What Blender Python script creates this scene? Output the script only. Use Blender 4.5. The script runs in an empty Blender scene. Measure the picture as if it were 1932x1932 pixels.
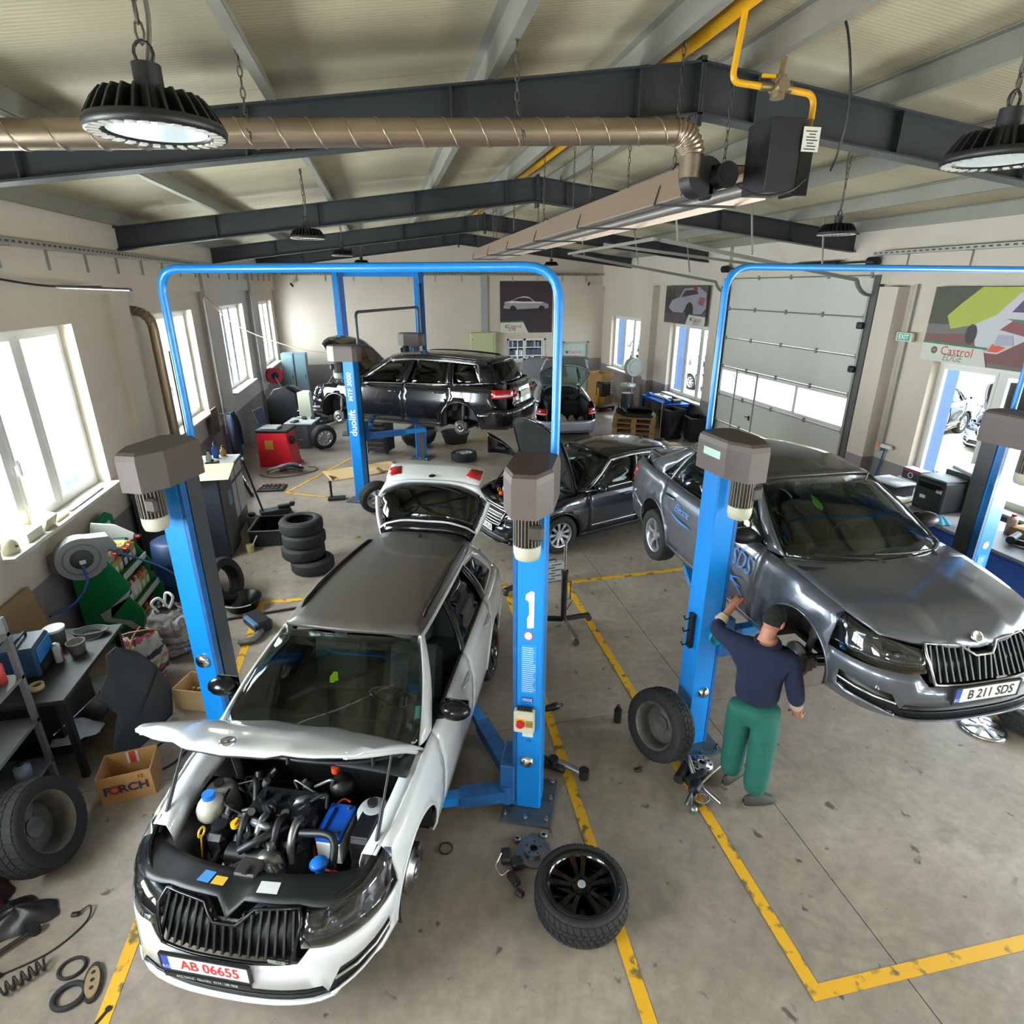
import bpy, bmesh, math, random
from math import sin, cos, pi, radians as R, sqrt, atan2
from mathutils import Vector, Matrix
from mathutils.geometry import delaunay_2d_cdt
rnd = random.Random(7)
SC = bpy.context.scene
COL = SC.collection
# ------------------------------------------------------------------ camera, world, light, exposure
cam = bpy.data.cameras.new('camera'); camo = bpy.data.objects.new('camera', cam); COL.objects.link(camo)
cam.sensor_width = 36.0; cam.lens = 1117.0 / 1932.0 * 36.0; cam.shift_x = -2.0 / 1932.0
cam.clip_start = 0.05; cam.clip_end = 300
camo.location = (0, 0, 4.1); camo.rotation_euler = (R(90 - 20.83), 0, R(-11.8))
SC.camera = camo
SC.view_settings.view_transform = 'Standard'; SC.view_settings.look = 'None'
SC.view_settings.gamma = 1.0; SC.view_settings.use_curve_mapping = False
SC.view_settings.exposure = 1.62
W = bpy.data.worlds.new('world'); SC.world = W; W.use_nodes = True
wn = W.node_tree.nodes; wl = W.node_tree.links
bg = wn['Background']
sky = wn.new('ShaderNodeTexSky'); sky.sky_type = 'NISHITA'; sky.sun_disc = False
sky.sun_elevation = R(48); sky.sun_rotation = R(200); sky.air_density = 1.0; sky.dust_density = 3.0
mixs = wn.new('ShaderNodeMix'); mixs.data_type = 'RGBA'; mixs.inputs[0].default_value = 0.75
wl.new(sky.outputs[0], mixs.inputs[6]); mixs.inputs[7].default_value = (9.0, 9.4, 10.0, 1)   # thin bright cloud over the blue
wl.new(mixs.outputs[2], bg.inputs[0]); bg.inputs[1].default_value = 0.42
sun = bpy.data.lights.new('sun', 'SUN'); sun.energy = 2.2; sun.angle = R(3); sun.color = (1, .95, .86)
suno = bpy.data.objects.new('sun', sun); COL.objects.link(suno)
suno.rotation_euler = (R(38), 0, R(62))
def window_light(x, y, z, sx, sy, rot, e):
    # area lamp added for daylight through one window opening, as large as the opening
    l = bpy.data.lights.new('window_daylight', 'AREA'); l.shape = 'RECTANGLE'; l.size = sx; l.size_y = sy; l.energy = e
    l.color = (1.0, .97, .94)
    o = bpy.data.objects.new('window_daylight', l); COL.objects.link(o); o.location = (x, y, z); o.rotation_euler = rot
    return o
for yy in (-8.2, -3.2, 1.8, 7.6, 12.8, 17.7, 22.6):                 # left windows, those behind and beside the camera unseen, added for fill; shines towards +x
    window_light(-4.55, yy, 2.6, 2.1, 2.6, (0, R(-90), 0), 250 if yy < 20 else 115)
for yy, w_, z_ in ((-7.6, 3.0, 2.0), (-2.5, 3.0, 2.0), (2.3, 3.0, 2.0)):                 # unseen right windows behind and beside the camera, lamps added for fill
    window_light(9.5, yy, z_, 2.0, w_, (0, R(90), 0), 260)
try:
    SC.cycles.use_denoising = True
    SC.cycles.denoiser = 'OPENIMAGEDENOISE'
    SC.cycles.use_adaptive_sampling = True; SC.cycles.adaptive_threshold = .045
    SC.cycles.max_bounces = 7; SC.cycles.diffuse_bounces = 4; SC.cycles.glossy_bounces = 3
    SC.cycles.transparent_max_bounces = 14; SC.cycles.transmission_bounces = 4
    SC.cycles.sample_clamp_indirect = 6.0; SC.cycles.caustics_reflective = False; SC.cycles.caustics_refractive = False
except Exception:
    pass
# ------------------------------------------------------------------ materials
def lin(h):
    h = h.lstrip('#'); v = [int(h[i:i+2], 16) / 255 for i in (0, 2, 4)]
    return tuple(c / 12.92 if c <= .04045 else ((c + .055) / 1.055) ** 2.4 for c in v) + (1,)
MATS = {}
def mat(name, col, rough=.5, metal=0.0, noise=0.0, scale=6.0, col2=None, bump=0.0, coat=0.0, bscale=None, spec=.5):
    if name in MATS: return MATS[name]
    m = bpy.data.materials.new(name); m.use_nodes = True; MATS[name] = m
    nt = m.node_tree; b = nt.nodes['Principled BSDF']
    c = lin(col); b.inputs['Base Color'].default_value = c
    b.inputs['Roughness'].default_value = rough; b.inputs['Metallic'].default_value = metal
    b.inputs['Specular IOR Level'].default_value = spec
    if coat: b.inputs['Coat Weight'].default_value = coat; b.inputs['Coat Roughness'].default_value = .04
    if noise or bump:
        tc = nt.nodes.new('ShaderNodeTexCoord')
        n = nt.nodes.new('ShaderNodeTexNoise'); n.inputs['Scale'].default_value = scale; n.inputs['Detail'].default_value = 6
        nt.links.new(tc.outputs['Object'], n.inputs['Vector'])
        if noise:
            r = nt.nodes.new('ShaderNodeValToRGB'); e = r.color_ramp.elements
            c2 = lin(col2) if col2 else tuple(x * .55 for x in c[:3]) + (1,)
            e[0].position = .5 - .25; e[1].position = .5 + .25
            e[0].color = tuple(c[i] + (c2[i] - c[i]) * noise for i in range(3)) + (1,); e[1].color = c
            nt.links.new(n.outputs['Fac'], r.inputs['Fac']); nt.links.new(r.outputs['Color'], b.inputs['Base Color'])
        if bump:
            n2 = n
            if bscale:
                n2 = nt.nodes.new('ShaderNodeTexNoise'); n2.inputs['Scale'].default_value = bscale; n2.inputs['Detail'].default_value = 4
                nt.links.new(tc.outputs['Object'], n2.inputs['Vector'])
            bp = nt.nodes.new('ShaderNodeBump'); bp.inputs['Strength'].default_value = bump; bp.inputs['Distance'].default_value = .02
            nt.links.new(n2.outputs['Fac'], bp.inputs['Height']); nt.links.new(bp.outputs['Normal'], b.inputs['Normal'])
    return m
def glassmat(name, tint, gloss=.12, rough=.02, opacity=0.0, ocol='#101214'):
    if name in MATS: return MATS[name]
    m = bpy.data.materials.new(name); m.use_nodes = True; MATS[name] = m
    nt = m.node_tree; nt.nodes.clear()
    out = nt.nodes.new('ShaderNodeOutputMaterial'); t = nt.nodes.new('ShaderNodeBsdfTransparent'); g = nt.nodes.new('ShaderNodeBsdfGlossy')
    t.inputs[0].default_value = lin(tint); g.inputs['Roughness'].default_value = rough
    lw = nt.nodes.new('ShaderNodeLayerWeight'); lw.inputs['Blend'].default_value = .5
    pw = nt.nodes.new('ShaderNodeMath'); pw.operation = 'POWER'; pw.inputs[1].default_value = 5.0
    mx = nt.nodes.new('ShaderNodeMixShader'); ad = nt.nodes.new('ShaderNodeMath'); ad.operation = 'ADD'; ad.inputs[1].default_value = gloss; ad.use_clamp = True
    nt.links.new(lw.outputs['Facing'], pw.inputs[0]); nt.links.new(pw.outputs[0], ad.inputs[0]); nt.links.new(ad.outputs[0], mx.inputs[0]); nt.links.new(g.outputs[0], mx.inputs[2])
    if opacity > 0:
        d = nt.nodes.new('ShaderNodeBsdfDiffuse'); d.inputs[0].default_value = lin(ocol)
        m2 = nt.nodes.new('ShaderNodeMixShader'); m2.inputs[0].default_value = opacity
        nt.links.new(t.outputs[0], m2.inputs[1]); nt.links.new(d.outputs[0], m2.inputs[2]); nt.links.new(m2.outputs[0], mx.inputs[1])
    else:
        nt.links.new(t.outputs[0], mx.inputs[1])
    nt.links.new(mx.outputs[0], out.inputs[0])
    return m
def emat(name, col, s):
    if name in MATS: return MATS[name]
    m = bpy.data.materials.new(name); m.use_nodes = True; MATS[name] = m
    b = m.node_tree.nodes['Principled BSDF']; b.inputs['Base Color'].default_value = lin(col)
    b.inputs['Emission Color'].default_value = lin(col); b.inputs['Emission Strength'].default_value = s
    return m
# ------------------------------------------------------------------ mesh building
def frame_from(d):
    d = Vector(d).normalized(); a = Vector((0, 0, 1)) if abs(d.z) < .95 else Vector((1, 0, 0))
    u = a.cross(d).normalized(); return u, d.cross(u), d
class MB:
    def __init__(s): s.v = []; s.f = []; s.mi = []; s.sm = []; s.M = Matrix.Identity(4)
    def _add(s, vs, fs, mi=0, smooth=False):
        o = len(s.v); s.v += [tuple(s.M @ Vector(p)) for p in vs]
        for f in fs: s.f.append(tuple(i + o for i in f)); s.mi.append(mi); s.sm.append(smooth)
        return s
    def box(s, c, d, rz=0, mi=0, bev=0, rot=None):
        x, y, z = d[0] / 2, d[1] / 2, d[2] / 2
        if bev > 0:
            b = min(bev, x * .9, y * .9, z * .9); vs = []; 
            for sz in (-1, 1):
                for (px, py) in ((-1, -1), (1, -1), (1, 1), (-1, 1)):
                    vs += [(px * (x - b), py * (y - b), sz * z)]
            for sz in (-1, 1):
                for (px, py) in ((-1, -1), (1, -1), (1, 1), (-1, 1)):
                    vs += [(px * x, py * (y - b), sz * (z - b)), (px * (x - b), py * y, sz * (z - b))]
            bm = bmesh.new(); bv = [bm.verts.new(p) for p in vs]
            r = bmesh.ops.convex_hull(bm, input=bv); bm.verts.index_update()
            bmesh.ops.dissolve_limit(bm, angle_limit=.02, verts=bm.verts, edges=bm.edges)
            bm.verts.index_update(); vs = [tuple(v.co) for v in bm.verts]; fs = [tuple(v.index for v in f.verts) for f in bm.faces]; bm.free()
        else:
            vs = [(-x, -y, -z), (x, -y, -z), (x, y, -z), (-x, y, -z), (-x, -y, z), (x, -y, z), (x, y, z), (-x, y, z)]
            fs = [(0, 3, 2, 1), (4, 5, 6, 7), (0, 1, 5, 4), (1, 2, 6, 5), (2, 3, 7, 6), (3, 0, 4, 7)]
        m = Matrix.Translation(c) @ (rot if rot else Matrix.Rotation(rz, 4, 'Z'))
        return s._add([tuple(m @ Vector(p)) for p in vs], fs, mi)
    def bar(s, a, b, w, h, mi=0, up=None):            # square bar from a to b
        a, b = Vector(a), Vector(b); d = (b - a)
        L = d.length; d.normalize(); upv = Vector(up) if up else (Vector((0, 0, 1)) if abs(d.z) < .95 else Vector((0, 1, 0)))
        u = d.cross(upv).normalized(); v = u.cross(d)
        vs = []
        for p in (a, b):
            for (i, j) in ((-1, -1), (1, -1), (1, 1), (-1, 1)): vs.append(tuple(p + u * (i * w / 2) + v * (j * h / 2)))
        return s._add(vs, [(3, 2, 1, 0), (4, 5, 6, 7), (0, 1, 5, 4), (1, 2, 6, 5), (2, 3, 7, 6), (3, 0, 4, 7)], mi)
    def cyl(s, a, b, r, r2=None, n=16, mi=0, caps=True, smooth=True):
        a, b = Vector(a), Vector(b); r2 = r if r2 is None else r2; u, v, d = frame_from(b - a)
        vs = []
        for p, rr in ((a, r), (b, r2)):
            for i in range(n):
                t = 2 * pi * i / n; vs.append(tuple(p + (u * cos(t) + v * sin(t)) * rr))
        s._add(vs, [(i, (i + 1) % n, n + (i + 1) % n, n + i) for i in range(n)], mi, smooth)
        if caps: s._add(vs, [tuple(reversed(range(n))), tuple(range(n, 2 * n))], mi, False)
        return s
    def tube(s, pts, r, n=8, mi=0, closed=False, caps=True):
        P = [Vector(p) for p in pts]; N = len(P); vs = []; u = None
        for i, p in enumerate(P):
            if closed: d = P[(i + 1) % N] - P[i - 1]
            else: d = P[min(i + 1, N - 1)] - P[max(i - 1, 0)]
            if d.length < 1e-9: d = Vector((0, 0, 1))
            d.normalize()
            if u is None: u = frame_from(d)[0]
            else:
                u = u - d * u.dot(d)
                u = u.normalized() if u.length > 1e-6 else frame_from(d)[0]
            w = d.cross(u); rr = r[i] if isinstance(r, (list, tuple)) else r
            for k in range(n):
                t = 2 * pi * k / n; vs.append(tuple(p + (u * cos(t) + w * sin(t)) * rr))
        fs = []
        for i in range(N if closed else N - 1):
            j = (i + 1) % N
            for k in range(n): fs.append((i * n + k, i * n + (k + 1) % n, j * n + (k + 1) % n, j * n + k))
        s._add(vs, fs, mi, True)
        if caps and not closed: s._add(vs, [tuple(reversed(range(n))), tuple(range((N - 1) * n, N * n))], mi, False)
        return s
    def lathe(s, prof, c=(0, 0, 0), axis='Z', n=24, mi=0, smooth=True, closed=False, mat4=None):
        vs = []; m = len(prof)
        for i in range(n):
            t = 2 * pi * i / n
            for (r, h) in prof:
                p = (r * cos(t), r * sin(t), h)
                if axis == 'X': p = (p[2], p[0], p[1])
                elif axis == 'Y': p = (p[1], p[2], p[0])
                if mat4: p = mat4 @ Vector(p)
                vs.append((p[0] + c[0], p[1] + c[1], p[2] + c[2]))
        fs = []
        for i in range(n):
            j = (i + 1) % n
            for k in range(m if closed else m - 1):
                k2 = (k + 1) % m; fs.append((i * m + k, j * m + k, j * m + k2, i * m + k2))
        return s._add(vs, fs, mi, smooth)
    def prism(s, poly, z0, z1, mi=0, axis='Z', m4=None):
        n = len(poly)
        def mp(x, y, z):
            p = {'Z': (x, y, z), 'Y': (x, z, y), 'X': (z, x, y)}[axis]
            return tuple(m4 @ Vector(p)) if m4 else p
        vs = [mp(x, y, z0) for x, y in poly] + [mp(x, y, z1) for x, y in poly]
        return s._add(vs, [tuple(reversed(range(n))), tuple(range(n, 2 * n))] + [(i, (i + 1) % n, n + (i + 1) % n, n + i) for i in range(n)], mi)
    def sphere(s, c, r, n=12, m=8, mi=0, jit=0, seed=0, zmin=None):
        rr = random.Random(seed); rx, ry, rz = (r, r, r) if not isinstance(r, (tuple, list)) else r
        vs = []; 
        for j in range(m + 1):
            ph = pi * j / m
            for i in range(n):
                th = 2 * pi * i / n; k = 1 + (rr.uniform(-jit, jit) if 0 < j < m else 0)
                z = c[2] + rz * cos(ph) * k
                if zmin is not None: z = max(z, zmin)
                vs.append((c[0] + rx * sin(ph) * cos(th) * k, c[1] + ry * sin(ph) * sin(th) * k, z))
        fs = [(j * n + i, (j + 1) * n + i, (j + 1) * n + (i + 1) % n, j * n + (i + 1) % n) for j in range(m) for i in range(n)]
        return s._add(vs, fs, mi, True)
    def grid(s, fn, nu, nv, mi=0, smooth=True, thick=0):
        vs = [tuple(fn(i / nu, j / nv)) for i in range(nu + 1) for j in range(nv + 1)]
        q = nv + 1
        fs = [(i * q + j, (i + 1) * q + j, (i + 1) * q + j + 1, i * q + j + 1) for i in range(nu) for j in range(nv)]
        if thick:
            nrm = [Vector((0, 0, 0)) for _ in vs]
            for f in fs:
                a, b, c, d = [Vector(vs[k]) for k in f]; nn = (c - a).cross(d - b)
                for k in f: nrm[k] += nn
            o = len(vs); vs = vs + [tuple(Vector(vs[k]) - nrm[k].normalized() * thick) for k in range(o)]
            bf = [tuple(k + o for k in reversed(f)) for f in fs]
            rim = [(i * q, (i + 1) * q) for i in range(nu)][::-1]
            rim = [((i + 1) * q, i * q) for i in range(nu)] + [(i * q + nv, (i + 1) * q + nv) for i in range(nu)] + [(j, j + 1) for j in range(nv)] + [(nu * q + j + 1, nu * q + j) for j in range(nv)]
            fs = fs + bf + [(a, b, b + o, a + o) for a, b in rim]
        return s._add(vs, fs, mi, smooth)
    def mesh(s, name, mats):
        me = bpy.data.meshes.new(name); me.from_pydata(s.v, [], s.f)
        for m in (mats if isinstance(mats, (list, tuple)) else [mats]): me.materials.append(m)
        me.polygons.foreach_set('material_index', s.mi); me.polygons.foreach_set('use_smooth', s.sm); me.update()
        return me
    def build(s, name, mats, parent=None, loc=None, rz=0, rot=None):
        o = bpy.data.objects.new(name, s.mesh(name, mats)); COL.objects.link(o)
        if parent: o.parent = parent
        if loc is not None: o.location = loc
        o.rotation_euler = rot if rot else (0, 0, rz)
        return o
def tag(o, label=None, cat=None, group=None, kind=None):
    if label: o['label'] = label
    if cat: o['category'] = cat
    if group: o['group'] = group
    if kind: o['kind'] = kind
    return o
def thing(name, label, cat, loc=(0, 0, 0), rz=0, group=None):
    o = bpy.data.objects.new(name, None); COL.objects.link(o); o.empty_display_size = .1
    o.location = loc; o.rotation_euler = (0, 0, rz)
    return tag(o, label, cat, group)
def copy_tree(o, parent=None):
    c = o.copy(); COL.objects.link(c); c.parent = parent
    for ch in o.children: copy_tree(ch, c)
    return c
def dup(o, loc, rz=0, label=None, rot=None, scale=None):
    c = copy_tree(o); c.location = loc; c.rotation_euler = rot if rot else (0, 0, rz)
    if scale: c.scale = (scale,) * 3 if not isinstance(scale, tuple) else scale
    if label: c['label'] = label
    return c
def struct(o): o['kind'] = 'structure'; return o
def catmull(pts, per=8, closed=False):
    P = [Vector(p) for p in pts]; n = len(P); out = []
    for i in range(n if closed else n - 1):
        p0 = P[(i - 1) % n] if closed or i > 0 else P[0] * 2 - P[1]
        p1 = P[i]; p2 = P[(i + 1) % n]
        p3 = P[(i + 2) % n] if closed or i + 2 < n else P[-1] * 2 - P[-2]
        for k in range(per):
            t = k / per; t2 = t * t; t3 = t2 * t
            out.append((p1 * 2 + (p2 - p0) * t + (p0 * 2 - p1 * 5 + p2 * 4 - p3) * t2 + (p1 * 3 - p0 - p2 * 3 + p3) * t3) * .5)
    if not closed: out.append(P[-1])
    return out
_tc = {}
def text_geo(txt, size, align='CENTER', italic=0, bold=0.0, sx=1.0):
    """vertices and faces of flat lettering in the xy plane, centred vertically on y=0"""
    cu = bpy.data.curves.new('lettering', 'FONT'); cu.body = txt; cu.size = size; cu.align_x = align; cu.align_y = 'CENTER'
    cu.shear = italic; cu.offset = bold; cu.resolution_u = 3; cu.fill_mode = 'FRONT'
    o = bpy.data.objects.new('lettering', cu); COL.objects.link(o)
    me = bpy.data.meshes.new_from_object(o.evaluated_get(bpy.context.evaluated_depsgraph_get()))
    vs = [(v.co.x * sx, v.co.y) for v in me.vertices]; fs = [tuple(p.vertices) for p in me.polygons]
    bpy.data.objects.remove(o); bpy.data.curves.remove(cu); bpy.data.meshes.remove(me)
    return vs, fs
def text_on(name, txt, size, m, fn, parent=None, **k):
    """lettering mapped by fn(x, y) -> point"""
    if not txt.strip(): return None
    vs, fs = text_geo(txt, size, **k)
    mb = MB(); mb._add([tuple(fn(x, y)) for x, y in vs], fs)
    return mb.build(name, m, parent)
def plane_fn(o, ux, uy):
    o, ux, uy = Vector(o), Vector(ux), Vector(uy)
    return lambda x, y: o + ux * x + uy * y
# ------------------------------------------------------------------ the building
XL, XR, YB, YF = -3.9, 8.9, 24.4, -10.0
XRIDGE, ZRIDGE, ZEL, ZER = 2.64, 5.78, 4.91, 5.02
def ztop(x):   # top of the rafters
    return ZEL + (ZRIDGE - ZEL) * (x - XL) / (XRIDGE - XL) if x < XRIDGE else ZER + (ZRIDGE - ZER) * (XR - x) / (XR - XRIDGE)
WHITE = mat('wall_paint', '#cdc1b3', .75, noise=.22, scale=1.3, col2='#b5a698', bump=.15, bscale=30)
DADO = mat('dado_paint', '#8c8383', .55, noise=.3, scale=2.0, col2='#6f6868')
STEEL = mat('frame_paint', '#34383c', .42, noise=.25, scale=3, col2='#26292c')
GALV = mat('galvanised', '#a9a69c', .42, .55, noise=.3, scale=5, col2='#7d7a72')
PVC = mat('window_pvc', '#d9d9d4', .35)
SILL = mat('window_sill', '#cfcac0', .5, noise=.3, scale=5, col2='#9d968a')
PANE = glassmat('window_pane', '#eef6f8', .02)
YELLOW = mat('yellow_paint', '#dfa20f', .45)
BLACK = mat('black_plastic', '#17181a', .45)
BLACKG = mat('black_gloss', '#0e0f11', .2)
DKGREY = mat('dark_grey', '#3a3c3f', .5)
RUBBER = mat('rubber', '#1d1d1e', .8, noise=.4, scale=14, col2='#343332')
CHROME = mat('chrome', '#d8d8d8', .16, 1.0)
ALU = mat('aluminium', '#b9bcbf', .3, .9)
IRON = mat('cast_iron', '#4a4643', .5, .7, noise=.5, scale=18, col2='#2a2624')
DISCM = mat('brake_steel', '#8d8b88', .35, .9, noise=.3, scale=20, col2='#5d5854')
LIFTB = mat('lift_blue', '#0f86dd', .33, noise=.12, scale=4, col2='#0a64ad', coat=.2)
REDP = mat('red_paint', '#c8202b', .4)
WHITEP = mat('white_plastic', '#d9d9d6', .45)
CARD = mat('cardboard', '#b08452', .85, noise=.3, scale=6, col2='#93693c')
CARDL = mat('cardboard_light', '#c9a877', .85, noise=.3, scale=4, col2='#ab8a5b')
WOOD = mat('pale_wood', '#b08a5c', .7, noise=.5, scale=9, col2='#7d5a34')
BLUEP = mat('blue_plastic', '#1d5fae', .4)
GREENP = mat('green_board', '#0d7a45', .45)
LGREY = mat('light_grey', '#a8abab', .5)
def concrete():
    m = bpy.data.materials.new('concrete_floor'); m.use_nodes = True; MATS['concrete_floor'] = m
    nt = m.node_tree; b = nt.nodes['Principled BSDF']; L = nt.links
    tc = nt.nodes.new('ShaderNodeTexCoord'); geo = nt.nodes.new('ShaderNodeNewGeometry')
    def noise(sc, det=6, rough=.6, dist=0):
        n = nt.nodes.new('ShaderNodeTexNoise'); n.inputs['Scale'].default_value = sc; n.inputs['Detail'].default_value = det
        n.inputs['Roughness'].default_value = rough; n.inputs['Distortion'].default_value = dist
        L.new(geo.outputs['Position'], n.inputs['Vector']); return n
    def ramp(src, p0, p1, c0, c1):
        r = nt.nodes.new('ShaderNodeValToRGB'); e = r.color_ramp.elements; e[0].position = p0; e[1].position = p1
        e[0].color = c0; e[1].color = c1; L.new(src, r.inputs['Fac']); return r
    def mix(f, a, bb, mode='MIX'):
        x = nt.nodes.new('ShaderNodeMix'); x.data_type = 'RGBA'; x.blend_type = mode
        if isinstance(f, float): x.inputs[0].default_value = f
        else: L.new(f, x.inputs[0])
        L.new(a, x.inputs[6]); L.new(bb, x.inputs[7]); return x
    base = ramp(noise(.55, 8, .65).outputs['Fac'], .3, .72, lin('#83776b'), lin('#ad9f90'))
    fine = ramp(noise(9, 8, .7).outputs['Fac'], .3, .7, (.72, .72, .72, 1), (1.08, 1.08, 1.08, 1))
    m1 = mix(1.0, base.outputs['Color'], fine.outputs['Color'], 'MULTIPLY')
    st = ramp(noise(1.1, 5, .6, .8).outputs['Fac'], .56, .70, (0, 0, 0, 1), (1, 1, 1, 1))
    stc = nt.nodes.new('ShaderNodeRGB'); stc.outputs[0].default_value = lin('#5c534a')
    sm = nt.nodes.new('ShaderNodeMath'); sm.operation = 'MULTIPLY'; sm.inputs[1].default_value = .5; L.new(st.outputs['Color'], sm.inputs[0])
    m2 = mix(sm.outputs[0], m1.outputs[2], stc.outputs[0])
    sp = ramp(noise(5.5, 3, .55, .4).outputs['Fac'], .665, .72, (0, 0, 0, 1), (1, 1, 1, 1))
    spc = nt.nodes.new('ShaderNodeRGB'); spc.outputs[0].default_value = lin('#2f2a26')
    sm2 = nt.nodes.new('ShaderNodeMath'); sm2.operation = 'MULTIPLY'; sm2.inputs[1].default_value = .75; L.new(sp.outputs['Color'], sm2.inputs[0])
    m3 = mix(sm2.outputs[0], m2.outputs[2], spc.outputs[0])
    L.new(m3.outputs[2], b.inputs['Base Color'])
    rr = ramp(noise(1.7, 5).outputs['Fac'], .3, .7, (.28, .28, .28, 1), (.55, .55, .55, 1)); L.new(rr.outputs['Color'], b.inputs['Roughness'])
    return m
CONC = concrete()
def roofpanel():
    m = bpy.data.materials.new('roof_panel_sheet'); m.use_nodes = True; nt = m.node_tree; b = nt.nodes['Principled BSDF']; L = nt.links
    b.inputs['Base Color'].default_value = lin('#c3bda9'); b.inputs['Roughness'].default_value = .42; b.inputs['Metallic'].default_value = .15
    geo = nt.nodes.new('ShaderNodeNewGeometry'); w = nt.nodes.new('ShaderNodeTexWave'); w.bands_direction = 'Y'; w.inputs['Scale'].default_value = 7.0
    w.inputs['Distortion'].default_value = 0; L.new(geo.outputs['Position'], w.inputs['Vector'])
    bp = nt.nodes.new('ShaderNodeBump'); bp.inputs['Strength'].default_value = .3; bp.inputs['Distance'].default_value = .006
    L.new(w.outputs['Fac'], bp.inputs['Height']); L.new(bp.outputs['Normal'], b.inputs['Normal'])
    n = nt.nodes.new('ShaderNodeTexNoise'); n.inputs['Scale'].default_value = .5; n.inputs['Detail'].default_value = 4; L.new(geo.outputs['Position'], n.inputs['Vector'])
    r = nt.nodes.new('ShaderNodeValToRGB'); e = r.color_ramp.elements; e[0].color = lin('#a3987c'); e[1].color = lin('#c4b99c'); e[0].position = .35; e[1].position = .65
    L.new(n.outputs['Fac'], r.inputs['Fac']); L.new(r.outputs['Color'], b.inputs['Base Color'])
    return m
ROOF = roofpanel()
def worn_yellow():
    m = bpy.data.materials.new('worn_yellow_line'); m.use_nodes = True; nt = m.node_tree; b = nt.nodes['Principled BSDF']; L = nt.links
    geo = nt.nodes.new('ShaderNodeNewGeometry'); n = nt.nodes.new('ShaderNodeTexNoise'); n.inputs['Scale'].default_value = 9; n.inputs['Detail'].default_value = 7
    L.new(geo.outputs['Position'], n.inputs['Vector']); r = nt.nodes.new('ShaderNodeValToRGB'); e = r.color_ramp.elements
    e[0].position = .36; e[1].position = .44; e[0].color = lin('#6d5f3c'); e[1].color = lin('#d9a21c'); L.new(n.outputs['Fac'], r.inputs['Fac'])
    L.new(r.outputs['Color'], b.inputs['Base Color']); b.inputs['Roughness'].default_value = .5
    return m
WYEL = worn_yellow()
# floor: slabs with saw-cut joints
fl_ = MB(); fl_.box(((XL + XR) / 2, (YF + YB) / 2, -.16), (XR - XL + 1, YB - YF + 1, .2)); floor = struct(fl_.build('floor', mat('floor_base', '#1d1a17', .9)))
xs = [XL - .1, 2.95, XR + .1]; ys = [YF, -.8, 4.62, 9.95, 15.3, 20.6, YB]
for i in range(2):
    for j in range(6):
        m = MB(); m.box(((xs[i] + xs[i+1]) / 2, (ys[j] + ys[j+1]) / 2, -.03), (xs[i+1] - xs[i] - .008, ys[j+1] - ys[j] - .008, .06)); m.build('slab', CONC, floor)
YZ = [.0015]
def yline(a, b, w=.085):
    YZ[0] += .0003; m = MB(); a, b = Vector((*a, YZ[0])), Vector((*b, YZ[0])); d = (b - a).normalized() * w / 2
    m.bar(a - d, b + d, w, .003); o = m.build('painted_line', WYEL, floor)
yline((-1.95, 1.2), (-1.93, 7.8)); yline((-1.93, 7.8), (1.42, 7.64)); yline((1.22, 1.2), (1.47, 7.55))
yline((2.33, 1.94), (2.36, 7.5)); yline((2.33, 1.94), (5.9, 1.9)); yline((2.36, 7.5), (5.75, 7.62)); yline((5.9, 1.9), (5.75, 7.62))
yline((-2.29, 12.65), (-.95, 15.4), .06); yline((-2.29, 12.65), (-.4, 11.6), .06); yline((1.2, 15.6), (2.9, 16.6), .06); yline((2.9, 16.6), (1.7, 17.4), .06)
# walls
def wall(name, axis, at, t, a0, a1, z0, z1, holes, dado=1.05, zfn=None):
    """axis 'x': wall in the plane x=at from y=a0..a1, thickness t outwards (signed); holes (a, b, za, zb)"""
    A = sorted({a0, a1} | {h[0] for h in holes} | {h[1] for h in holes}); Z = sorted({z0, z1, dado} | {h[2] for h in holes} | {h[3] for h in holes})
    A = [a for a in A if a0 <= a <= a1]; Z = [z for z in Z if z0 <= z <= z1]; m = MB()
    for i in range(len(A) - 1):
        for k in range(len(Z) - 1):
            ca, cz = (A[i] + A[i+1]) / 2, (Z[k] + Z[k+1]) / 2
            if any(h[0] < ca < h[1] and h[2] < cz < h[3] for h in holes): continue
            mi = 1 if cz < dado else 0
            if axis == 'x': m.box((at + t / 2, ca, cz), (abs(t), A[i+1] - A[i], Z[k+1] - Z[k]), mi=mi)
            else: m.box((ca, at + t / 2, cz), (A[i+1] - A[i], abs(t), Z[k+1] - Z[k]), mi=mi)
    return struct(m.build(name, [WHITE, DADO]))
LW = [(-9.5, -6.9), (-4.5, -1.9), (.5, 3.1), (6.3, 8.9), (11.5, 14.1), (16.4, 19.05), (21.35, 23.8)]
RW = [(20.55, 23.4, 1.06, 3.05), (15.7, 18.2, .88, 3.05), (5.4, 8.45, .95, 2.95), (.8, 3.8, .95, 2.95), (-4.0, -1.0, .95, 2.95), (-9.1, -6.1, .95, 2.95)]
DOOR = (10.1, 14.8, 0, 4.27)
wl_ = wall('wall_left', 'x', XL, -.32, YF, YB, 0, 5.1, [(a, b, 1.55, 3.66) for a, b in LW])
wr_ = wall('wall_right', 'x', XR, .32, YF, YB, 0, 5.2, RW + [DOOR], dado=1.1)
wb_ = wall('wall_back', 'y', YB, .3, XL - .3, XR + .3, 0, 4.95, [(7.2, 8.32, 0, 1.98), (4.85, 6.5, 1.25, 2.13)], dado=1.3)
wf_ = wall('wall_front', 'y', YF, -.3, XL - .3, XR + .3, 0, 4.95, [])
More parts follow.
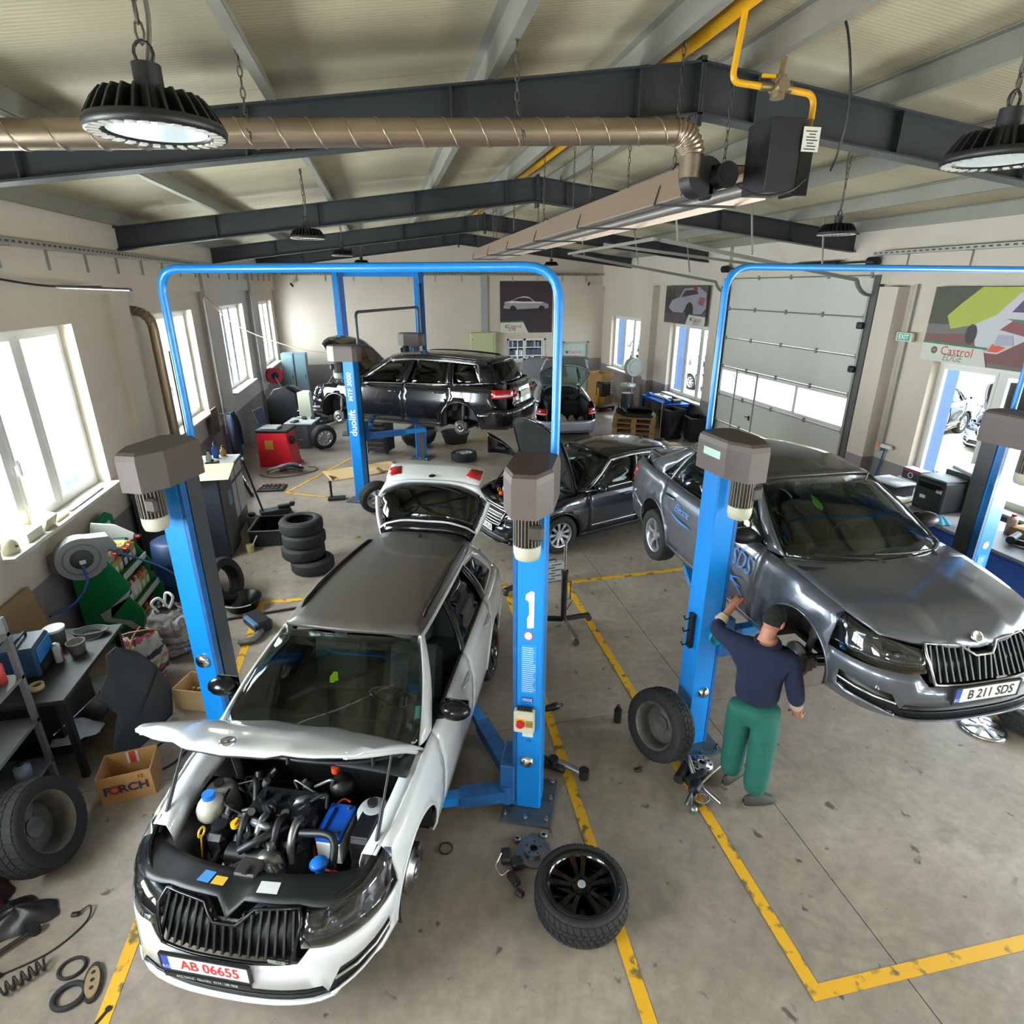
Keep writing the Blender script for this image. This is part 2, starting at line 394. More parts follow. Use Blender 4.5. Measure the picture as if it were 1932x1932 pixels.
for nm, y0, par in (('gable', YB + .15, wb_), ('gable', YF - .15, wf_)):
    m = MB(); m.prism([(XL - .3, 4.95), (XR + .3, 4.95), (XR, ztop(XR) + .22), (XRIDGE, ZRIDGE + .24), (XL, ztop(XL) + .22)], y0 - .15, y0 + .15, axis='Y'); m.build(nm, WHITE, par)
# bay recesses: pilasters and ring beam on the left wall
for y in (-5.7, -.7, 4.7, 10.3, 15.25, 20.25):
    m = MB(); m.box((XL + .05, y, 2.0), (.1, .62, 4.0)); m.box((XL + .051, y, .52), (.104, .624, 1.05), mi=1); m.build('pilaster', [WHITE, DADO], wl_)
m = MB(); m.box((XL + .05, (YF + YB) / 2, 4.5), (.1, YB - YF, 1.0)); m.build('ring_beam', WHITE, wl_)
for y in (-5, 0, 4.6, 9.45, 15.2, 19.4):
    m = MB(); m.box((XR - .12, y, 2.05), (.24, .42, 4.1)); m.box((XR - .121, y, .55), (.244, .424, 1.1), mi=1); m.build('pilaster', [WHITE, DADO], wr_)
m = MB(); m.box((XR - .05, 4.7, 4.62), (.1, 10.4, .95)); m.box((XR - .05, 19.7, 4.62), (.1, 9.4, .95)); m.box((XR - .03, 12.4, 4.7), (.06, 5, .8)); m.build('ring_beam', WHITE, wr_)
m = MB(); m.box((3.93, YB - .04, 3.0), (.26, .08, 3.4)); m.box((3.93, YB - .04, .65), (.26, .084, 1.3), mi=1); m.build('pilaster', [mat('conduit_cover', '#9a9c9a', .5), DADO], wb_)
# windows
WN = [0]
def window(axis_x, inward, y0, y1, z0, z1, mull, handle=True, depth=.20):
    WN[0] += 1; x = axis_x - inward * depth
    root = bpy.data.objects.new('window_%d' % WN[0], None); COL.objects.link(root); struct(root); root.location = (x, (y0 + y1) / 2, z0)
    cy = (y0 + y1) / 2
    fr = MB(); w = .07
    for (a, b) in ((y0, y0 + w), (y1 - w, y1)): fr.box((0, (a + b) / 2 - cy, (z1 - z0) / 2), (.07, b - a, z1 - z0))
    fr.box((0, 0, w / 2), (.07, y1 - y0 - 2 * w, w)); fr.box((0, 0, z1 - z0 - w / 2), (.07, y1 - y0 - 2 * w, w))
    fr.build('window_frame', PVC, root)
    edges = [y0 + w] + list(mull) + [y1 - w]
    for y in mull:
        m = MB(); m.box((0, y - cy, (z1 - z0) / 2), (.075, .11, z1 - z0 - 2 * w)); m.build('mullion', PVC, root)
    for i in range(len(edges) - 1):
        a, b = edges[i] + (.055 if i else 0), edges[i+1] - (.055 if i < len(edges) - 2 else 0)
        s_ = MB(); t = .05
        s_.box((inward * .02, a + t / 2 - cy, (z1 - z0) / 2), (.06, t, z1 - z0 - 2 * w)); s_.box((inward * .02, b - t / 2 - cy, (z1 - z0) / 2), (.06, t, z1 - z0 - 2 * w))
        s_.box((inward * .02, (a + b) / 2 - cy, w + t / 2), (.06, b - a - 2 * t, t)); s_.box((inward * .02, (a + b) / 2 - cy, z1 - z0 - w - t / 2), (.06, b - a - 2 * t, t))
        sash = s_.build('sash', PVC, root)
        p = MB(); p.box((0, (a + b) / 2 - cy, (z1 - z0) / 2), (.012, b - a - 2 * t, z1 - z0 - 2 * w - 2 * t)); p.build('pane', PANE, sash)
        if handle and i == 1:
            h = MB(); h.box((inward * .07, a + .03 - cy, .75), (.03, .03, .06)); h.box((inward * .085, a + .03 - cy, .68), (.02, .024, .15)); h.build('window_handle', WHITEP, sash)
    s = MB(); s.box((inward * (depth / 2 + .06), 0, -.015), (depth + .12, y1 - y0 + .06, .04)); s.build('window_sill', SILL, root)
    return root
for a, b in LW: window(XL, 1, a, b, 1.55, 3.66, (a + .82, a + 1.55))
window(XR, -1, 20.55, 23.4, 1.06, 3.05, (21.4, 22.3)); window(XR, -1, 15.7, 18.2, .88, 3.05, (16.4, 17.3))
window(XR, -1, 5.4, 8.45, .95, 2.95, (6.3, 7.35)); 
for a in (.8, -4.0, -9.1): window(XR, -1, a, a + 3, .95, 2.95, (a + 1, a + 2))
FACB = mat('facade_blue', '#2d4a74', .6)
for y, par, x0 in [(b + .14, wl_, XL - .45) for a, b in LW] + [(h[1] + .12, wr_, XR + .46) for h in RW]:
    m = MB(); m.box((x0, y, 2.2), (.26, .26, 4.4)); m.build('facade_fin', FACB, par)
# roof
roof = bpy.data.objects.new('ceiling', None); COL.objects.link(roof); struct(roof)
def roof_strip(y0, y1, left):
    xa, xb = (XL - .35, XRIDGE) if left else (XRIDGE, XR + .35)
    za, zb = ztop(max(xa, XL)) - (.05 if left else 0) + .2, ztop(min(xb, XR)) - (0 if left else .05) + .2
    m = MB(); m._add([(xa, y0, za), (xb, y0, zb), (xb, y1, zb), (xa, y1, za), (xa, y0, za + .1), (xb, y0, zb + .1), (xb, y1, zb + .1), (xa, y1, za + .1)],
                     [(0, 1, 2, 3), (7, 6, 5, 4), (0, 4, 5, 1), (1, 5, 6, 2), (2, 6, 7, 3), (3, 7, 4, 0)])
    m.build('panel', ROOF, roof)
y = YF - .3
while y < YB + .3:
    roof_strip(y, y + .994, True); roof_strip(y, y + .994, False); y += 1.0
PURL = mat('purlin_zinc', '#97948a', .45, .35, noise=.25, scale=4, col2='#77746a')
for x in (-3.75, -2.3, -.7, .9, 2.15, 3.05, 4.4, 5.9, 7.4, 8.75):
    m = MB(); z = ztop(x)
    m.box((x, (YF + YB) / 2, z + .1), (.006, YB - YF, .19)); m.box((x + .035, (YF + YB) / 2, z + .008), (.07, YB - YF, .008)); m.box((x - .035, (YF + YB) / 2, z + .192), (.07, YB - YF, .008)); m.box((x + .067, (YF + YB) / 2, z + .02), (.006, YB - YF, .025))
    m.build('purlin', PURL, roof)
# steel portal frames
FR = [0]
for y in (-.1, 5.3, 10.7, 16.1, 21.5):
    fr = bpy.data.objects.new('roof_frame', None); COL.objects.link(fr); struct(fr); fr.location = (0, y, 0)
    for sgn in (0, 1):
        xa, xb = (XL + .02, XRIDGE) if sgn == 0 else (XR - .02, XRIDGE)
        za, zb = ztop(xa), ZRIDGE
        d0, d1 = .31, .36
        w = MB(); 
        q = [(xa, za), (xb, zb), (xb, zb - d1), (xa, za - d0)]
        w.prism(q if sgn == 0 else q[::-1], -.006, .006, axis='Y'); w.build('web', STEEL, fr)
        for nm, dz0, dz1 in (('top_flange', -.008, -.008), ('bottom_flange', -d0, -d1)):
            f = MB(); f.bar((xa, 0, za + dz0), (xb, 0, zb + dz1), .17, .016); f.build(nm, STEEL, fr)
        n = 4
        for k in range(1, n + 1):
            t = k / (n + .35); x = xa + (xb - xa) * t; zt = za + (zb - za) * t; dd = d0 + (d1 - d0) * t
            s = MB(); s.box((x, 0, zt - dd / 2), (.014, .15, dd - .02)); s.build('stiffener', STEEL, fr)
        e = MB(); e.box((xb + (-.012 if sgn == 0 else .012), 0, zb - d1 / 2 - .03), (.02, .17, d1 + .12)); 
        for bz in (-.05, -.17, -.29, -.38):
            for by in (-.05, .05): e.cyl((xb + (-.03 if sgn == 0 else .03), by, zb + bz), (xb + (-.015 if sgn == 0 else .015), by, zb + bz), .014, n=6)
        e.build('ridge_plate', STEEL, fr)
# sectional door in the right wall
dr = bpy.data.objects.new('door_1', None); COL.objects.link(dr); struct(dr); dr.location = (XR - .02, 12.45, 0)
DPAN = mat('door_panel', '#c6c5bb', .5, noise=.12, scale=2); DRAIL = mat('door_rail', '#8f8f8c', .4, .5)
zs = [0, .66, 1.38, 2.12, 2.85, 3.57, 4.3]; W2 = 2.4
for i in range(6):
    z0, z1 = zs[i], zs[i+1]
    p = MB(); h = z1 - z0 - .012; zc = (z0 + z1) / 2
    if i == 2:   # glazed section: rails and posts
        p.box((0, 0, z0 + .05), (.05, 2 * W2, .09)); p.box((0, 0, z1 - .05), (.05, 2 * W2, .09))
        for yy in (-W2 + .04, -.78 + .0, .72, 1.62, W2 - .04): p.box((0, yy, zc), (.05, .09, h - .16))
        sec = p.build('glazed_section', PVC, dr)
        ed = (-W2 + .08, -.78, .72, 1.62, W2 - .08)
        for k in range(4):
            g = MB(); g.box((0, (ed[k] + ed[k+1]) / 2, zc), (.012, ed[k+1] - ed[k] - .08, h - .17)); g.build('pane', PANE, sec)
    else:
        p.box((.0, 0, zc), (.045, 2 * W2, h), bev=.006)
        sec = p.build('door_panel', DPAN, dr)
    r = MB(); r.cyl((-.045, -W2, z1 - .006), (-.045, W2, z1 - .006), .014, n=8)
    for yy in (-2.35, -1.2, 0, 1.2, 2.35): r.box((-.04, yy, z1), (.03, .06, .1))
    r.build('hinge_rail', DRAIL, sec)
wk = MB()
for yy in (.72, 1.62): wk.box((-.03, yy, 1.05), (.012, .035, 2.1))
wk.box((-.03, 1.17, 2.1), (.012, .92, .035)); wd = wk.build('wicket_frame', DRAIL, dr)
h = MB(); h.box((-.045, .82, 1.0), (.02, .03, .12)); h.box((-.075, .87, 1.02), (.018, .13, .02)); h.build('door_handle', BLACK, wd)
for s in (-1, 1):
    t = MB(); yy = s * (W2 + .06)
    pts = [(-.09, yy, 0), (-.09, yy, 3.95)] + [(-.09 - .38 * sin(a), yy, 3.95 + .42 * (1 - cos(a)) * 1.0) for a in (.3, .6, .9, 1.2)] 
    for a, b in zip(pts, pts[1:]): t.bar(a, b, .06, .05, up=(0, 1, 0) if abs(a[0] - b[0]) < .01 else None)
    t.bar(pts[-1], (-4.3, yy, 4.82), .06, .06); t.build('track', DRAIL, dr)
    t = MB(); t.box((-.05, s * (W2 + .16), 2.15), (.1, .14, 4.3)); t.build('door_jamb', mat('jamb', '#55534f', .5), dr)
    for x in (-1.2, -2.6, -4.0):
        zz = 4.35 + (-x - .45) * .122; hgr = MB(); hgr.bar((x, yy, zz), (x - .15, yy + .03 * s, ztop(XR + x) + .05), .03, .012); hgr.build('track_hanger', GALV, dr)
t = MB(); t.cyl((-.2, -W2 - .2, 4.52), (-.2, W2 + .2, 4.52), .015, n=8); t.cyl((-.2, -W2 - .18, 4.52), (-.2, -W2 + .0, 4.52), .085, n=16); t.cyl((-.2, W2, 4.52), (-.2, W2 + .18, 4.52), .085, n=16)
t.cyl((-.2, -1.6, 4.52), (-.2, -.2, 4.52), .055, n=14); t.cyl((-.2, .2, 4.52), (-.2, 1.6, 4.52), .055, n=14); t.build('spring_shaft', BLACK, dr)
for zz in (2.62, 3.42): 
    t = MB(); t.box((-.14, -W2 - .02, zz), (.1, .14, .12), bev=.02); t.build('roller_box', BLACK, dr)
t = MB(); t.box((-4.4, 0, 4.84), (.05, 4.9, .05)); t.bar((-.5, 0, 4.5), (-4.4, .0, 4.9), .06, .05); t.build('track_crossbar', GALV, dr)
# small door and window in the back wall
d2 = bpy.data.objects.new('door_2', None); COL.objects.link(d2); struct(d2); d2.location = (7.76, YB + .05, 0)
m = MB(); m.box((0, .04, .97), (1.0, .05, 1.92)); lf = m.build('door_leaf', mat('door_leaf', '#b7c2bd', .5), d2)
m = MB(); m.box((-.53, 0, .99), (.06, .14, 1.98)); m.box((.53, 0, .99), (.06, .14, 1.98)); m.box((0, 0, 1.95), (1.12, .14, .06)); m.build('door_frame', mat('door_frame', '#9fa7a2', .5), d2)
m = MB(); m.box((-.42, -.02, 1.0), (.12, .03, .025)); m.box((-.45, .0, .98), (.035, .02, .16)); m.build('door_handle', CHROME, lf)
text_on('sticker_lettering', 'Castrol', .19, mat('red_print', '#d4323c', .5), plane_fn((-.02, .012, 1.55), (1, 0, 0), (0, 0, 1)), lf)
m = MB(); m.cyl((-.36, .014, 1.55), (-.36, .011, 1.55), .06, n=16); m.build('sticker_emblem', GREENP, lf)
w2 = bpy.data.objects.new('window_20', None); COL.objects.link(w2); struct(w2); w2.location = (5.67, YB + .1, 1.25)
m = MB(); 
for x in (-.78, -.08, .78): m.box((x, 0, .44), (.1, .08, .88))
m.box((0, 0, .04), (1.64, .08, .08)); m.box((0, 0, .84), (1.64, .08, .08)); m.build('window_frame', PVC, w2)
for x in (-.43, .35):
    m = MB(); m.box((x, 0, .44), (.7 if x > 0 else .6, .01, .74)); m.build('pane', PANE, w2)
m = MB(); m.box((0, -.12, -.03), (1.75, .2, .05)); m.build('window_sill', SILL, w2)
# office room behind the window
of = MB(); of.box((5.7, YB + 2.3, 1.5), (4, .1, 3.2)); of.box((5.7, YB + 1.3, 3.05), (4, 2.1, .1)); of.box((3.7, YB + 1.3, 1.5), (.1, 2.0, 3)); of.box((7.0, YB + 1.3, 1.5), (.1, 2.0, 3)); ofo = struct(of.build('wall_office', WHITE))
sh = thing('office_shelf', 'shelf with folders seen through the small office window in the back wall', 'shelf', (5.7, YB + 2.05, .9))
m = MB()
for z in (0, .35, .7, 1.05): m.box((0, 0, z), (2.2, .3, .03))
for x in (-1.1, 0, 1.1): m.box((x, 0, .53), (.03, .3, 1.1))
m.build('shelf_frame', WHITEP, sh)
fc = ('#3a4252', '#8a94a0', '#caa23c', '#5c6a7c', '#cfcfcb', '#2f3238')
for z in (.015, .365, .715):
    x = -1.05
    while x < 1.0:
        w_ = rnd.uniform(.05, .09); hh = rnd.uniform(.2, .3)
        m = MB(); m.box((x + w_ / 2, -.03, z + hh / 2), (w_ * .94, .22, hh)); m.build('folder', mat('folder' + str(rnd.randrange(6)), rnd.choice(fc), .6), sh); x += w_ + .004
# yards outside
PAVE = mat('yard_paving', '#d9cdb4', .8, noise=.25, scale=3, col2='#b8aa8e')
m = MB(); m.box((30, 8, -.15), (41.5, 80, .1)); struct(m.build('yard_ground', PAVE))
m = MB(); m.box((-15, 8, -.15), (21.4, 80, .1)); struct(m.build('yard_ground_side', mat('yard_side', '#c9cdd0', .8)))
# ------------------------------------------------------------------ cars
GLASS = glassmat('car_glass', '#cfdbd5', .045)
GLASSD = glassmat('car_glass_dark', '#4e5654', .06)
SEAT = mat('seat_cloth', '#44474c', .85); DASH = mat('dashboard', '#303235', .6)
INNER = mat('car_inner_black', '#0c0c0d', .8); LINER = mat('wheel_liner', '#1c1a18', .9, noise=.4, scale=9, col2='#3a332c')
LAMPI = mat('lamp_inner', '#9a9da3', .2, .8); LAMPG = glassmat('lamp_lens', '#cfd6dc', .10); REDL = mat('tail_red', '#b20d18', .15, coat=.6); 
PLATEW = mat('plate_white', '#e2e2de', .4); PLATEB = mat('plate_blue', '#1c48b5', .4); PLATEK = mat('plate_black', '#16171a', .4); PLATER = mat('plate_red', '#d62a35', .4)
def lut(xs, ys, x):
    if x <= xs[0]: return ys[0]
    for i in range(len(xs) - 1):
        if x <= xs[i+1]: return ys[i] + (ys[i+1] - ys[i]) * (x - xs[i]) / (xs[i+1] - xs[i])
    return ys[-1]
def smooth_prof(pts, per=6):
    c = catmull([(a, b, 0) for a, b in pts], per); return [p.x for p in c], [p.y for p in c]
def densify(poly, step, closed=True):
    out = []; n = len(poly)
    for i in range(n if closed else n - 1):
        a, b = poly[i], poly[(i + 1) % n]; L = sqrt((a[0] - b[0]) ** 2 + (a[1] - b[1]) ** 2); k = max(1, int(L / step + .5))
        out += [(a[0] + (b[0] - a[0]) * t / k, a[1] + (b[1] - a[1]) * t / k) for t in range(k)]
    if not closed: out.append(poly[-1])
    return out
def inside(p, poly):
    x, y = p; c = False; j = len(poly) - 1
    for i in range(len(poly)):
        xi, yi = poly[i]; xj, yj = poly[j]
        if (yi > y) != (yj > y) and x < (xj - xi) * (y - yi) / (yj - yi) + xi: c = not c
        j = i
    return c
def panel_geo(poly, fn, step, sy=None, thick=.014, holes=(), flip=False):
    """a curved sheet: the outline POLY in (u, v), filled, mapped through fn and given thickness"""
    sy = sy or step; S = sy / step
    P = [(u, v / S) for u, v in poly]; H = [[(u, v / S) for u, v in h] for h in holes]
    P = densify(P, step); H = [densify(h, step) for h in H]
    pts = list(P); edges = [(i, (i + 1) % len(P)) for i in range(len(P))]
    for h in H:
        o = len(pts); pts += h; edges += [(o + i, o + (i + 1) % len(h)) for i in range(len(h))]
    bnd = list(pts)
    x0, x1 = min(p[0] for p in P), max(p[0] for p in P); y0, y1 = min(p[1] for p in P), max(p[1] for p in P)
    nx, ny = max(1, int((x1 - x0) / step)), max(1, int((y1 - y0) / step)); lim = (step * .5) ** 2
    for i in range(nx + 1):
        for j in range(ny + 1):
            q = (x0 + (x1 - x0) * (i + (.25 if j % 2 else -.25)) / max(nx, 1), y0 + (y1 - y0) * j / max(ny, 1))
            if not inside(q, P) or any(inside(q, h) for h in H): continue
            if any((q[0] - b[0]) ** 2 + (q[1] - b[1]) ** 2 < lim for b in bnd): continue
            pts.append(q)
    vo, eo, fo, _, _, _ = delaunay_2d_cdt([Vector(p) for p in pts], edges, [], 2 if H else 1, 1e-6)
    if H: fo = [f for f in fo if not any(inside((sum(vo[i][0] for i in f) / 3, sum(vo[i][1] for i in f) / 3), h) for h in H)]
    uv = [(p[0], p[1] * S) for p in vo]
    vs = [Vector(fn(u, v)) for u, v in uv]
    fs = [tuple(f) for f in fo]
    # consistent orientation
    nrm = [Vector((0, 0, 0)) for _ in vs]
    for f in fs:
        nn = (vs[f[1]] - vs[f[0]]).cross(vs[f[2]] - vs[f[0]])
        for k in f: nrm[k] += nn
    if flip: fs = [tuple(reversed(f)) for f in fs]; nrm = [-n for n in nrm]
    if not thick: return [tuple(v) for v in vs], fs
    o = len(vs); back = [v - (n.normalized() if n.length > 0 else n) * thick for v, n in zip(vs, nrm)]
    cnt = {}
    for f in fs:
        for i in range(3):
            a, b = f[i], f[(i + 1) % 3]; cnt[(a, b)] = 1
    rim = [(a, b) for (a, b) in cnt if (b, a) not in cnt]
    allf = fs + [tuple(k + o for k in reversed(f)) for f in fs] + [(b, a, a + o, b + o) for a, b in rim]
    return [tuple(v) for v in vs] + [tuple(v) for v in back], allf
def panel(name, poly, fn, m, parent, step=.07, sy=None, thick=.014, holes=(), flip=False, xf=None):
    vs, fs = panel_geo(poly, fn, step, sy, thick, holes, flip)
    if xf: vs = [tuple(xf @ Vector(v)) for v in vs]
    b = MB(); b._add(vs, fs, 0, True); return b.build(name, m, parent)
def mirror_obj(o, name, m, parent):
    me = o.data; b = MB(); b._add([(v.co.x, -v.co.y, v.co.z) for v in me.vertices], [tuple(reversed(p.vertices)) for p in me.polygons], 0, True)
    return b.build(name, m, parent)
class Body:
    def __init__(s, sp):
        s.sp = sp; hw = sp['hw']; xf, xr = sp['front'], sp['rear']
        ctl = [(xf, 0), (xf - .02, .35 * hw / .9), (xf - .10, .60 * hw / .9), (xf - .28, .765 * hw / .9), (xf - .55, .845 * hw / .9), (xf - .95, .885 * hw / .9), (.6, .9 * hw / .9), (-.6, .9 * hw / .9),
               (xr + 1.0, .892 * hw / .9), (xr + .5, .862 * hw / .9), (xr + .24, .80 * hw / .9), (xr + .08, .66 * hw / .9), (xr + .01, .38 * hw / .9), (xr, 0)]
        pre = [(ctl[1][0], -ctl[1][1])]; post = [(ctl[-2][0], -ctl[-2][1])]
        c = catmull([(*p, 0) for p in pre + ctl + post], 10)[10:-10]
        s.c = c; s.len = [0]
        for a, b in zip(c, c[1:]): s.len.append(s.len[-1] + (b - a).length)
        s.L = s.len[-1]
        zt = sp['ztop']  # list of (x, z) front to rear
        s.ztx, s.ztz = smooth_prof(sorted(zt), 5)
        s.zb = sp.get('zb', .2)
        s.side = smooth_prof(sp.get('side', [(0, .075), (.07, .035), (.13, .022), (.36, .004), (.60, 0), (.72, .008), (.78, .022), (.9, .035), (.97, .055), (1, .085)]), 5)
        s.frt = smooth_prof(sp.get('frontp', [(0, .14), (.06, .05), (.2, .012), (.38, 0), (.55, .02), (.75, .055), (.9, .10), (1, .17)]), 5)
        s.rer = smooth_prof(sp.get('rearp', [(0, .12), (.08, .03), (.25, .0), (.48, .0), (.55, .045), (.75, .06), (.95, .10), (1, .13)]), 5)
    def zt(s, x): return lut(s.ztx, s.ztz, x)
    def at(s, p):
        L = s.L; sg = 1
        if p < 0: p = -p; sg = -1
        elif p > L: p = 2 * L - p; sg = -1
        lo, hi = 0, len(s.len) - 1
        while hi - lo > 1:
            m = (lo + hi) // 2
            if s.len[m] <= p: lo = m
            else: hi = m
        t = (p - s.len[lo]) / (s.len[hi] - s.len[lo]); a, b = s.c[lo], s.c[hi]; q = a + (b - a) * t
        def nm(k):
            k0, k1 = max(k - 1, 0), min(k + 1, len(s.c) - 1); d = s.c[k1] - s.c[k0]; 
            n = Vector((d.y, -d.x, 0)).normalized()
            if k == 0: n = Vector((1, 0, 0))
            if k == len(s.c) - 1: n = Vector((-1, 0, 0))
            return n
        n = (nm(lo) * (1 - t) + nm(hi) * t).normalized()
        return q.x, q.y * sg, n.x, n.y * sg
    def Q(s, p, z, off=0.0):
        x, y, nx, ny = s.at(p); zt = s.zt(x); h = (z - s.zb) / (zt - s.zb)
        wf = max(nx, 0) ** 1.5; wr = max(-nx, 0) ** 1.5; ws = max(0, 1 - wf - wr)
        ins = ws * lut(*s.side, h) + wf * lut(*s.frt, h) + wr * lut(*s.rer, h)
        ins -= off; return (x - nx * ins, y - ny * ins, z)
    def px(s, x):   # perimeter coordinate of side position x
        lo, hi = 0, len(s.c) - 1
        for i in range(len(s.c) - 1):
            if s.c[i].x >= x >= s.c[i+1].x:
                t = (s.c[i].x - x) / max(s.c[i].x - s.c[i+1].x, 1e-9); return s.len[i] + t * (s.len[i+1] - s.len[i])
        return 0 if x > 0 else s.L
    def py(s, y, rear=False):
        rng = range(len(s.c) - 1)
        if rear:
            for i in reversed(rng):
                if s.c[i].y >= abs(y) >= s.c[i+1].y:
                    t = (s.c[i].y - abs(y)) / max(s.c[i].y - s.c[i+1].y, 1e-9); p = s.len[i] + t * (s.len[i+1] - s.len[i]); return p if y >= 0 else 2 * s.L - p
            return s.L
        for i in rng:
            if s.c[i].y <= abs(y) <= s.c[i+1].y:
                t = (abs(y) - s.c[i].y) / max(s.c[i+1].y - s.c[i].y, 1e-9); p = s.len[i] + t * (s.len[i+1] - s.len[i]); return p if y >= 0 else -p
        return 0
def arc(cx, cz, r, a0, a1, n=14): return [(cx + r * cos(R(a0 + (a1 - a0) * i / n)), cz + r * sin(R(a0 + (a1 - a0) * i / n))) for i in range(n + 1)]
_wheel_cache = {}
def wheel_parts(kind, rad=.32, wid=.21):
    """tyre, rim, hub cap meshes; axle along y, face towards +y"""
    key = (kind, rad, wid)
    if key in _wheel_cache: return _wheel_cache[key]
    rr = rad * .70 if kind != 'black' else rad * .80; h = wid / 2
    ty = MB(); pr = [(rr - .012, -h * .82), (rr + .005, -h * .95), (rr + (rad - rr) * .5, -h), (rad - .02, -h * .93), (rad - .004, -h * .72), (rad, -h * .35)]
    pr += [(r_, -y_) for r_, y_ in reversed(pr)]
    ty.lathe(pr, axis='Y', n=48)
    nb = 44 if kind == 'black' else 36
    for i in range(nb):          # tread blocks
        t = 2 * pi * i / nb
        for k, (ya, yb, sk) in enumerate(((-h * .86, -h * .42, .05), (-h * .36, -.004, -.05), (.004, h * .36, .05), (h * .42, h * .86, -.05))):
            dt = 2 * pi / nb * .40
            vs = []
            for rad_ in (rad - .012, rad + .006):
                for (yy, tt) in ((ya, t - dt), (yb, t - dt + sk), (yb, t + dt + sk), (ya, t + dt)):
                    q = rad_ - (.012 if abs(yy) > h * .8 else 0); vs.append((q * sin(tt), yy, q * cos(tt)))
            ty._add(vs, [(4, 7, 6, 5), (0, 4, 5, 1), (1, 5, 6, 2), (2, 6, 7, 3), (3, 7, 4, 0)])
    tm = ty.mesh('tyre', RUBBER)
    rb = MB(); f = h * (.93 if kind == 'black' else .72)
    rb.lathe([(rr - .01, -h * .85), (rr - .025, -h * .8), (rr - .045, -h * .3), (rr - .05, f * .6), (rr - .03, f), (rr - .006, f + .012), (rr + .004, f + .004)], axis='Y', n=40)
    spk = {'ten': 10, 'black': 5, 'five': 5, 'nine': 9}.get(kind, 7); ins = f - .02
    rm = {'steel': mat('rim_dirty', '#7d7a72', .5, .5, noise=.8, scale=9, col2='#3b3937'), 'black': mat('rim_black', '#0b0b0d', .18, .3, coat=.6)}.get(kind, mat('rim_silver', '#b4b7ba', .3, .75))
    for i in range(spk):
        t = 2 * pi * i / spk + .1
        subs = ((-.36, .04), (.36, .04)) if kind == 'black' else ((-.14, .04), (.14, .04)) if kind == 'five' else ((0, .055 if spk < 10 else .04),)
        for (da, w) in subs:
            m4 = Matrix.Rotation(t + da * .55, 4, 'Y'); r0, r1 = .045, rr - .028
            n0, n1 = w * .75, w * (1.25 if kind == 'black' else 1.05)
            vs = []
            for (rad_, ww, yy) in ((r0, n0, ins - .01), ((r0 + r1) / 2, (n0 + n1) / 2 * .8, ins + .004), (r1, n1, f - .012)):
                for sx in (-1, 1):
                    for dy in (0, -.03): vs.append(tuple(m4 @ Vector((sx * ww / 2, yy + dy, rad_))))
            fs = []
            for k in range(2):
                a = k * 4; b = a + 4; fs += [(a, a + 2, b + 2, b), (a + 1, b + 1, b + 3, a + 3), (a, b, b + 1, a + 1), (a + 2, a + 3, b + 3, b + 2)]
            rb._add(vs, fs)
    rb.cyl((0, ins - .05, 0), (0, ins + .004, 0), .075, .068, n=20)
    for i in range(5):
        t = 2 * pi * i / 5; rb.cyl((.052 * sin(t), ins, .052 * cos(t)), (.052 * sin(t), ins + .012, .052 * cos(t)), .009, n=6)
    if kind == 'black': rb.lathe([(.02, -h * .1), (rr - .045, -h * .15)], axis='Y', n=24)  # backing disc added to keep the gaps between the spokes dark
    if kind == 'steel': rb.lathe([(.02, ins - .035), (rr - .045, ins - .02)], axis='Y', n=24)  # added disc stands for the shaded inside of the wheel
    rmesh = rb.mesh('rim', rm)
    cb = MB(); cb.cyl((0, ins, 0), (0, ins + .012, 0), .03, .027, n=16); cm = cb.mesh('hub_cap', mat('cap_silver', '#c9cbcc', .3, .6))
    _wheel_cache[key] = (tm, rmesh, cm); return _wheel_cache[key]
def add_wheel(parent, loc, kind, rz=0, rad=.32, wid=.21, rot=None):
    tm, rm, cm = wheel_parts(kind, rad, wid)
    w = bpy.data.objects.new('wheel', tm); w.parent = parent; COL.objects.link(w); w.location = loc; w.rotation_euler = rot if rot else (0, 0, rz)
    for nm, me in (('rim', rm), ('hub_cap', cm)):
        o = bpy.data.objects.new(nm, me); COL.objects.link(o); o.parent = w
    return w
_disc = []
def disc_meshes():
    if not _disc:
        d = MB(); d.lathe([(.05, .01), (.075, .03), (.082, .03), (.084, .0), (.144, .0), (.144, -.022), (.08, -.022), (.05, -.03)], axis='Y', n=36)
        d.lathe([(.0, .034), (.03, .034), (.034, .01)], axis='Y', n=16)
        for i in range(5): t = 2 * pi * i / 5; d.cyl((.055 * sin(t), .028, .055 * cos(t)), (.055 * sin(t), .036, .055 * cos(t)), .008, n=6)
        _disc.append(d.mesh('brake_disc', DISCM))
        c = MB(); c.box((-.115, -.01, .04), (.07, .10, .16), bev=.02); c.box((-.10, -.07, .03), (.09, .06, .1), bev=.02); _disc.append(c.mesh('caliper', IRON))
        s = MB(); s.cyl((0, -.05, .0), (0, -.14, .0), .05, n=12); s.cyl((0, -.09, .04), (0, -.17, .42), .03, n=10); s.cyl((0, -.14, .2), (0, -.17, .40), .055, n=12); s.bar((0, -.08, -.05), (-.05, -.42, -.06), .06, .03); s.bar((0, -.1, 0), (0, -.6, .0), .03, .03)
        _disc.append(s.mesh('knuckle', IRON))
    return _disc
def add_disc(parent, loc, rz):
    a, b, c = disc_meshes(); o = bpy.data.objects.new('brake_disc', a); COL.objects.link(o); o.parent = parent; o.location = loc; o.rotation_euler = (0, 0, rz)
    for nm, me in (('caliper', b), ('knuckle', c)):
        q = bpy.data.objects.new(nm, me); COL.objects.link(q); q.parent = o
    return o
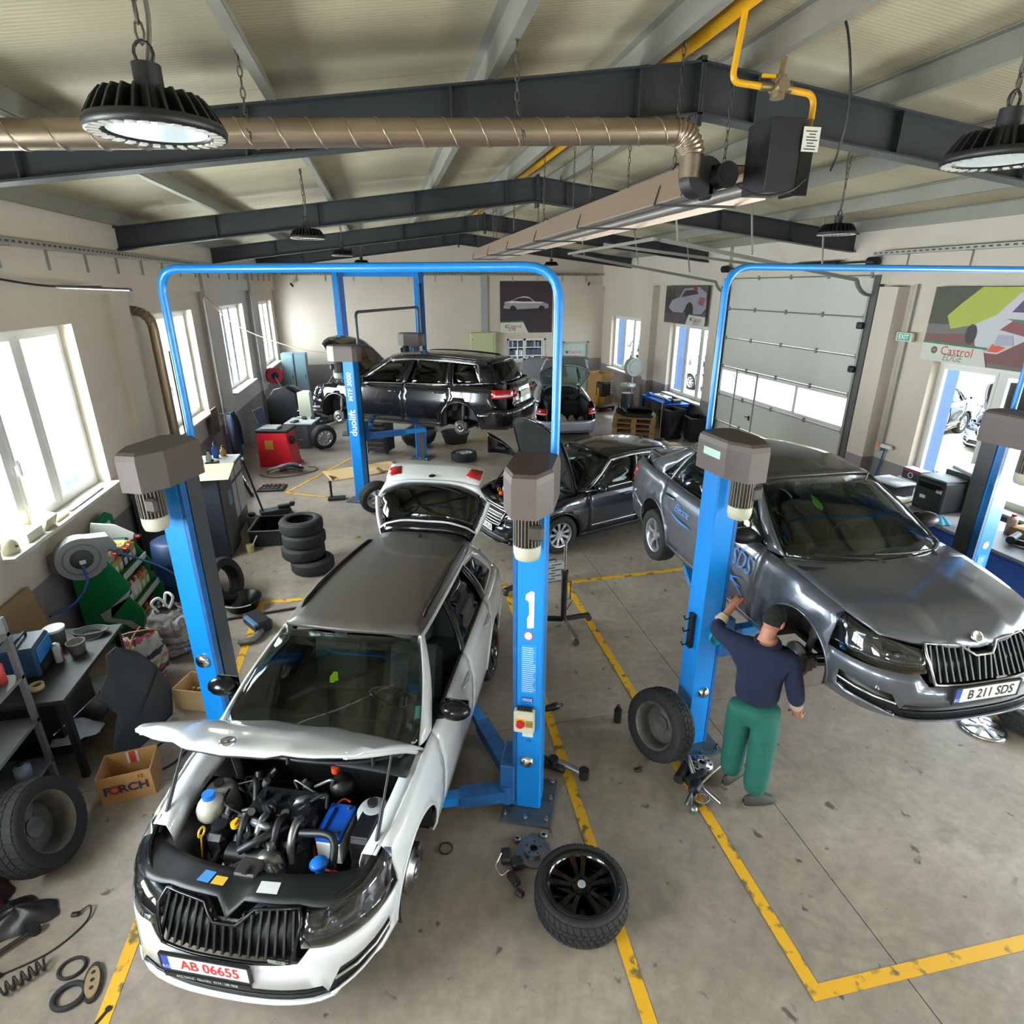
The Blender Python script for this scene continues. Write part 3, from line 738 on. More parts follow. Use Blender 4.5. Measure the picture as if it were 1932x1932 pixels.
def make_car(name, label, loc, rz, sp, z=0, scale=1.0):
    B = Body(sp); Q = B.Q; px = B.px; py = B.py
    car = thing(name, label, 'car', (loc[0], loc[1], z), rz); car.scale = (scale,) * 3
    paint = sp['paint']; xa, xb, rw = sp['xa'], sp['xb'], sp.get('rw', .32); ra = rw + .055; zs = B.zb + .09; zw = rw
    gx = sp['glass']; st = sp.get('step', .075); zt = B.zt
    d0, d1, d2 = sp['doors']               # front edge of the front door, B gap, rear edge of the rear door
    hx = sp.get('hood_back', d0 + .16)
    ws = sp.get('waist', .985)
    def S(poly): return [(px(x), zz) for x, zz in poly]
    def both(nm, poly, m, **k):
        o = panel(nm, S(poly), Q, m, car, st, **k); r = mirror_obj(o, nm, m, car); return o, r
    def topline(xx0, xx1, n=8): return [(xx0 + (xx1 - xx0) * i / n, zt(xx0 + (xx1 - xx0) * i / n)) for i in range(n + 1)]
    g = .004
    # ---- side panels
    hl_back = sp['hl_back']; hl_z0, hl_z1 = sp['hl_z']
    bx = xa + ra * .94
    fend = [(d0 + g, zs)] + topline(d0 + g, hl_back + .03) + [(hl_back + .02, hl_z0 - .01), (xa + ra * cos(R(18)), zw + ra * sin(R(18)))] + arc(xa, zw, ra, 18, 180 + asin_deg((zw - zs) / ra), 16)
    fl = both('fender', fend, paint)
    door_f = [(d1 + g, zs), (d0 - g, zs)] + topline(d0 - g, d1 + g)
    dl = both('front_door', door_f, paint)
    a_end = 180 - 0
    cut = asin_deg((zw - zs) / ra)
    xe = d2 + .0
    door_r = [(d1 - g, zs), (d1 - g, zt(d1))] + topline(d1 - g, d2 + g)[1:]
    # rear edge of the rear door follows the wheel arch
    ang = [a for a in range(0, 91, 9)]
    ax = xb + (ra + .02) * 1.0
    arcpts = [(xb + (ra + .03) * cos(R(a)), zw + (ra + .03) * sin(R(a))) for a in (62, 50, 38, 26, 14, 2)]
    arcpts = [p for p in arcpts if p[0] > d2 + .02]
    door_r += [(d2 + g, zw + (ra + .03) * sin(R(62)) + .12)] + arcpts + [(xb + ra + .06, zs)]
    rl = both('rear_door', door_r, paint)
    rbz = sp.get('rb_z', .60)
    tl = sp['tail']                         # (x front edge, z0, z1)
    quart = topline(d2 - g, sp['q_end']) + [(tl[0], tl[2]), (tl[0] - .0, tl[1]), (sp['rear'] + .30, rbz + .01), (xb - ra * cos(R(20)), zw + ra * sin(R(30)))] + \
            [(xb + ra * cos(R(a)), zw + ra * sin(R(a))) for a in range(150, -1, -10)] + [(xb + ra, zs), (xb + ra + .056, zs)] + [(x + -.012, zz + .004) for x, zz in reversed(arcpts)] + [(d2 - g, zw + (ra + .03) * sin(R(62)) + .12)]
    ql = both('quarter_panel', quart, paint)
    sill = [(xa - ra * cos(R(-cut)) - .0, zs - .008), (xb + ra, zs - .008), (xb + ra + .01, B.zb), (xa - ra, B.zb)]
    both('sill', sill, sp.get('sill_m', paint))
    # arch lips
    for x in (xa, xb):
        for s in (-1, 1):
            pts = [(Q(px(xx), zz)[0], s * (Q(px(xx), zz)[1] - .004), zz) for xx, zz in arc(x, zw, ra, -15, 195, 22)]
            m = MB(); m.tube(pts, .011, n=6); m.build('arch_lip', sp.get('lip_m', paint), car)
            m = MB(); yy = B.sp['hw'] - .07; rl_ = ra - .004
            m.grid(lambda a, b_: (rl_ * cos(R(-12 + 204 * a)), -.33 + .35 * b_, rl_ * sin(R(-12 + 204 * a))), 22, 2)
            m.grid(lambda a, b_: (rl_ * b_ * cos(R(-12 + 204 * a)), -.33, max(rl_ * b_ * sin(R(-12 + 204 * a)), -.08)), 22, 2)
            o = m.build('wheel_liner', LINER, car, (x, s * yy, zw))
            if s < 0: o.rotation_euler = (0, 0, pi)
    # ---- front end
    gw, gz0, gz1 = sp['grille']
    pe = px(xa + ra * cos(R(18))); pb = px(xa + ra * .995)
    zhl = hl_z0
    bump = [(-pe, zw + ra * sin(R(18))), (-px(hl_back + .02), hl_z0 - .014)]
    yl0 = sp['hl_y']; 
    bump += [(-py(yl0 + .12), hl_z0 - .014), (-py(gw + .05), gz0 + .3 * (gz1 - gz0)), (-py(gw - .03), gz0 - .02), (py(gw - .03), gz0 - .02), (py(gw + .05), gz0 + .3 * (gz1 - gz0)), (py(yl0 + .12), hl_z0 - .014)]
    bump += [(px(hl_back + .02), hl_z0 - .014), (pe, zw + ra * sin(R(18)))] + [(px(xa + ra * cos(R(a))), zw + ra * sin(R(a))) for a in (10, 0, -10)]
    bump += [(px(xa + ra * .9), B.zb + .03), (px(xa + ra + .12), B.zb), (-px(xa + ra + .12), B.zb), (-px(xa + ra * .9), B.zb + .03)] + [(-px(xa + ra * cos(R(a))), zw + ra * sin(R(a))) for a in (-10, 0, 10)]
    lw, lz0, lz1 = sp['lower']
    low = [(-py(lw), lz0), (py(lw), lz0), (py(lw - .05), lz1), (-py(lw - .05), lz1)]
    fogs = []
    for s in (-1, 1):
        f0, f1, f2, f3 = sp['fog']; q = [(s * py(f0), f2), (s * px(f1), f2 + .05), (s * px(f1), f3 + .03), (s * py(f0 + .08), f3)]
        fogs.append(q if s > 0 else q[::-1])
    bo = panel('front_bumper', bump, Q, paint, car, st, holes=[low] + fogs)
    panel('lower_grille', low, lambda p, zz: Q(p, zz, -.03), BLACK, bo, .12)
    for q in fogs: panel('fog_grille', q, lambda p, zz: Q(p, zz, -.022), BLACK, bo, .12)
    for s in (-1, 1):
        f0, f1, f2, f3 = sp['fog']; pts = [Q(s * (py(f0 + .05) + t * (px(f1) - py(f0 + .05))), (f2 + f3) / 2 + .01 + .03 * t, -.006) for t in (0, .33, .66, 1)]
        m = MB(); m.tube(pts, .012, n=6); m.build('fog_lamp_bar', sp.get('fog_m', CHROME), bo)
    if lw: 
        pts = [Q(-py(lw - .03) + 2 * py(lw - .03) * i / 10, (lz0 + lz1) / 2, -.015) for i in range(11)]; m = MB(); m.tube(pts, .008, n=5); m.build('grille_bar', BLACK, bo)
    # grille
    gr = [(-py(gw * .86), gz0), (-py(gw * .4), gz0 - .012), (py(gw * .4), gz0 - .012), (py(gw * .86), gz0), (py(gw), gz1 - .05), (py(gw * .97), gz1)] + ([(py(.16), gz1 - .02), (py(.07), gz1 - .075), (-py(.07), gz1 - .075), (-py(.16), gz1 - .02)] if sp.get('dip', True) else []) + [(-py(gw * .97), gz1), (-py(gw), gz1 - .05)]
    go = panel('grille', gr, lambda p, zz: Q(p, zz, -.03), BLACK, car, .12)
    fr = [Vector(Q(p, zz, .004)) for p, zz in densify(gr, .06)]; m = MB(); m.tube(fr, .011, n=6, closed=True); m.build('grille_frame', sp.get('grille_frame', CHROME), go)
    if sp.get('slats', 'v') == 'v':
        ns = 17
        for i in range(ns):
            u = -gw * .9 + 1.8 * gw * i / (ns - 1); p = py(u); zc = gz1 - .015 - (.06 if abs(u) < .1 else .02 if abs(u) < .17 else 0); m = MB(); m.bar(Q(p, gz0 + .012, -.004), Q(p, zc, -.004), .013, .03, up=(1, 0, 0)); m.build('slat', BLACK, go)
    else:
        for i in range(5):
            zz = gz0 + (gz1 - gz0) * (i + .6) / 5.4; pts = [Q(-py(gw * .93) + 2 * py(gw * .93) * k / 8, zz, -.004) for k in range(9)]; m = MB(); m.tube(pts, .012, n=6); m.build('slat', CHROME, go)
    # plate
    def plate(par, cx, zz, txt, col, rear=False, red=False):
        c = Vector(Q(0 if not rear else B.L, zz, .018)); sg = -1 if rear else 1
        pl = MB(); pl.box((c.x, c.y + cx, zz), (.012, .53, .12)); po = pl.build('number_plate', PLATEW if not red else PLATEW, par)
        f = plane_fn((c.x + sg * .0075, cx + (.03 if not rear else -.03), zz - .004), (0, sg, 0), (0, 0, 1))
        text_on('plate_lettering', txt, .105, col, f, po, sx=.86, bold=.002)
        b = MB(); b.box((c.x + sg * .007, cx - sg * .243, zz), (.002, .042, .112)); bo_ = b.build('plate_band', PLATEB, po)
        text_on('band_lettering', 'RO', .035, PLATEW, plane_fn((c.x + sg * .0085, cx - sg * .243, zz - .035), (0, sg, 0), (0, 0, 1)), po)
        m = MB()
        for (yy, hh) in ((-.272, .132), (.272, .132)): m.box((c.x, c.y + cx + yy, zz), (.018, .012, hh))
        for z_ in (-.064, .064): m.box((c.x, c.y + cx, zz + z_), (.018, .55, .012))
        m.build('plate_holder', BLACK, po)
        return po, c
    po, pc = plate(car, sp.get('plate_y', 0), sp['plate_z'], sp['plate'], sp.get('plate_col', PLATEK))
    # headlights
    hpoly = [(py(yl0), hl_z0), (py(yl0 + .16), hl_z0 - .015), (px(hl_back + .12), hl_z0 + .015), (px(hl_back), zt(hl_back) - .04), (px(hl_back + .03), zt(hl_back) - .012), (px(hl_back + .25), zt(hl_back + .25) - .014), (py(yl0 + .14), zt(B.at(py(yl0 + .14))[0]) - .016), (py(yl0 - .02), zt(B.at(py(yl0))[0]) - .03)]
    for s in (1, -1):
        pp = hpoly if s > 0 else [(-a, b) for a, b in reversed(hpoly)]
        ho = panel('headlight', pp, lambda p, zz: Q(p, zz, -.045), BLACKG, car, .07)
        panel('lens', pp, lambda p, zz: Q(p, zz, .002), LAMPG, ho, .07, thick=.004)
        for (t, r_) in ((.3, .05), (.62, .045)):
            p = s * (py(yl0) + t * (px(hl_back) - py(yl0))); zz = hl_z0 + (hl_z1 - hl_z0) * (.42 + .12 * t); a = Vector(Q(p, zz, -.05)); n = Vector(Q(p, zz, .0)) - a
            m = MB(); u, v, d = frame_from(n); m.cyl(a, a + n * .9, r_ * .6, r_, n=16, caps=False); m.sphere(tuple(a + n * .35), r_ * .5, n=10, m=6); m.build('reflector', LAMPI, ho)
        pts = [Q(s * (py(yl0 + .03) + t * (px(hl_back + .06) - py(yl0 + .03))), hl_z0 + .03 + .02 * t, -.012) for t in (0, .25, .5, .75, 1)]; m = MB(); m.tube(pts, .006, n=5); m.build('light_strip', LAMPI, ho)
    # ---- hood
    def hood_edge(x):
        q = Q(px(x), zt(x)); return q[1]
    hxs = [hx + (sp['hood_front'] - hx) * i / 8 for i in range(9)]
    def hood_fn(x, y):
        xx = min(x, sp['hood_front'] + .2); ye = max(hood_edge(min(xx, B.c[0].x - .3)), .3); ze = zt(min(xx, sp['hood_front'] + .05)); u = min(abs(y) / ye, 1.05)
        rib = .012 * math.exp(-((abs(y) - (.30 + .14 * (hx + .9 - x) * -1 + 0)) / .05) ** 2) if True else 0
        drop = 0 if x < sp['hood_front'] - .12 else -.09 * ((x - sp['hood_front'] + .12) / .25) ** 2
        return (x, y, ze + sp.get('crown', .06) * (1 - u ** 2.4) + rib + drop)
    he = [(x, hood_edge(x) - .006) for x in hxs]
    nose = [(sp['hood_front'] + .10, he[-1][1] * .72), (sp['hood_front'] + sp.get('nose', .17), he[-1][1] * .36), (sp['hood_front'] + sp.get('nose', .17) + .02, 0)]
    back = [(hx + .10, .3), (hx + .12, 0)]
    hp = he + nose + [(x, -y) for x, y in reversed(nose[:-1])] + [(x, -y) for x, y in reversed(he)] + [(hx + .10, -.3), (hx + .12, 0), (hx + .10, .3)]
    xf = None
    if sp.get('hood_open'):
        hz = zt(hx) + .02; xf = Matrix.Translation((hx, 0, hz)) @ Matrix.Rotation(-R(sp['hood_open']), 4, 'Y') @ Matrix.Translation((-hx, 0, -hz))
    def hood_up(x, y): return hood_fn(x, y)
    ho = panel('hood', hp, hood_fn, sp.get('hood_paint', paint), car, .085, thick=.02, xf=xf)
    if xf:
        inn = [(x * .97 + .04, y * .93) for x, y in hp]; panel('hood_liner', inn, lambda x, y: (x, y, hood_fn(x, y)[2] - .035), sp.get('hood_inner', BLACK), ho, .11, thick=.012, xf=xf)
        for s in (-1, 1):
            m = MB(); m.tube([tuple(xf @ Vector((x, s * (hood_edge(x) - .06), zt(x) - .03))) for x in hxs], .022, n=6); m.build('hood_rib', sp.get('hood_inner2', paint), ho)
            a = xf @ Vector((hx + .45, s * (hood_edge(hx + .4) - .08), zt(hx + .4) - .02)); b_ = Vector((hx + .75, s * (hood_edge(hx + .7) - .06), zt(hx + .7) - .08))
            m = MB(); m.cyl(a, b_, .009, n=8); m.cyl(b_, b_ + (a - b_) * .5, .014, n=8); m.build('gas_strut', BLACK, ho)
        # slam panel between grille and engine bay, inner wings
        pm = px(hl_back + .12)
        def slam(a, b_):
            p = -pm + 2 * pm * a; zt_ = (gz1 if abs(p) < py(gw) else hl_z1 - .03); q = Vector(Q(p, zt_ - (.07 if abs(p) < py(.07) else 0), -.012)); w_ = min(abs(p) / pm, 1)
            qi = Vector((sp['hood_front'] - .04 - .16 * w_ ** 2, q.y * .88, zt(sp['hood_front']) - .06)); return q * (1 - b_) + qi * b_ + Vector((0, 0, .008 * sin(pi * b_)))
        m = MB(); m.grid(slam, 24, 5, thick=-.012); sl = m.build('slam_panel', BLACK, car)
        for (a_, b1, b2, c_) in ((.40, .3, .7, '#3d7fc4'), (.45, .3, .6, '#c9a227'), (.62, .25, .65, '#c9c9c6')):
            m = MB(); w_ = .035 if c_ != '#c9c9c6' else .055; m._add([tuple(slam(x_, y_) + Vector((0, 0, .016))) for x_, y_ in ((a_ - w_, b1), (a_ + w_ * .2, b1), (a_ + w_ * .2, b2), (a_ - w_, b2))], [(0, 1, 2, 3)]); m.build('panel_sticker', mat('stk_' + c_[1:], c_, .5), sl)
        m = MB(); m.box((sp['hood_front'] - .05, 0, gz1 + .0), (.12, .14, .06), bev=.01); m.box((sp['hood_front'] - .02, 0, gz1 + .03), (.05, .03, .05)); m.build('hood_latch', IRON, sl)
        for s in (1, -1):
            xs_ = [hx + .02 + (hl_back + .05 - hx) * i / 8 for i in range(9)]
            m = MB(); m.grid(lambda a, b_: [(lambda x: (x, s * (hood_edge(x) - .012 - .11 * min(b_ * 1.6, 1)), zt(x) - .02 - .16 * max(0, b_ - .5) * 2))(xs_[int(round(a * 8))])][0], 8, 4, thick=.006 * s); m.build('inner_wing', paint, car)
    bp = Vector(hood_fn(sp['hood_front'] + sp.get('nose', .17) - .04, 0)); bmk = Matrix.Translation(bp + Vector((.012, 0, .006))) @ Matrix.Rotation(R(50 if not xf else 35), 4, 'Y')
    if xf: bmk = xf @ bmk
    if sp.get('badge', True):
        m = MB(); m.lathe([(0, .008), (.03, .008), (.034, .012), (.042, .012), (.045, 0)], n=20, mat4=bmk); m.build('badge', CHROME, ho)
    # ---- greenhouse
    gl = []
    b_in = .02
    def beltpt(x): q = Q(px(x), zt(x)); return (x, q[1] - b_in, zt(x))
    (wbx, wtx, rtx, rbx) = gx['wb'], gx['wt'], gx['rt'], gx['rb']
    zr = sp['zr']; yr = sp['yr']; zc = zt(wbx - .2)
    base = [(wbx, 0, zc + .03), (wbx - .05, .42, zc + .03), (wbx - .22, .70 * sp['hw'] / .9, zc + .015), beltpt(gx['ab']), beltpt(gx['bb']), beltpt(gx['cb']), (gx['db'], Q(px(gx['db']), zt(gx['db']))[1] - .05, zt(gx['db'])), (rbx + .05, .42, zt(rbx + .1) + gx.get('rdz', .0)), (rbx, 0, zt(rbx + .1) + gx.get('rdz', .0) + .005)]
    rf = [(wtx, 0, zr[0]), (wtx - .02, .33, zr[0] - .006), (wtx - .08, yr - .055, zr[0] - .035), (wtx - .15, yr - .022, zr[0] - .04), (gx['bt'], yr, zr[1] - .045), (gx['ct'], yr - .01, zr[2] - .045), (gx['dt'], yr - .055, zr[3] - .03), (rtx + .015, .30, zr[3] - .008), (rtx, 0, zr[3])]
    bs = catmull([(base[1][0], -base[1][1], base[1][2])] + base + [(base[-2][0], -base[-2][1], base[-2][2])], 8)[8:-8]
    rs = catmull([(rf[1][0], -rf[1][1], rf[1][2])] + rf + [(rf[-2][0], -rf[-2][1], rf[-2][2])], 8)[8:-8]
    def cur(c, u):
        sg = 1
        if u < 0: u = -u; sg = -1
        if u > 8: u = 16 - u; sg = -1
        t = u * 8; i = min(int(t), len(c) - 2); q = c[i] + (c[i+1] - c[i]) * (t - i); return Vector((q.x, q.y * sg, q.z))
    def G(u, h, off=0):
        a, b_ = cur(bs, u), cur(rs, u); q = a + (b_ - a) * h; bl = .035 * sin(pi * h)
        au = abs(u) if u <= 8 else 16 - u
        ny = 1 if 2.5 < au < 6 else max(0, 1 - min(abs(au - 2.5), abs(au - 6)) / 1.5); sg = 1 if q.y > 0 else -1
        nx = 1 if au < 2 else -1 if au > 6.5 else 0
        q.y += sg * ny * (bl * .8 + off); q.x += nx * (bl * .6 + off * .6); q.z += (bl * .5 + off * .6 if nx else 0)
        return q
    gm = sp.get('glass_m', GLASS); gmr = sp.get('glass_r', gm)
    def GP(nm, poly, m, par=car, **k): return panel(nm, poly, lambda u, h: G(u, h, k.get('off', 0)), m, par, .22, .13, k.get('thick', .008), flip=True)
    wsh = GP('windshield', [(-2.42, .0), (2.42, .0), (2.42, .975), (-2.42, .975)], gm)
    m = MB(); m.tube([tuple(G(u / 4, .0, .004)) for u in range(-10, 11)], .016, n=6); m.build('cowl_seal', BLACK, wsh)
    for s in (1, -1):
        def F(poly): return [(s * u, h) for u, h in (poly if s > 0 else reversed(poly))]
        ap = GP('a_pillar', F([(2.43, 0), (3.0, 0), (3.0, 1), (2.43, 1)]), sp.get('pillar', paint), thick=.02)
        win_f = [(3.0, .02), (3.94, .02), (3.94, .95), (3.25, .95), (3.0, .80)]
        win_r = [(4.06, .02), (4.94, .02), (4.94, .93), (4.06, .95)]
        dtrim = sp.get('trim', BLACK)
        par_f, par_r = (dl, rl)
        if not (sp.get('open_window') == s): GP('window', F(win_f), gm, par_f[0 if s > 0 else 1])
        GP('window', F(win_r), gmr, par_r[0 if s > 0 else 1])
        GP('b_pillar', F([(3.94, 0), (4.06, 0), (4.06, 1), (3.94, 1)]), BLACKG, thick=.02)
        c0 = sp.get('c_w', .16)
        if sp['kind'] == 'wagon':
            GP('c_pillar', F([(4.94, 0), (5.1, 0), (5.1, 1), (4.94, 1)]), BLACKG, thick=.02)
            GP('quarter_window', F([(5.1, .04), (5.72, .10), (5.62, .86), (5.1, .92)]), gmr, ql[0 if s > 0 else 1])
            panel('d_pillar', F([(5.1, 0), (6.25, 0), (6.25, 1), (5.1, 1)]), lambda u, h: G(u, h), paint, car, .22, .13, .02, holes=[F([(5.12, .05), (5.70, .11), (5.60, .85), (5.12, .91)])], flip=True)
        else:
            GP('quarter_window', F([(4.98, .04), (5.30, .05), (5.02, .88), (4.98, .9)]), gmr, ql[0 if s > 0 else 1])
            panel('c_pillar', F([(4.94, 0), (6.25, 0), (6.25, 1), (4.94, 1)]), lambda u, h: G(u, h), paint, car, .22, .13, .02, holes=[F([(4.99, .05), (5.28, .06), (5.02, .86), (4.99, .87)])], flip=True)
        # rail above the doors and belt trim
        m = MB(); m.tube([tuple(G(s * u / 4, .985, .004)) for u in range(10, 25)], .022, n=6); m.build('roof_rail_edge', paint, car)
        m = MB(); m.tube([tuple(G(s * (2.9 + i * .15), .012, .006)) for i in range(18)], .014, n=6); m.build('belt_trim', dtrim, car)
        if sp.get('chrome_line'):
            e_ = 5.72 if sp['kind'] == 'wagon' else 5.25
            ln = [tuple(G(s * (3.0 + (e_ - 3.05) * i / 14), .95 - .02 * i / 14, .008)) for i in range(15)] + [tuple(G(s * e_, .86 - .7 * i / 5, .008)) for i in range(6)]
            m = MB(); m.tube([tuple(G(s * 2.98, .1, .008)), tuple(G(s * 2.98, .5, .008))] + ln, .02, n=6); m.build('chrome_line', CHROME, car)
        # mirror
        mx = gx['ab'] - .16; my = Q(px(mx), zt(mx))[1]; m = MB(); m.sphere((mx + .0, s * (my + .135), zt(mx) + .075), (.085, .125, .075), n=14, m=9); m.bar((mx, s * (my - .02), zt(mx) + .03), (mx, s * (my + .08), zt(mx) + .05), .08, .05)
        mo = m.build('door_mirror', sp.get('mirror', paint), dl[0 if s > 0 else 1])
        m = MB(); m.box((mx - .075, s * (my + .135), zt(mx) + .075), (.012, .19, .105), bev=.005); m.build('mirror_glass', mat('mirror_glass', '#9fb0bd', .05, 1.0), dl[0 if s > 0 else 1])
        for dx, dd in ((d1 + .2, dl), (d2 + .2, rl)):
            hz_ = zt(dx) - .14; m = MB(); pts = [Q(px(dx + .12 - .06 * i), hz_ + (.004 if i in (1, 2, 3) else 0), .006 + (.026 if i in (1, 2, 3) else 0)) for i in range(5)]
            m.tube([(a, s * b_, c_) for a, b_, c_ in pts], [.012, .016, .017, .016, .012], n=8); m.build('door_handle', sp.get('handle', paint), dd[0 if s > 0 else 1])
        if sp.get('side_strip'):
            m = MB(); pts = [Q(px(d0 - .06 + (d2 + .25 - d0) * i / 10), .40 + .01 * i / 10, .012) for i in range(11)]; m.tube([(a, s * b_, c_) for a, b_, c_ in pts], .013, n=6); m.build('side_strip', CHROME, dl[0 if s > 0 else 1])
    # ---- roof
    outl = [rs[i] for i in range(len(rs))]
    ry = [(q.x, q.y, q.z) for q in outl[8:49]]     # from A corner to D corner
    rxs = [q[0] for q in ry][::-1]; rys = [q[1] for q in ry][::-1]; rzs = [q[2] for q in ry][::-1]
    crx, crz = smooth_prof([(rtx, zr[3]), (gx['ct'], zr[2]), (gx['bt'], zr[1]), (wtx, zr[0])], 6)
    def roof_fn(x, y):
        ye = lut(rxs, rys, x); ze = lut(rxs, rzs, x); zc_ = lut(crx, crz, x); u = min(abs(y) / max(ye, .05), 1); return (x, y, zc_ - (zc_ - ze) * u ** 2.6)
    rp = [(q.x, q.y) for q in outl[::2]] + [(q.x, -q.y) for q in reversed(outl[1:-1:2])]
    ro = panel('roof', rp, roof_fn, sp.get('roof_paint', paint), car, .12, thick=.03, flip=True)
    if sp['kind'] == 'wagon' and sp.get('rails', True):
        for s in (1, -1):
            x0_, x1_ = wtx - .25, rtx + .22; pts = []
            for i in range(13):
                x = x0_ + (x1_ - x0_) * i / 12; q = roof_fn(x, lut(rxs, rys, x) - .045); pts.append((x, s * q[1], q[2] + (.045 if 0 < i < 12 else .0)))
            m = MB(); m.tube(pts, .015, n=8); m.build('roof_rail', BLACKG, ro)
    if sp.get('antenna', True): 
        q = roof_fn(rtx + .22, 0); m = MB(); m.prism([(-.06, 0), (.06, 0), (-.035, .055), (-.055, .055)], -.012, .012, axis='Y', m4=Matrix.Translation((q[0], 0, q[2]))); m.build('antenna_fin', BLACK, ro)
    # ---- rear
    tg_open = sp.get('tail_open'); tgx = None
    if tg_open:
        hz = zr[3] - .01; tgx = Matrix.Translation((rtx, 0, hz)) @ Matrix.Rotation(R(tg_open), 4, 'Y') @ Matrix.Translation((-rtx, 0, -hz))
    ty = sp.get('tg_y', .62)
    if sp['kind'] == 'sedan' and not tg_open:
        deck = [(rbx - .01, py) for py in ()]
    hs = sp.get('spoil', .97)
    rwin = panel('rear_window', [(6.3, .04), (9.7, .04), (9.7, hs), (6.3, hs)], lambda u, h: G(u, h), gmr, car, .3, .13, .008, flip=True, xf=tgx)
    if sp['kind'] == 'wagon' or sp.get('hatch'):
        m = MB(); m.tube([tuple((tgx or Matrix.Identity(4)) @ G(6.25 + (9.75 - 6.25) * i / 12, .99, .01)) for i in range(13)], .028, n=6); m.build('spoiler', paint, rwin)
        if hs < .9: panel('spoiler_panel', [(6.3, hs + .05), (9.7, hs + .05), (9.7, .98), (6.3, .98)], lambda u, h: G(u, h, .03), BLACKG, rwin, .3, .13, .02, flip=True, xf=tgx)
        if hs < .9: m = MB(); m.tube([tuple(tgx @ G(6.25 + 3.5 * i / 12, hs + .025, .02)) for i in range(13)], .016, n=6); m.build('spoiler_edge', paint, rwin)
        for u in (6.22, 9.78):
            m = MB(); m.tube([tuple((tgx or Matrix.Identity(4)) @ G(u, h / 5, .004)) for h in range(6)], .026, n=6); m.build('tailgate_frame', paint, rwin)
    xtg = px(sp['rear'] + .3)
    tgp = [(B.L - py(0), 0)]
    p0 = py(ty, True); p1 = py(-ty, True)
    def ztr(p): return zt(B.at(p)[0])
    tgpoly = [(p0, rbz + .012), (p0, tl[1]), (p0 , tl[2])] + [(p0 + (p1 - p0) * i / 10, ztr(p0 + (p1 - p0) * i / 10)) for i in range(11)] + [(p1, tl[2]), (p1, rbz + .012)]
    tgo = panel('tailgate', tgpoly, Q, paint, car, st, thick=.03, xf=tgx)
    # deck between the rear window and the tailgate edge
    dk = [tuple(G(6.2 + (9.8 - 6.2) * i / 12, .0)) for i in range(13)]; rk = [Q(p0 + (p1 - p0) * i / 12, ztr(p0 + (p1 - p0) * i / 12)) for i in range(13)]
    m = MB(); X4 = tgx or Matrix.Identity(4)
    m.grid(lambda a, b_: X4 @ (Vector(dk[int(round(a * 12))]) * (1 - b_) + Vector(rk[int(round(a * 12))]) * b_ + Vector((0, 0, .012 * sin(pi * b_)))), 12, 4, thick=.015); m.build('tailgate_deck', paint, tgo)
    if sp['kind'] != 'wagon':
        for s in (1, -1):
            # rear shoulder between quarter panel top and pillar
            pass
    # tail lights
    for s in (1, -1):
        xt = tl[0]; pin = py(ty + .0, True); tp = [(px(xt), tl[1]), (px(xt), tl[2]), (pin, tl[2] - .005), (pin, tl[1])]
        pp = tp if s > 0 else [(2 * B.L - a, b_) for a, b_ in reversed(tp)]
        t_ = panel('tail_light', pp, lambda p, zz: Q(p, zz, .006), REDL, car, .08)
        mid = [(a, tl[1] + (b_ - tl[1]) * .42 + .012) for a, b_ in tp]; mid = [(px(xt) + .04, tl[1] + .03), (px(xt) + .04, tl[1] + .065), (pin - .02, tl[1] + .06), (pin - .02, tl[1] + .03)]
        pp = mid if s > 0 else [(2 * B.L - a, b_) for a, b_ in reversed(mid)]; panel('clear_strip', pp, lambda p, zz: Q(p, zz, .011), mat('tail_clear', '#d8cfcf', .15), t_, .1, thick=.003)
        tp = [(pin + .012, tl[1]), (pin + .012, tl[2] - .005), (py(ty - .2, True), tl[2] - .03), (py(ty - .16, True), tl[1])]
        pp = tp if s > 0 else [(2 * B.L - a, b_) for a, b_ in reversed(tp)]
        panel('tail_light_inner', pp, lambda p, zz: Q(p, zz, .006), REDL, tgo, .08, xf=tgx)
    # rear bumper
    rb = [(px(sp['rear'] + .30), rbz), (py(0, True), rbz), (2 * B.L - px(sp['rear'] + .30), rbz)]
    rr_ = [(2 * B.L - px(xb - ra * cos(R(20))), zw + ra * sin(R(30)))] + [(2 * B.L - px(xb - ra * cos(R(a))), zw + ra * sin(R(a))) for a in (18, 5, -10)] + [(2 * B.L - px(xb - ra - .12), B.zb + .02)]
    ll_ = [(2 * B.L - a, b_) for a, b_ in reversed(rr_)]
    rbo = panel('rear_bumper', rb + rr_ + ll_, Q, paint, car, st)
    low = [(py(.6, True), B.zb + .02), (py(-.6, True), B.zb + .02), (py(-.6, True), B.zb + .12), (py(.6, True), B.zb + .12)]
    panel('diffuser', low, lambda p, zz: Q(p, zz, .008), BLACK, rbo, .15)
    if sp.get('rear_plate'):
        c = Vector(Q(B.L, .82 if sp['kind'] == 'wagon' else .75, .012)); zz = c.z; X4 = tgx or Matrix.Identity(4)
        def pf(x, y, o=.008): return X4 @ Vector((c.x - o, -x, zz + y))
        m = MB(); m._add([tuple(pf(a, b_, o)) for o in (0, .008) for a, b_ in ((-.26, -.06), (.26, -.06), (.26, .06), (-.26, .06))], [(0, 1, 2, 3), (4, 7, 6, 5), (0, 4, 5, 1), (1, 5, 6, 2), (2, 6, 7, 3), (3, 7, 4, 0)]); po_ = m.build('number_plate', PLATEW, tgo)
        text_on('plate_lettering', sp['rear_plate'], .1, PLATEK, lambda x, y: pf(x, y, .0095), po_, sx=.86)
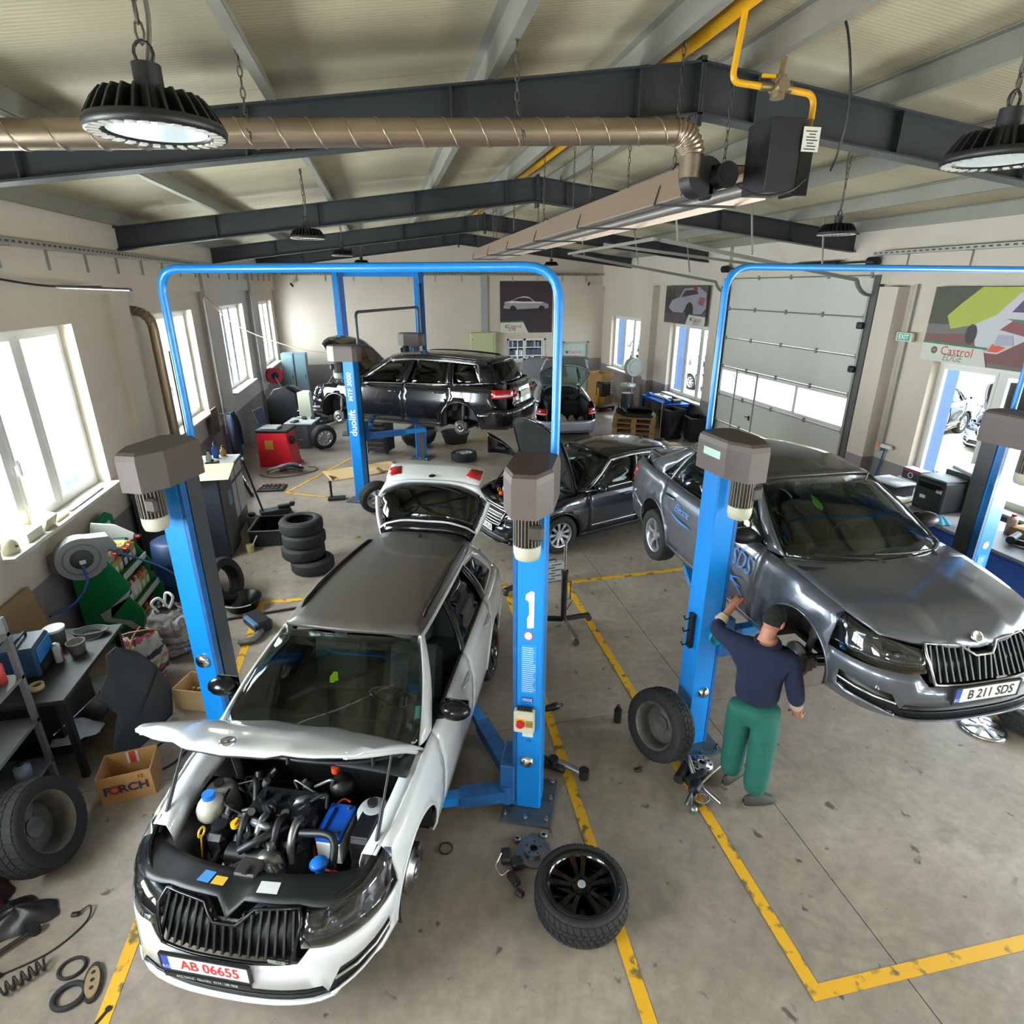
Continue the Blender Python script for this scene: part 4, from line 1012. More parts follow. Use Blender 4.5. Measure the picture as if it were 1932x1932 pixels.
    # wiper on the rear window of wagons
    if sp['kind'] == 'wagon':
        X4 = tgx or Matrix.Identity(4); m = MB(); m.tube([tuple(X4 @ G(8 - .9 * i / 5, .08 + .02 * i, .02)) for i in range(6)], .008, n=5); m.build('rear_wiper', BLACK, rwin)
    # ---- tub, floor, interior
    m = MB()
    hwi = sp['hw'] - .10
    zf = B.zb + .03
    out = [(sp['front'] - .25, .5), (sp['front'] - .5, hwi - .1), (xa + ra + .02, hwi - .1), (xa + ra + .02, hwi - .28), (xa - ra - .02, hwi - .28), (xa - ra - .02, hwi), (xb + ra + .02, hwi), (xb + ra + .02, hwi - .28), (xb - ra - .02, hwi - .28), (xb - ra - .02, hwi - .08), (sp['rear'] + .2, .6)]
    poly = [(x, y) for x, y in out] + [(x, -y) for x, y in reversed(out)]
    m.prism(poly[::-1], zf - .04, zf); m.build('underbody', INNER, car)
    fw = hx - .12
    m = MB(); m.box((fw, 0, (zf + zt(hx)) / 2 - .03), (.04, 2 * (hwi - .28), zt(hx) - zf - .06)); m.build('firewall', INNER, car)
    cab = sp.get('cabin', True)
    if cab:
        dz = zt(gx['ab']) - .06; m = MB()
        m.grid(lambda a, b_: (wbx - .10 - .52 * a, (b_ - .5) * 2 * (hwi - .10) * (1 if a > .2 else .9 + .5 * a), dz + .03 * sin(pi * min(a * 1.3, 1)) - (.16 * max(0, a - .75) / .25) ** 1), 8, 10, thick=.05)
        da = m.build('dashboard', DASH, car)
        swc = Vector((gx['ab'] - .42, .36, dz - .02)); m4 = Matrix.Translation(swc) @ Matrix.Rotation(R(-62), 4, 'Y')
        m = MB(); m.tube([tuple(m4 @ Vector((.185 * cos(t * pi / 10), .185 * sin(t * pi / 10), 0))) for t in range(20)], .016, n=7, closed=True)
        m.sphere(tuple(m4 @ Vector((0, 0, -.01))), (.05, .075, .06), n=10, m=6)
        for a in (0, 2.3, -2.3): m.bar(m4 @ Vector((0, 0, -.01)), m4 @ Vector((.18 * cos(a + pi), .18 * sin(a + pi), 0)), .035, .016)
        m.build('steering_wheel', BLACK, car)
        sz = zf + .12
        def seat(x, y, w, hh):
            s_ = MB(); s_.box((x + .25, y, sz + .11), (.52, w, .17), bev=.05)
            s_.M = Matrix.Translation((x, y, sz + .15)) @ Matrix.Rotation(R(-18), 4, 'Y'); s_.box((-.03, 0, hh / 2), (.14, w * .98, hh), bev=.05); s_.box((-.03, 0, hh + .12), (.10, min(w * .55, .3), .17), bev=.04); s_.box((-.03, 0, hh + .02), (.03, .12, .1))
            s_.build('seat', sp.get('seat_m', SEAT), car)
        for y in (.37, -.37): seat(d1 + .10, y, .5, .52)
        for y in (.40, -.40): seat(d2 + .05 + sp.get('seat_dx', 0), y, .6, .5)
        for s in (1, -1):
            m = MB(); m.grid(lambda a, b_: (d0 - .02 - (d0 - d2 - .1) * a, s * (hwi + .0), zf + (zt(0) - .05 - zf) * b_), 1, 1, thick=.02 if s < 0 else -.02); m.build('door_lining', DASH, car)
        if sp['kind'] == 'wagon' or sp.get('hatch'):
            m = MB(); x0_ = sp['rear'] + .22; x1_ = d2 - .15; m.box(((x0_ + x1_) / 2, 0, zf + .28), (x1_ - x0_, 2 * (hwi - .3), .03))
            for s in (1, -1): m.box(((x0_ + x1_) / 2, s * (hwi - .26), zf + .48), (x1_ - x0_, .04, .75))
            m.build('boot_lining', DASH, car)
        else:
            m = MB(); m.box(((rbx + d2) / 2 - .1, 0, zt(rbx) - .05), (.75, 2 * (hwi - .2), .03)); m.build('parcel_shelf', DASH, car)
        m = MB(); q = G(0, .9); m.box((q.x - .10, 0, q.z - .06), (.03, .22, .07), bev=.012); m.build('rear_view_mirror', BLACK, wsh)
        m = MB(); m.grid(lambda a, b_: Vector(roof_fn(rtx + .15 + (wtx - .25 - rtx) * a, (b_ - .5) * 2 * (yr - .10))) - Vector((0, 0, .05)), 6, 6, thick=.01); m.build('headliner', mat('headliner', '#b5b0a6', .9), car)
    else:
        m = MB(); m.box(((wbx + rbx) / 2, 0, zf + .3), (1.9, 2 * hwi - .2, .5)); m.build('cabin_floor', DASH, car)
    # wipers, cowl
    m = MB(); m.grid(lambda a, b_: (hx + .06 + (wbx - hx - .04) * b_ * .9, (a - .5) * 2 * (hood_edge(hx) - .05), zt(hx) + .0 + .03 * (1 - (2 * a - 1) ** 2)), 10, 3, thick=-.02); co = m.build('cowl_panel', BLACK, car)
    for (ya, yb_) in ((.52, -.10), (-.08, -.62)):
        m = MB(); pts = [tuple(G((ya + (yb_ - ya) * i / 6) / .42 * 1.0 if True else 0, .02 + .05 * i / 6, .018)) for i in range(7)]; m.tube(pts, .011, n=5); m.tube([pts[0], (pts[0][0] + .05, pts[0][1] + .02, pts[0][2] - .03)], .013, n=6); m.build('wiper', BLACK, co)
    # wheels
    for (x, s, k) in ((xa, 1, 0), (xa, -1, 1), (xb, 1, 2), (xb, -1, 3)):
        w = sp['wheels'][k]; yy = sp['hw'] - (.125 if w else .10)
        drop = sp.get('droop', 0)
        if w is None: add_disc(car, (x, s * (sp['hw'] - .10), zw - drop), 0 if s > 0 else pi)
        else: add_wheel(car, (x, s * yy, rw - drop), w, 0 if s > 0 else pi, rw)
    return car, B, dict(Q=Q, px=px, py=py, G=G, hood_fn=hood_fn, hood_edge=hood_edge, roof_fn=roof_fn, fenders=fl, doors=dl, rdoors=rl, bumper=bo, tailgate=tgo, roof=ro, wsh=wsh, hx=hx, tgx=tgx, xf=xf)
def asin_deg(v): return math.degrees(math.asin(max(-1, min(1, v))))
P_WHITE = mat('car_white', '#d9dadb', .28, coat=.8)
P_GREY = mat('car_grey', '#62666e', .3, .55, coat=.9)
P_DARK = mat('car_navy', '#12151f', .22, .2, coat=.9)
P_BLK = mat('car_black', '#0d0e14', .2, .2, coat=.9)
P_SILV = mat('car_silver', '#a5a9b6', .3, .5, coat=.8)
P_BROWN = mat('car_dusty_grey', '#4d4a48', .38, .4, noise=.2, scale=3, col2='#413e3c', coat=.3)  # dusty roof grey, browned to stand for the ceiling's reflection
OCT = dict(hw=.905, front=2.24, rear=-2.43, xa=1.343, xb=-1.343, zb=.19, ztop=[(2.3, .74), (2.05, .80), (1.75, .855), (1.3, .925), (.9, .955), (0, .975), (-1, 1.0), (-2, 1.03), (-2.5, 1.03)],
    doors=(.78, -.22, -1.16), hl_back=1.66, hl_z=(.60, .79), hl_y=.46, hood_front=1.93, nose=.17, grille=(.46, .52, .77), lower=(.62, .25, .36), fog=(.56, 1.80, .27, .42), plate_z=.45, frontp=[(0, .07), (.05, -.01), (.12, -.04), (.2, -.02), (.38, 0), (.55, .02), (.75, .05), (.9, .09), (1, .16)],
    rb_z=.60, tail=(-2.10, .74, .93), q_end=-2.10, tg_y=.60, zr=(1.43, 1.465, 1.45, 1.395), yr=.60, crown=.055)
def spec(base, **k): d = dict(base); d.update(k); return d
s_white = spec(OCT, kind='wagon', paint=P_WHITE, plate='AB 06655', plate_col=PLATER, plate_y=-.10, hood_open=48, tail_open=99, spoil=.74, wheels=(None, None, 'black', 'black'), rails=True, hood_inner=BLACK, trim=BLACK, mirror=BLACKG, roof_paint=mat('black_roof', '#56504b', .4, coat=.2), glass_r=GLASSD, grille_frame=BLACKG, open_window=1, pillar=P_WHITE, lip_m=P_WHITE,
    glass=dict(wb=1.22, wt=.30, rt=-1.84, rb=-2.30, ab=.78, bb=-.22, cb=-1.14, db=-1.98, bt=-.35, ct=-1.05, dt=-1.66, rdz=.0), ztop=[(2.3, .74), (2.05, .80), (1.75, .855), (1.3, .925), (.9, .955), (0, .975), (-1, 1.0), (-1.9, 1.0), (-2.2, .95), (-2.5, .93)], tail=(-2.10, .70, .88), droop=.08, lower=(.60, .24, .34), fog_m=CHROME)
white, WB, wf = make_car('estate_car', 'white estate car with black roof, open hood and raised tailgate, front left', (-.36, 4.58), R(-110.6), s_white, z=.07)
s_grey = spec(OCT, kind='sedan', hatch=True, paint=P_GREY, plate='B 211 SDS', wheels=(None, None, 'seven', 'five'), hood_paint=P_GREY, trim=BLACK, mirror=BLACK, pillar=P_GREY, roof_paint=P_BROWN, hood_inner=BLACK,
    glass=dict(wb=1.22, wt=.30, rt=-1.28, rb=-2.0, ab=.78, bb=-.22, cb=-1.14, db=-1.74, bt=-.35, ct=-.98, dt=-1.15, rdz=.02), zr=(1.43, 1.465, 1.43, 1.40), droop=.10, antenna=False)
grey, GB, gf = make_car('hatchback_car', 'grey hatchback raised on the lift at the right, mechanic beside it', (3.95, 4.93), R(-90.0), s_grey, z=1.0)
PAS = spec(OCT, hw=.916, front=2.30, rear=-2.47, xa=1.395, xb=-1.395, hl_back=1.74, hood_front=1.99, rw=.325, doors=(.82, -.20, -1.18), fog=(.58, 1.84, .28, .40))
s_blk = spec(PAS, kind='wagon', paint=P_BLK, plate=' ', hood_open=52, wheels=(None, None, None, 'ten'), trim=CHROME, chrome_line=True, slats='h', dip=False, rear_plate=' ', tail=(-2.06, .80, .96), tg_y=.56, glass_m=GLASSD, droop=.12,
    glass=dict(wb=1.24, wt=.32, rt=-2.02, rb=-2.28, ab=.82, bb=-.20, cb=-1.16, db=-2.02, bt=-.35, ct=-1.12, dt=-1.85), zr=(1.45, 1.50, 1.49, 1.43), hood_inner=INNER)
blk, BB, bf = make_car('estate_car', 'black estate car with chrome window line, hood up, raised on the far lift', (.60, 13.2), R(147.6), s_blk, z=1.24, scale=1.04)
s_drk = spec(PAS, kind='sedan', paint=P_DARK, plate='OT 73 KLR', hood_open=80, wheels=('nine', 'nine', 'nine', 'nine'), trim=CHROME, chrome_line=True, slats='h', dip=False, side_strip=True, front=2.28, rear=-2.48, xa=1.355, xb=-1.355, hood_front=1.97, hl_back=1.70,
    glass=dict(wb=1.22, wt=.28, rt=-1.25, rb=-1.86, ab=.80, bb=-.20, cb=-1.10, db=-1.62, bt=-.35, ct=-.95, dt=-1.12, rdz=.0), zr=(1.42, 1.465, 1.44, 1.40), hood_inner=INNER, ztop=[(2.3, .74), (2.05, .80), (1.75, .855), (1.3, .925), (.9, .955), (0, .975), (-1, 1.0), (-1.8, 1.02), (-2.5, 1.0)])
drk, DB, df = make_car('sedan_car', 'dark blue sedan with open hood parked behind the grey hatchback', (3.56, 9.78), R(-160.8), s_drk, z=0)
s_sil = spec(PAS, kind='sedan', hatch=True, paint=P_SILV, plate=' ', hood_open=62, tail_open=78, wheels=('seven', 'seven', 'seven', 'seven'), hw=.93, glass_r=GLASS, rear_plate=' ',
    glass=dict(wb=1.22, wt=.28, rt=-1.35, rb=-2.1, ab=.80, bb=-.20, cb=-1.12, db=-1.80, bt=-.35, ct=-.98, dt=-1.2, rdz=.02), zr=(1.43, 1.47, 1.44, 1.41), hood_inner=INNER)
sil, SB, sf = make_car('hatchback_car', 'silver hatchback with open tailgate and open hood at the far end', (5.02, 18.1), R(86), s_sil, z=0)
# ------------------------------------------------------------------ engine bays and car details
HOSE = mat('hose_rubber', '#1a1b1d', .45); ENG = mat('engine_dark', '#26282b', .45, .3, noise=.5, scale=14, col2='#101113'); CASTA = mat('cast_aluminium', '#9a9b9c', .35, .8, noise=.4, scale=12, col2='#5d5e60')
BATT = mat('battery_blue', '#1b58c4', .35); TANK = mat('tank_translucent', '#b9b8ad', .35); CAPB = mat('cap_blue', '#1d74d8', .35); CAPY = mat('cap_yellow', '#e6b01c', .4); ORNG = mat('orange_plastic', '#e5502a', .4)
def engine_bay(car, hx, zt0, full=True, seed=1):
    r = random.Random(seed); x0 = hx + .05; z = zt0 - .30
    def P(nm, mb, m): return mb.build(nm, m, car)
    m = MB(); m.box((x0 + .46, -.05, z - .12), (.42, .52, .34), bev=.04); P('engine_block', m, ENG)
    m = MB(); m.box((x0 + .40, -.04, z + .09), (.26, .46, .07), bev=.025)
    for i in range(4): m.cyl((x0 + .40, -.2 + i * .11, z + .12), (x0 + .40, -.2 + i * .11, z + .16), .028, n=10)
    P('cylinder_head_cover', m, ENG)
    for i in range(4):
        yy = -.21 + i * .115
        m = MB(); m.tube(catmull([(x0 + .48, yy, z + .10), (x0 + .58, yy, z + .15), (x0 + .66, yy, z + .08), (x0 + .68, yy, z - .05)], 5), .026, n=8); P('intake_runner', m, CASTA if i % 2 else ENG)
    m = MB(); m.cyl((x0 + .70, -.28, z - .03), (x0 + .70, .10, z - .03), .07, n=14); P('intake_plenum', m, ENG)
    m = MB(); m.lathe([(.03, -.05), (.09, -.04), (.10, 0), (.09, .04), (.03, .06)], c=(x0 + .74, .02, z - .02), axis='X', n=16); m.cyl((x0 + .74, .02, z), (x0 + .80, .12, z - .02), .045, n=12); P('turbocharger', m, CASTA)
    m = MB(); m.box((x0 + .62, -.38, z - .02), (.16, .14, .2), bev=.03); m.cyl((x0 + .62, -.38, z + .08), (x0 + .62, -.38, z + .11), .05, n=14); P('oil_filter_housing', m, ENG)
    m = MB(); m.cyl((x0 + .62, -.26, z + .12), (x0 + .62, -.26, z + .145), .032, n=12); m.box((x0 + .62, -.26, z + .15), (.05, .018, .02)); P('oil_cap', m, CAPY)
    m = MB(); m.tube(catmull([(x0 + .74, -.45, z - .05), (x0 + .72, -.44, z + .10), (x0 + .74, -.42, z + .14)], 4), .006, n=5); m.tube([(x0 + .73 + .03 * cos(t * pi / 5), -.42, z + .16 + .03 * sin(t * pi / 5)) for t in range(10)], .007, n=5, closed=True); P('dipstick', m, CAPY)
    # strut towers
    for s in (1, -1):
        m = MB(); m.lathe([(.12, -.28), (.11, -.05), (.09, -.02), (.05, -.01), (0, -.01)], c=(x0 + .34, s * .56, z + .13), n=20); P('strut_tower', m, LGREY if full else INNER)
        m = MB(); m.cyl((x0 + .34, s * .56, z + .14), (x0 + .34, s * .56, z + .165), .035, n=12); P('strut_mount', m, IRON)
    # coolant tank on the right
    m = MB(); m.sphere((x0 + .50, -.52, z + .10), (.10, .09, .10), n=14, m=9); ct = P('coolant_tank', m, TANK)
    m = MB(); m.cyl((x0 + .50, -.52, z + .18), (x0 + .50, -.52, z + .225), .04, n=16); m.build('tank_cap', CAPB, ct)
    # battery and fuse box on the left
    m = MB(); m.box((x0 + .45, .34, z - .06), (.27, .17, .17), bev=.008); ba = P('battery', m, WHITEP if full else DKGREY)
    m = MB(); m.box((x0 + .45, .34, z + .055), (.275, .175, .055), bev=.01); m.build('battery_lid', BATT if full else BLACK, ba)
    m = MB(); m.box((x0 + .47, .29, z + .09), (.2, .02, .02)); m.build('battery_handle', BATT if full else BLACK, ba)
    for s in (1, -1): 
        m = MB(); m.cyl((x0 + .45 + s * .1, .39, z + .08), (x0 + .45 + s * .1, .39, z + .105), .012, n=8); m.build('battery_terminal', CASTA, ba)
    m = MB(); m.box((x0 + .45, .56, z + .0), (.3, .15, .2), bev=.02); m.box((x0 + .45, .56, z + .105), (.27, .125, .02), bev=.008); P('fuse_box', m, BLACK)
    m = MB(); m.tube(catmull([(x0 + .30, .38, z + .09), (x0 + .26, .3, z + .05), (x0 + .34, .22, z - .02), (x0 + .5, .2, z - .06), (x0 + .66, .3, z - .08), (x0 + .7, .45, z - .06)], 5), .008, n=6); P('red_cable', m, mat('cable_red', '#b3272b', .5))
    m = MB(); m.cyl((x0 + .74, .36, z - .02), (x0 + .74, .36, z + .05), .03, n=10); m.lathe([(0, .02), (.045, .018), (.06, 0), (.0, 0)], c=(x0 + .74, .36, z + .05), n=14); P('washer_cap', m, CAPB)
    m = MB(); m.cyl((x0 + .12, .20, z + .15), (x0 + .12, .20, z + .20), .03, n=10); P('brake_fluid_cap', m, mat('cap_red', '#d8442e', .4))
    m = MB(); m.sphere((x0 + .16, .26, z + .08), (.09, .09, .08), n=12, m=8); P('brake_booster', m, BLACK)
    # hoses and pipes
    for i in range(26 if full else 6):
        a = Vector((x0 + r.uniform(.15, .8), r.uniform(-.45, .25), z + r.uniform(-.02, .12))); b = a + Vector((r.uniform(-.25, .25), r.uniform(-.28, .28), r.uniform(-.12, .02)))
        b.x = min(max(b.x, x0 + .1), x0 + .8); mid = (a + b) / 2 + Vector((r.uniform(-.1, .1), r.uniform(-.1, .1), r.uniform(.02, .1)))
        m = MB(); m.tube([tuple(q) for q in catmull([a, mid, b], 7)], r.choice((.008, .012, .018, .026)), n=7); P('hose', m, r.choice((HOSE, HOSE, HOSE, CASTA)))
    for i in range(22 if full else 3):
        c = (x0 + r.uniform(.15, .75), r.uniform(-.42, .2), z + r.uniform(.0, .14)); m = MB(); m.cyl(c, (c[0] + r.uniform(-.03, .03), c[1] + r.uniform(-.03, .03), c[2] + r.uniform(.03, .06)), r.uniform(.015, .03), n=10); m.box((c[0], c[1], c[2] - .01), (.06, .05, .03)); P('fitting', m, r.choice((CASTA, ENG, IRON, CASTA)))
    m = MB(); m.tube(catmull([(x0 + .03, -.6, z + .22), (x0 + .10, -.35, z + .24), (x0 + .12, 0, z + .245), (x0 + .10, .35, z + .24), (x0 + .03, .6, z + .22)], 5), .018, n=8); P('bay_seal', m, HOSE)
engine_bay(white, wf['hx'], WB.zt(wf['hx']), True, 4)
engine_bay(drk, df['hx'], DB.zt(df['hx']), False, 8)
engine_bay(blk, bf['hx'], BB.zt(bf['hx']), False, 9)
engine_bay(sil, sf['hx'], SB.zt(sf['hx']), False, 10)
# white car: dealer strip under the plate, stickers on the windscreen, slam-panel labels, grille badge
Qw = wf['Q']
c = Vector(Qw(0, .43, .018)); 
m = MB(); m.box((c.x, -.10, .352), (.014, .53, .035)); st = m.build('plate_strip', BLACK, wf['bumper'])
text_on('strip_lettering', 'KFZ-OGUZ   Neu-Ulm   0174 / 188 7828', .026, PLATEW, plane_fn((c.x + .009, -.10, .352), (0, 1, 0), (0, 0, 1)), st, sx=.85)
m = MB(); q = Vector(Qw(WB.py(.33), .555, .03)); m.box((q.x, .33, .56), (.008, .10, .03)); bd = m.build('grille_badge', CHROME, wf['bumper'])
text_on('badge_lettering', 'RS', .034, mat('print_green', '#2f7a3c', .4), plane_fn((q.x + .006, .345, .56), (0, 1, 0), (0, 0, 1)), bd, italic=.2)
Gw = wf['G']
def on_glass(g, u0, h0, su, sh, o=.012): return lambda x, y: g(u0 + x * su, h0 + y * sh, o)
def disc_poly(n=18): return [(cos(2 * pi * i / n), sin(2 * pi * i / n)) for i in range(n)]
def glass_sticker(nm, g, u, h, ru, rh, m, par, shape=None, o=.014):
    pts = shape or disc_poly(); mb = MB(); mb._add([tuple(g(u + x * ru, h + y * rh, o)) for x, y in pts], [tuple(range(len(pts)))]); return mb.build(nm, m, par)
leaf = [(0, -1), (.55, -.75), (.8, -.2), (.6, .35), (.1, 1), (-.3, .5), (-.75, -.1), (-.6, -.7)]
hexs = [(cos(pi * i / 3), sin(pi * i / 3)) for i in range(6)] + []
fr_ = [(1, 0), (1.35, -.2), (1.2, -.6), (.9, -.5), (.5, -.9), (-.5, -.9), (-1, 0), (-.5, .9), (.5, .9)]
glass_sticker('air_freshener', Gw, .05, .62, .085, .05, mat('neon_yellow', '#d9f02a', .5), wf['wsh'], fr_, -.05)
glass_sticker('inspection_sticker', Gw, 2.18, .30, .12, .055, mat('sticker_teal', '#56b5a4', .5), wf['wsh'], [(-1, -1), (1, -1), (1, 1), (-1, 1)])
glass_sticker('round_sticker', Gw, -2.25, .09, .10, .05, mat('sticker_blue', '#4d9bd6', .5), wf['wsh'])
glass_sticker('round_sticker_centre', Gw, -2.25, .09, .06, .03, PLATEB, wf['wsh'], hexs, .018)
Gg = gf['G']
glass_sticker('air_freshener', Gg, -.62, .70, .13, .11, mat('leaf_green', '#7fce4a', .5), gf['wsh'], leaf, -.05)
# tailgate emblem on the white car, inside-out lettering on the silver one is too small to read
X4 = wf['tgx']; q = Vector(Qw(WB.L, .90, .02)); mk = X4 @ (Matrix.Translation(q) @ Matrix.Rotation(R(-90), 4, 'Y'))
m = MB(); m.lathe([(0, .006), (.035, .006), (.042, 0)], n=18, mat4=mk); m.build('badge', BLACKG, wf['tailgate'])
# grey car: company lettering on the doors
Qg, pg = gf['Q'], gf['px']
SDSB = mat('lettering_blue', '#3f7fd4', .4); SDSR = mat('lettering_red', '#d2232f', .4)
def side_fn(Q_, px_, x0, z0, s, slope=0.0): return lambda x, y: (lambda q: (q[0], s * q[1], q[2]))(Q_(px_(x0 - s * -1 * 0 + (x if s < 0 else -x) * 1.0), z0 + y + slope * x, .022))
def right_side(Q_, px_, x0, z0): return lambda x, y: (lambda q: (q[0], -q[1], q[2]))(Q_(px_(x0 + x), z0 + y, .020))
text_on('door_lettering', 'SDS', .23, SDSB, right_side(Qg, pg, .57, .76), gf['doors'][1], sx=.78)
m = MB(); f = right_side(Qg, pg, .32, .79); pts = [(.10 * cos(t), .075 * sin(t)) for t in [pi * i / 10 for i in range(2, 11)]]; inn = [(x * .45, y * .35 + .01) for x, y in pts]
m._add([tuple(f(x, y)) for x, y in pts + inn[::-1]], [tuple(range(2 * len(pts)))]); m.build('door_emblem', SDSR, gf['doors'][1])
m = MB(); pts = [(.11 * cos(t), .09 * sin(t)) for t in [pi + pi * i / 10 for i in range(0, 9)]]; inn = [(x * .5, y * .4 - .01) for x, y in pts]
m._add([tuple(f(x, y)) for x, y in pts + inn[::-1]], [tuple(range(2 * len(pts)))]); m.build('door_emblem', SDSB, gf['doors'][1])
def swoosh(par, x0, z0, pts, w):
    f = right_side(Qg, pg, x0, z0); c = catmull([(*p, 0) for p in pts], 8); n = len(c)
    vs = [tuple(f(p.x, p.y + w * sin(pi * (i + .3) / (n + .6)))) for i, p in enumerate(c)] + [tuple(f(p.x, p.y)) for p in c]
    m = MB(); m._add(vs, [(i, i + 1, n + i + 1, n + i) for i in range(n - 1)]); m.build('door_swoosh', SDSB, par)
swoosh(gf['doors'][1], .15, .60, [(0, .06), (.25, -.02), (.5, -.16)], .03); swoosh(gf['doors'][1], .17, .54, [(0, .02), (.2, -.02), (.45, -.02)], .025); swoosh(gf['doors'][1], .2, .52, [(.05, -.08), (.25, .02), (.42, .09)], .02)
text_on('door_lettering', 'Electric', .12, SDSB, right_side(Qg, pg, -.62, .80), gf['rdoors'][1], italic=.3, sx=.9); swoosh(gf['rdoors'][1], -.85, .70, [(0, .02), (.2, -.03), (.45, -.02)], .025)
# ------------------------------------------------------------------ two-post lifts
CAPM = mat('cap_brown', '#5b4d47', .5, noise=.3, scale=8, col2='#473b36'); MOT = mat('motor_grey', '#7d766c', .45, .3); MOTD = mat('motor_dark', '#3b342e', .5); MOTC = mat('motor_cap', '#b9b2a0', .5)
LIFTD = mat('lift_blue_worn', '#1d63a8', .45, noise=.5, scale=10, col2='#27313c'); STRIP = mat('lift_strip', '#3a3a3d', .55); PLATES = mat('base_steel', '#58646c', .5, .3, noise=.4, scale=9, col2='#39434a')
def lift(label, A, Bp, H=2.86, pads=None, zpad=.2, cover=True, detail=True, pipe=None, pipe_m=None, motors=True, side=1):
    """A, Bp: floor positions of the left and right post as seen from the motor side"""
    A, Bp = Vector((*A, 0)), Vector((*Bp, 0)); c = (A + Bp) / 2; d = (Bp - A); a = atan2(d.y, d.x); L = d.length / 2
    t = thing('two_post_lift', label, 'car lift', c, a)
    inv = Matrix.Rotation(-a, 4, 'Z') @ Matrix.Translation(-c)
    for s in (-1, 1):
        x = s * L
        m = MB(); m.box((x, 0, H / 2 + .01), (.205, .22, H - .02), bev=.012); col = m.build('column', LIFTB, t)
        m = MB(); m.box((x - s * .107, .05, H / 2), (.02, .15, H - .1)); m.build('cover_strip', STRIP, col)
        m = MB(); m.box((x - s * .112, -.085, H / 2), (.03, .05, H - .06)); m.build('guide_edge', LIFTD, col)
        b = MB(); b.box((x, -.02, .012), (.42, .50, .024)); bp = b.build('base_plate', PLATES, t)
        for (bx, by) in ((-.17, -.22), (.17, -.22), (.18, 0), (.17, .18), (-.17, .18), (0, -.23)):
            m = MB(); m.cyl((x + bx, by, .024), (x + bx, by, .05), .018, n=6); m.cyl((x + bx, by, .05), (x + bx, by, .075), .009, n=8); m.build('anchor_bolt', CHROME, bp)
        if cover:
            cz = [(-.165, .14), (-.09, .20), (.09, .20), (.165, .14), (.165, -.24), (.08, -.42), (-.08, -.42), (-.165, -.24)]
            m = MB(); n = len(cz)
            lv = [(1.0, H - .13), (1.0, H + .10), (.97, H + .14), (.90, H + .16)]
            vs = [(x + px_ * k, -.1 + (py_ + .1) * k, z) for k, z in lv for px_, py_ in cz]
            fs = [(i * n + j, i * n + (j + 1) % n, (i + 1) * n + (j + 1) % n, (i + 1) * n + j) for i in range(3) for j in range(n)]
            fs = [tuple(reversed(f)) for f in fs] + [tuple(reversed(range(3 * n, 4 * n)))] + [tuple(range(n))]
            m._add(vs, fs); cap = m.build('motor_housing', CAPM, t)
            my = -.27; mo = MB(); mo.cyl((x, my, H - .13), (x, my, H - .36), .075, n=24)
            motor = mo.build('motor', MOTD, t)
            fins = MB()
            for k in range(24):
                tt = 2 * pi * k / 24; fins.M = Matrix.Translation((x, my, H - .25)) @ Matrix.Rotation(tt, 4, 'Z'); fins.box((.082, 0, 0), (.022, .005, .21))
            fo = fins.build('cooling_fins', MOT, motor); fo['kind'] = 'stuff'
            m = MB(); m.lathe([(.088, .0), (.092, -.01), (.092, -.06), (.082, -.10), (.05, -.115), (0, -.115)], c=(x, my, H - .35), n=28); m.build('fan_cover', MOTC, motor)
            m = MB(); m.box((x + .07 * side, my - .075, H - .24), (.10, .05, .11), bev=.018); m.build('terminal_box', MOTD, motor)
        # carriage and arms
    zc = zpad
    for s in (-1, 1):
        x = s * L; m = MB(); m.box((x - s * .17, .0, zc + .12), (.12, .30, .38), bev=.01); car_ = m.build('carriage', LIFTD, t)
        if pads:
            for k, p in enumerate(pads):
                q = inv @ Vector((p[0], p[1], 0))
                if (q.x < 0) != (s < 0): continue
                p0 = Vector((x - s * .18, .10 if q.y > 0 else -.10, zc)); p1 = Vector((q.x, q.y, zc)); md = p0 + (p1 - p0) * .6
                m = MB(); m.bar(p0, md, .13, .11); m.cyl(p0 + Vector((0, 0, -.08)), p0 + Vector((0, 0, .1)), .07, n=14); ar = m.build('arm', LIFTD, t)
                m = MB(); m.bar(md - (p1 - p0) * .15, p1, .095, .08); m.build('arm_extension', LIFTB, ar)
                m = MB(); m.cyl(p1 + Vector((0, 0, .02)), p1 + Vector((0, 0, zpad * 0 + .085)), .055, n=14); m.build('lifting_pad', RUBBER, ar)
    if pipe:
        pts = [inv @ Vector(p) for p in pipe[0]]; m = MB(); m.tube([tuple(p) for p in pts], pipe[1], n=10); po = m.build('overhead_pipe', pipe_m or LIFTB, t)
    return t, inv, L, a, c
def elbow(p, a, b, r, n=6):
    """rounded corner at p, coming from direction a, leaving towards b"""
    p = Vector(p); a = Vector(a).normalized() * r; b = Vector(b).normalized() * r
    return [p + a * (1 - t) ** 2 + b * t ** 2 for t in [i / n for i in range(n + 1)]]
def car_pt(loc, yaw, x, y): return (loc[0] + cos(yaw) * x - sin(yaw) * y, loc[1] + sin(yaw) * x + cos(yaw) * y)
A1, B1 = (-1.67, 4.82), (.93, 3.75); ax1 = (Vector((*B1, 0)) - Vector((*A1, 0))).normalized(); n1 = Vector((-ax1.y, ax1.x, 0))
pA, pB = Vector((*A1, 0)) + n1 * .17 + ax1 * .08, Vector((*B1, 0)) + n1 * .17 + ax1 * .12
pipe1 = [pA + Vector((0, 0, 2.9))] + elbow(pA + Vector((0, 0, 4.22)), (0, 0, -1), ax1, .16) + elbow(pB + Vector((0, 0, 4.22)), -ax1, (0, 0, -1), .22) + [pB + Vector((0, 0, 2.9))]
wp = [car_pt((-.36, 4.58), R(-110.6), x, y) for x in (.62, -.72) for y in (.70, -.70)]
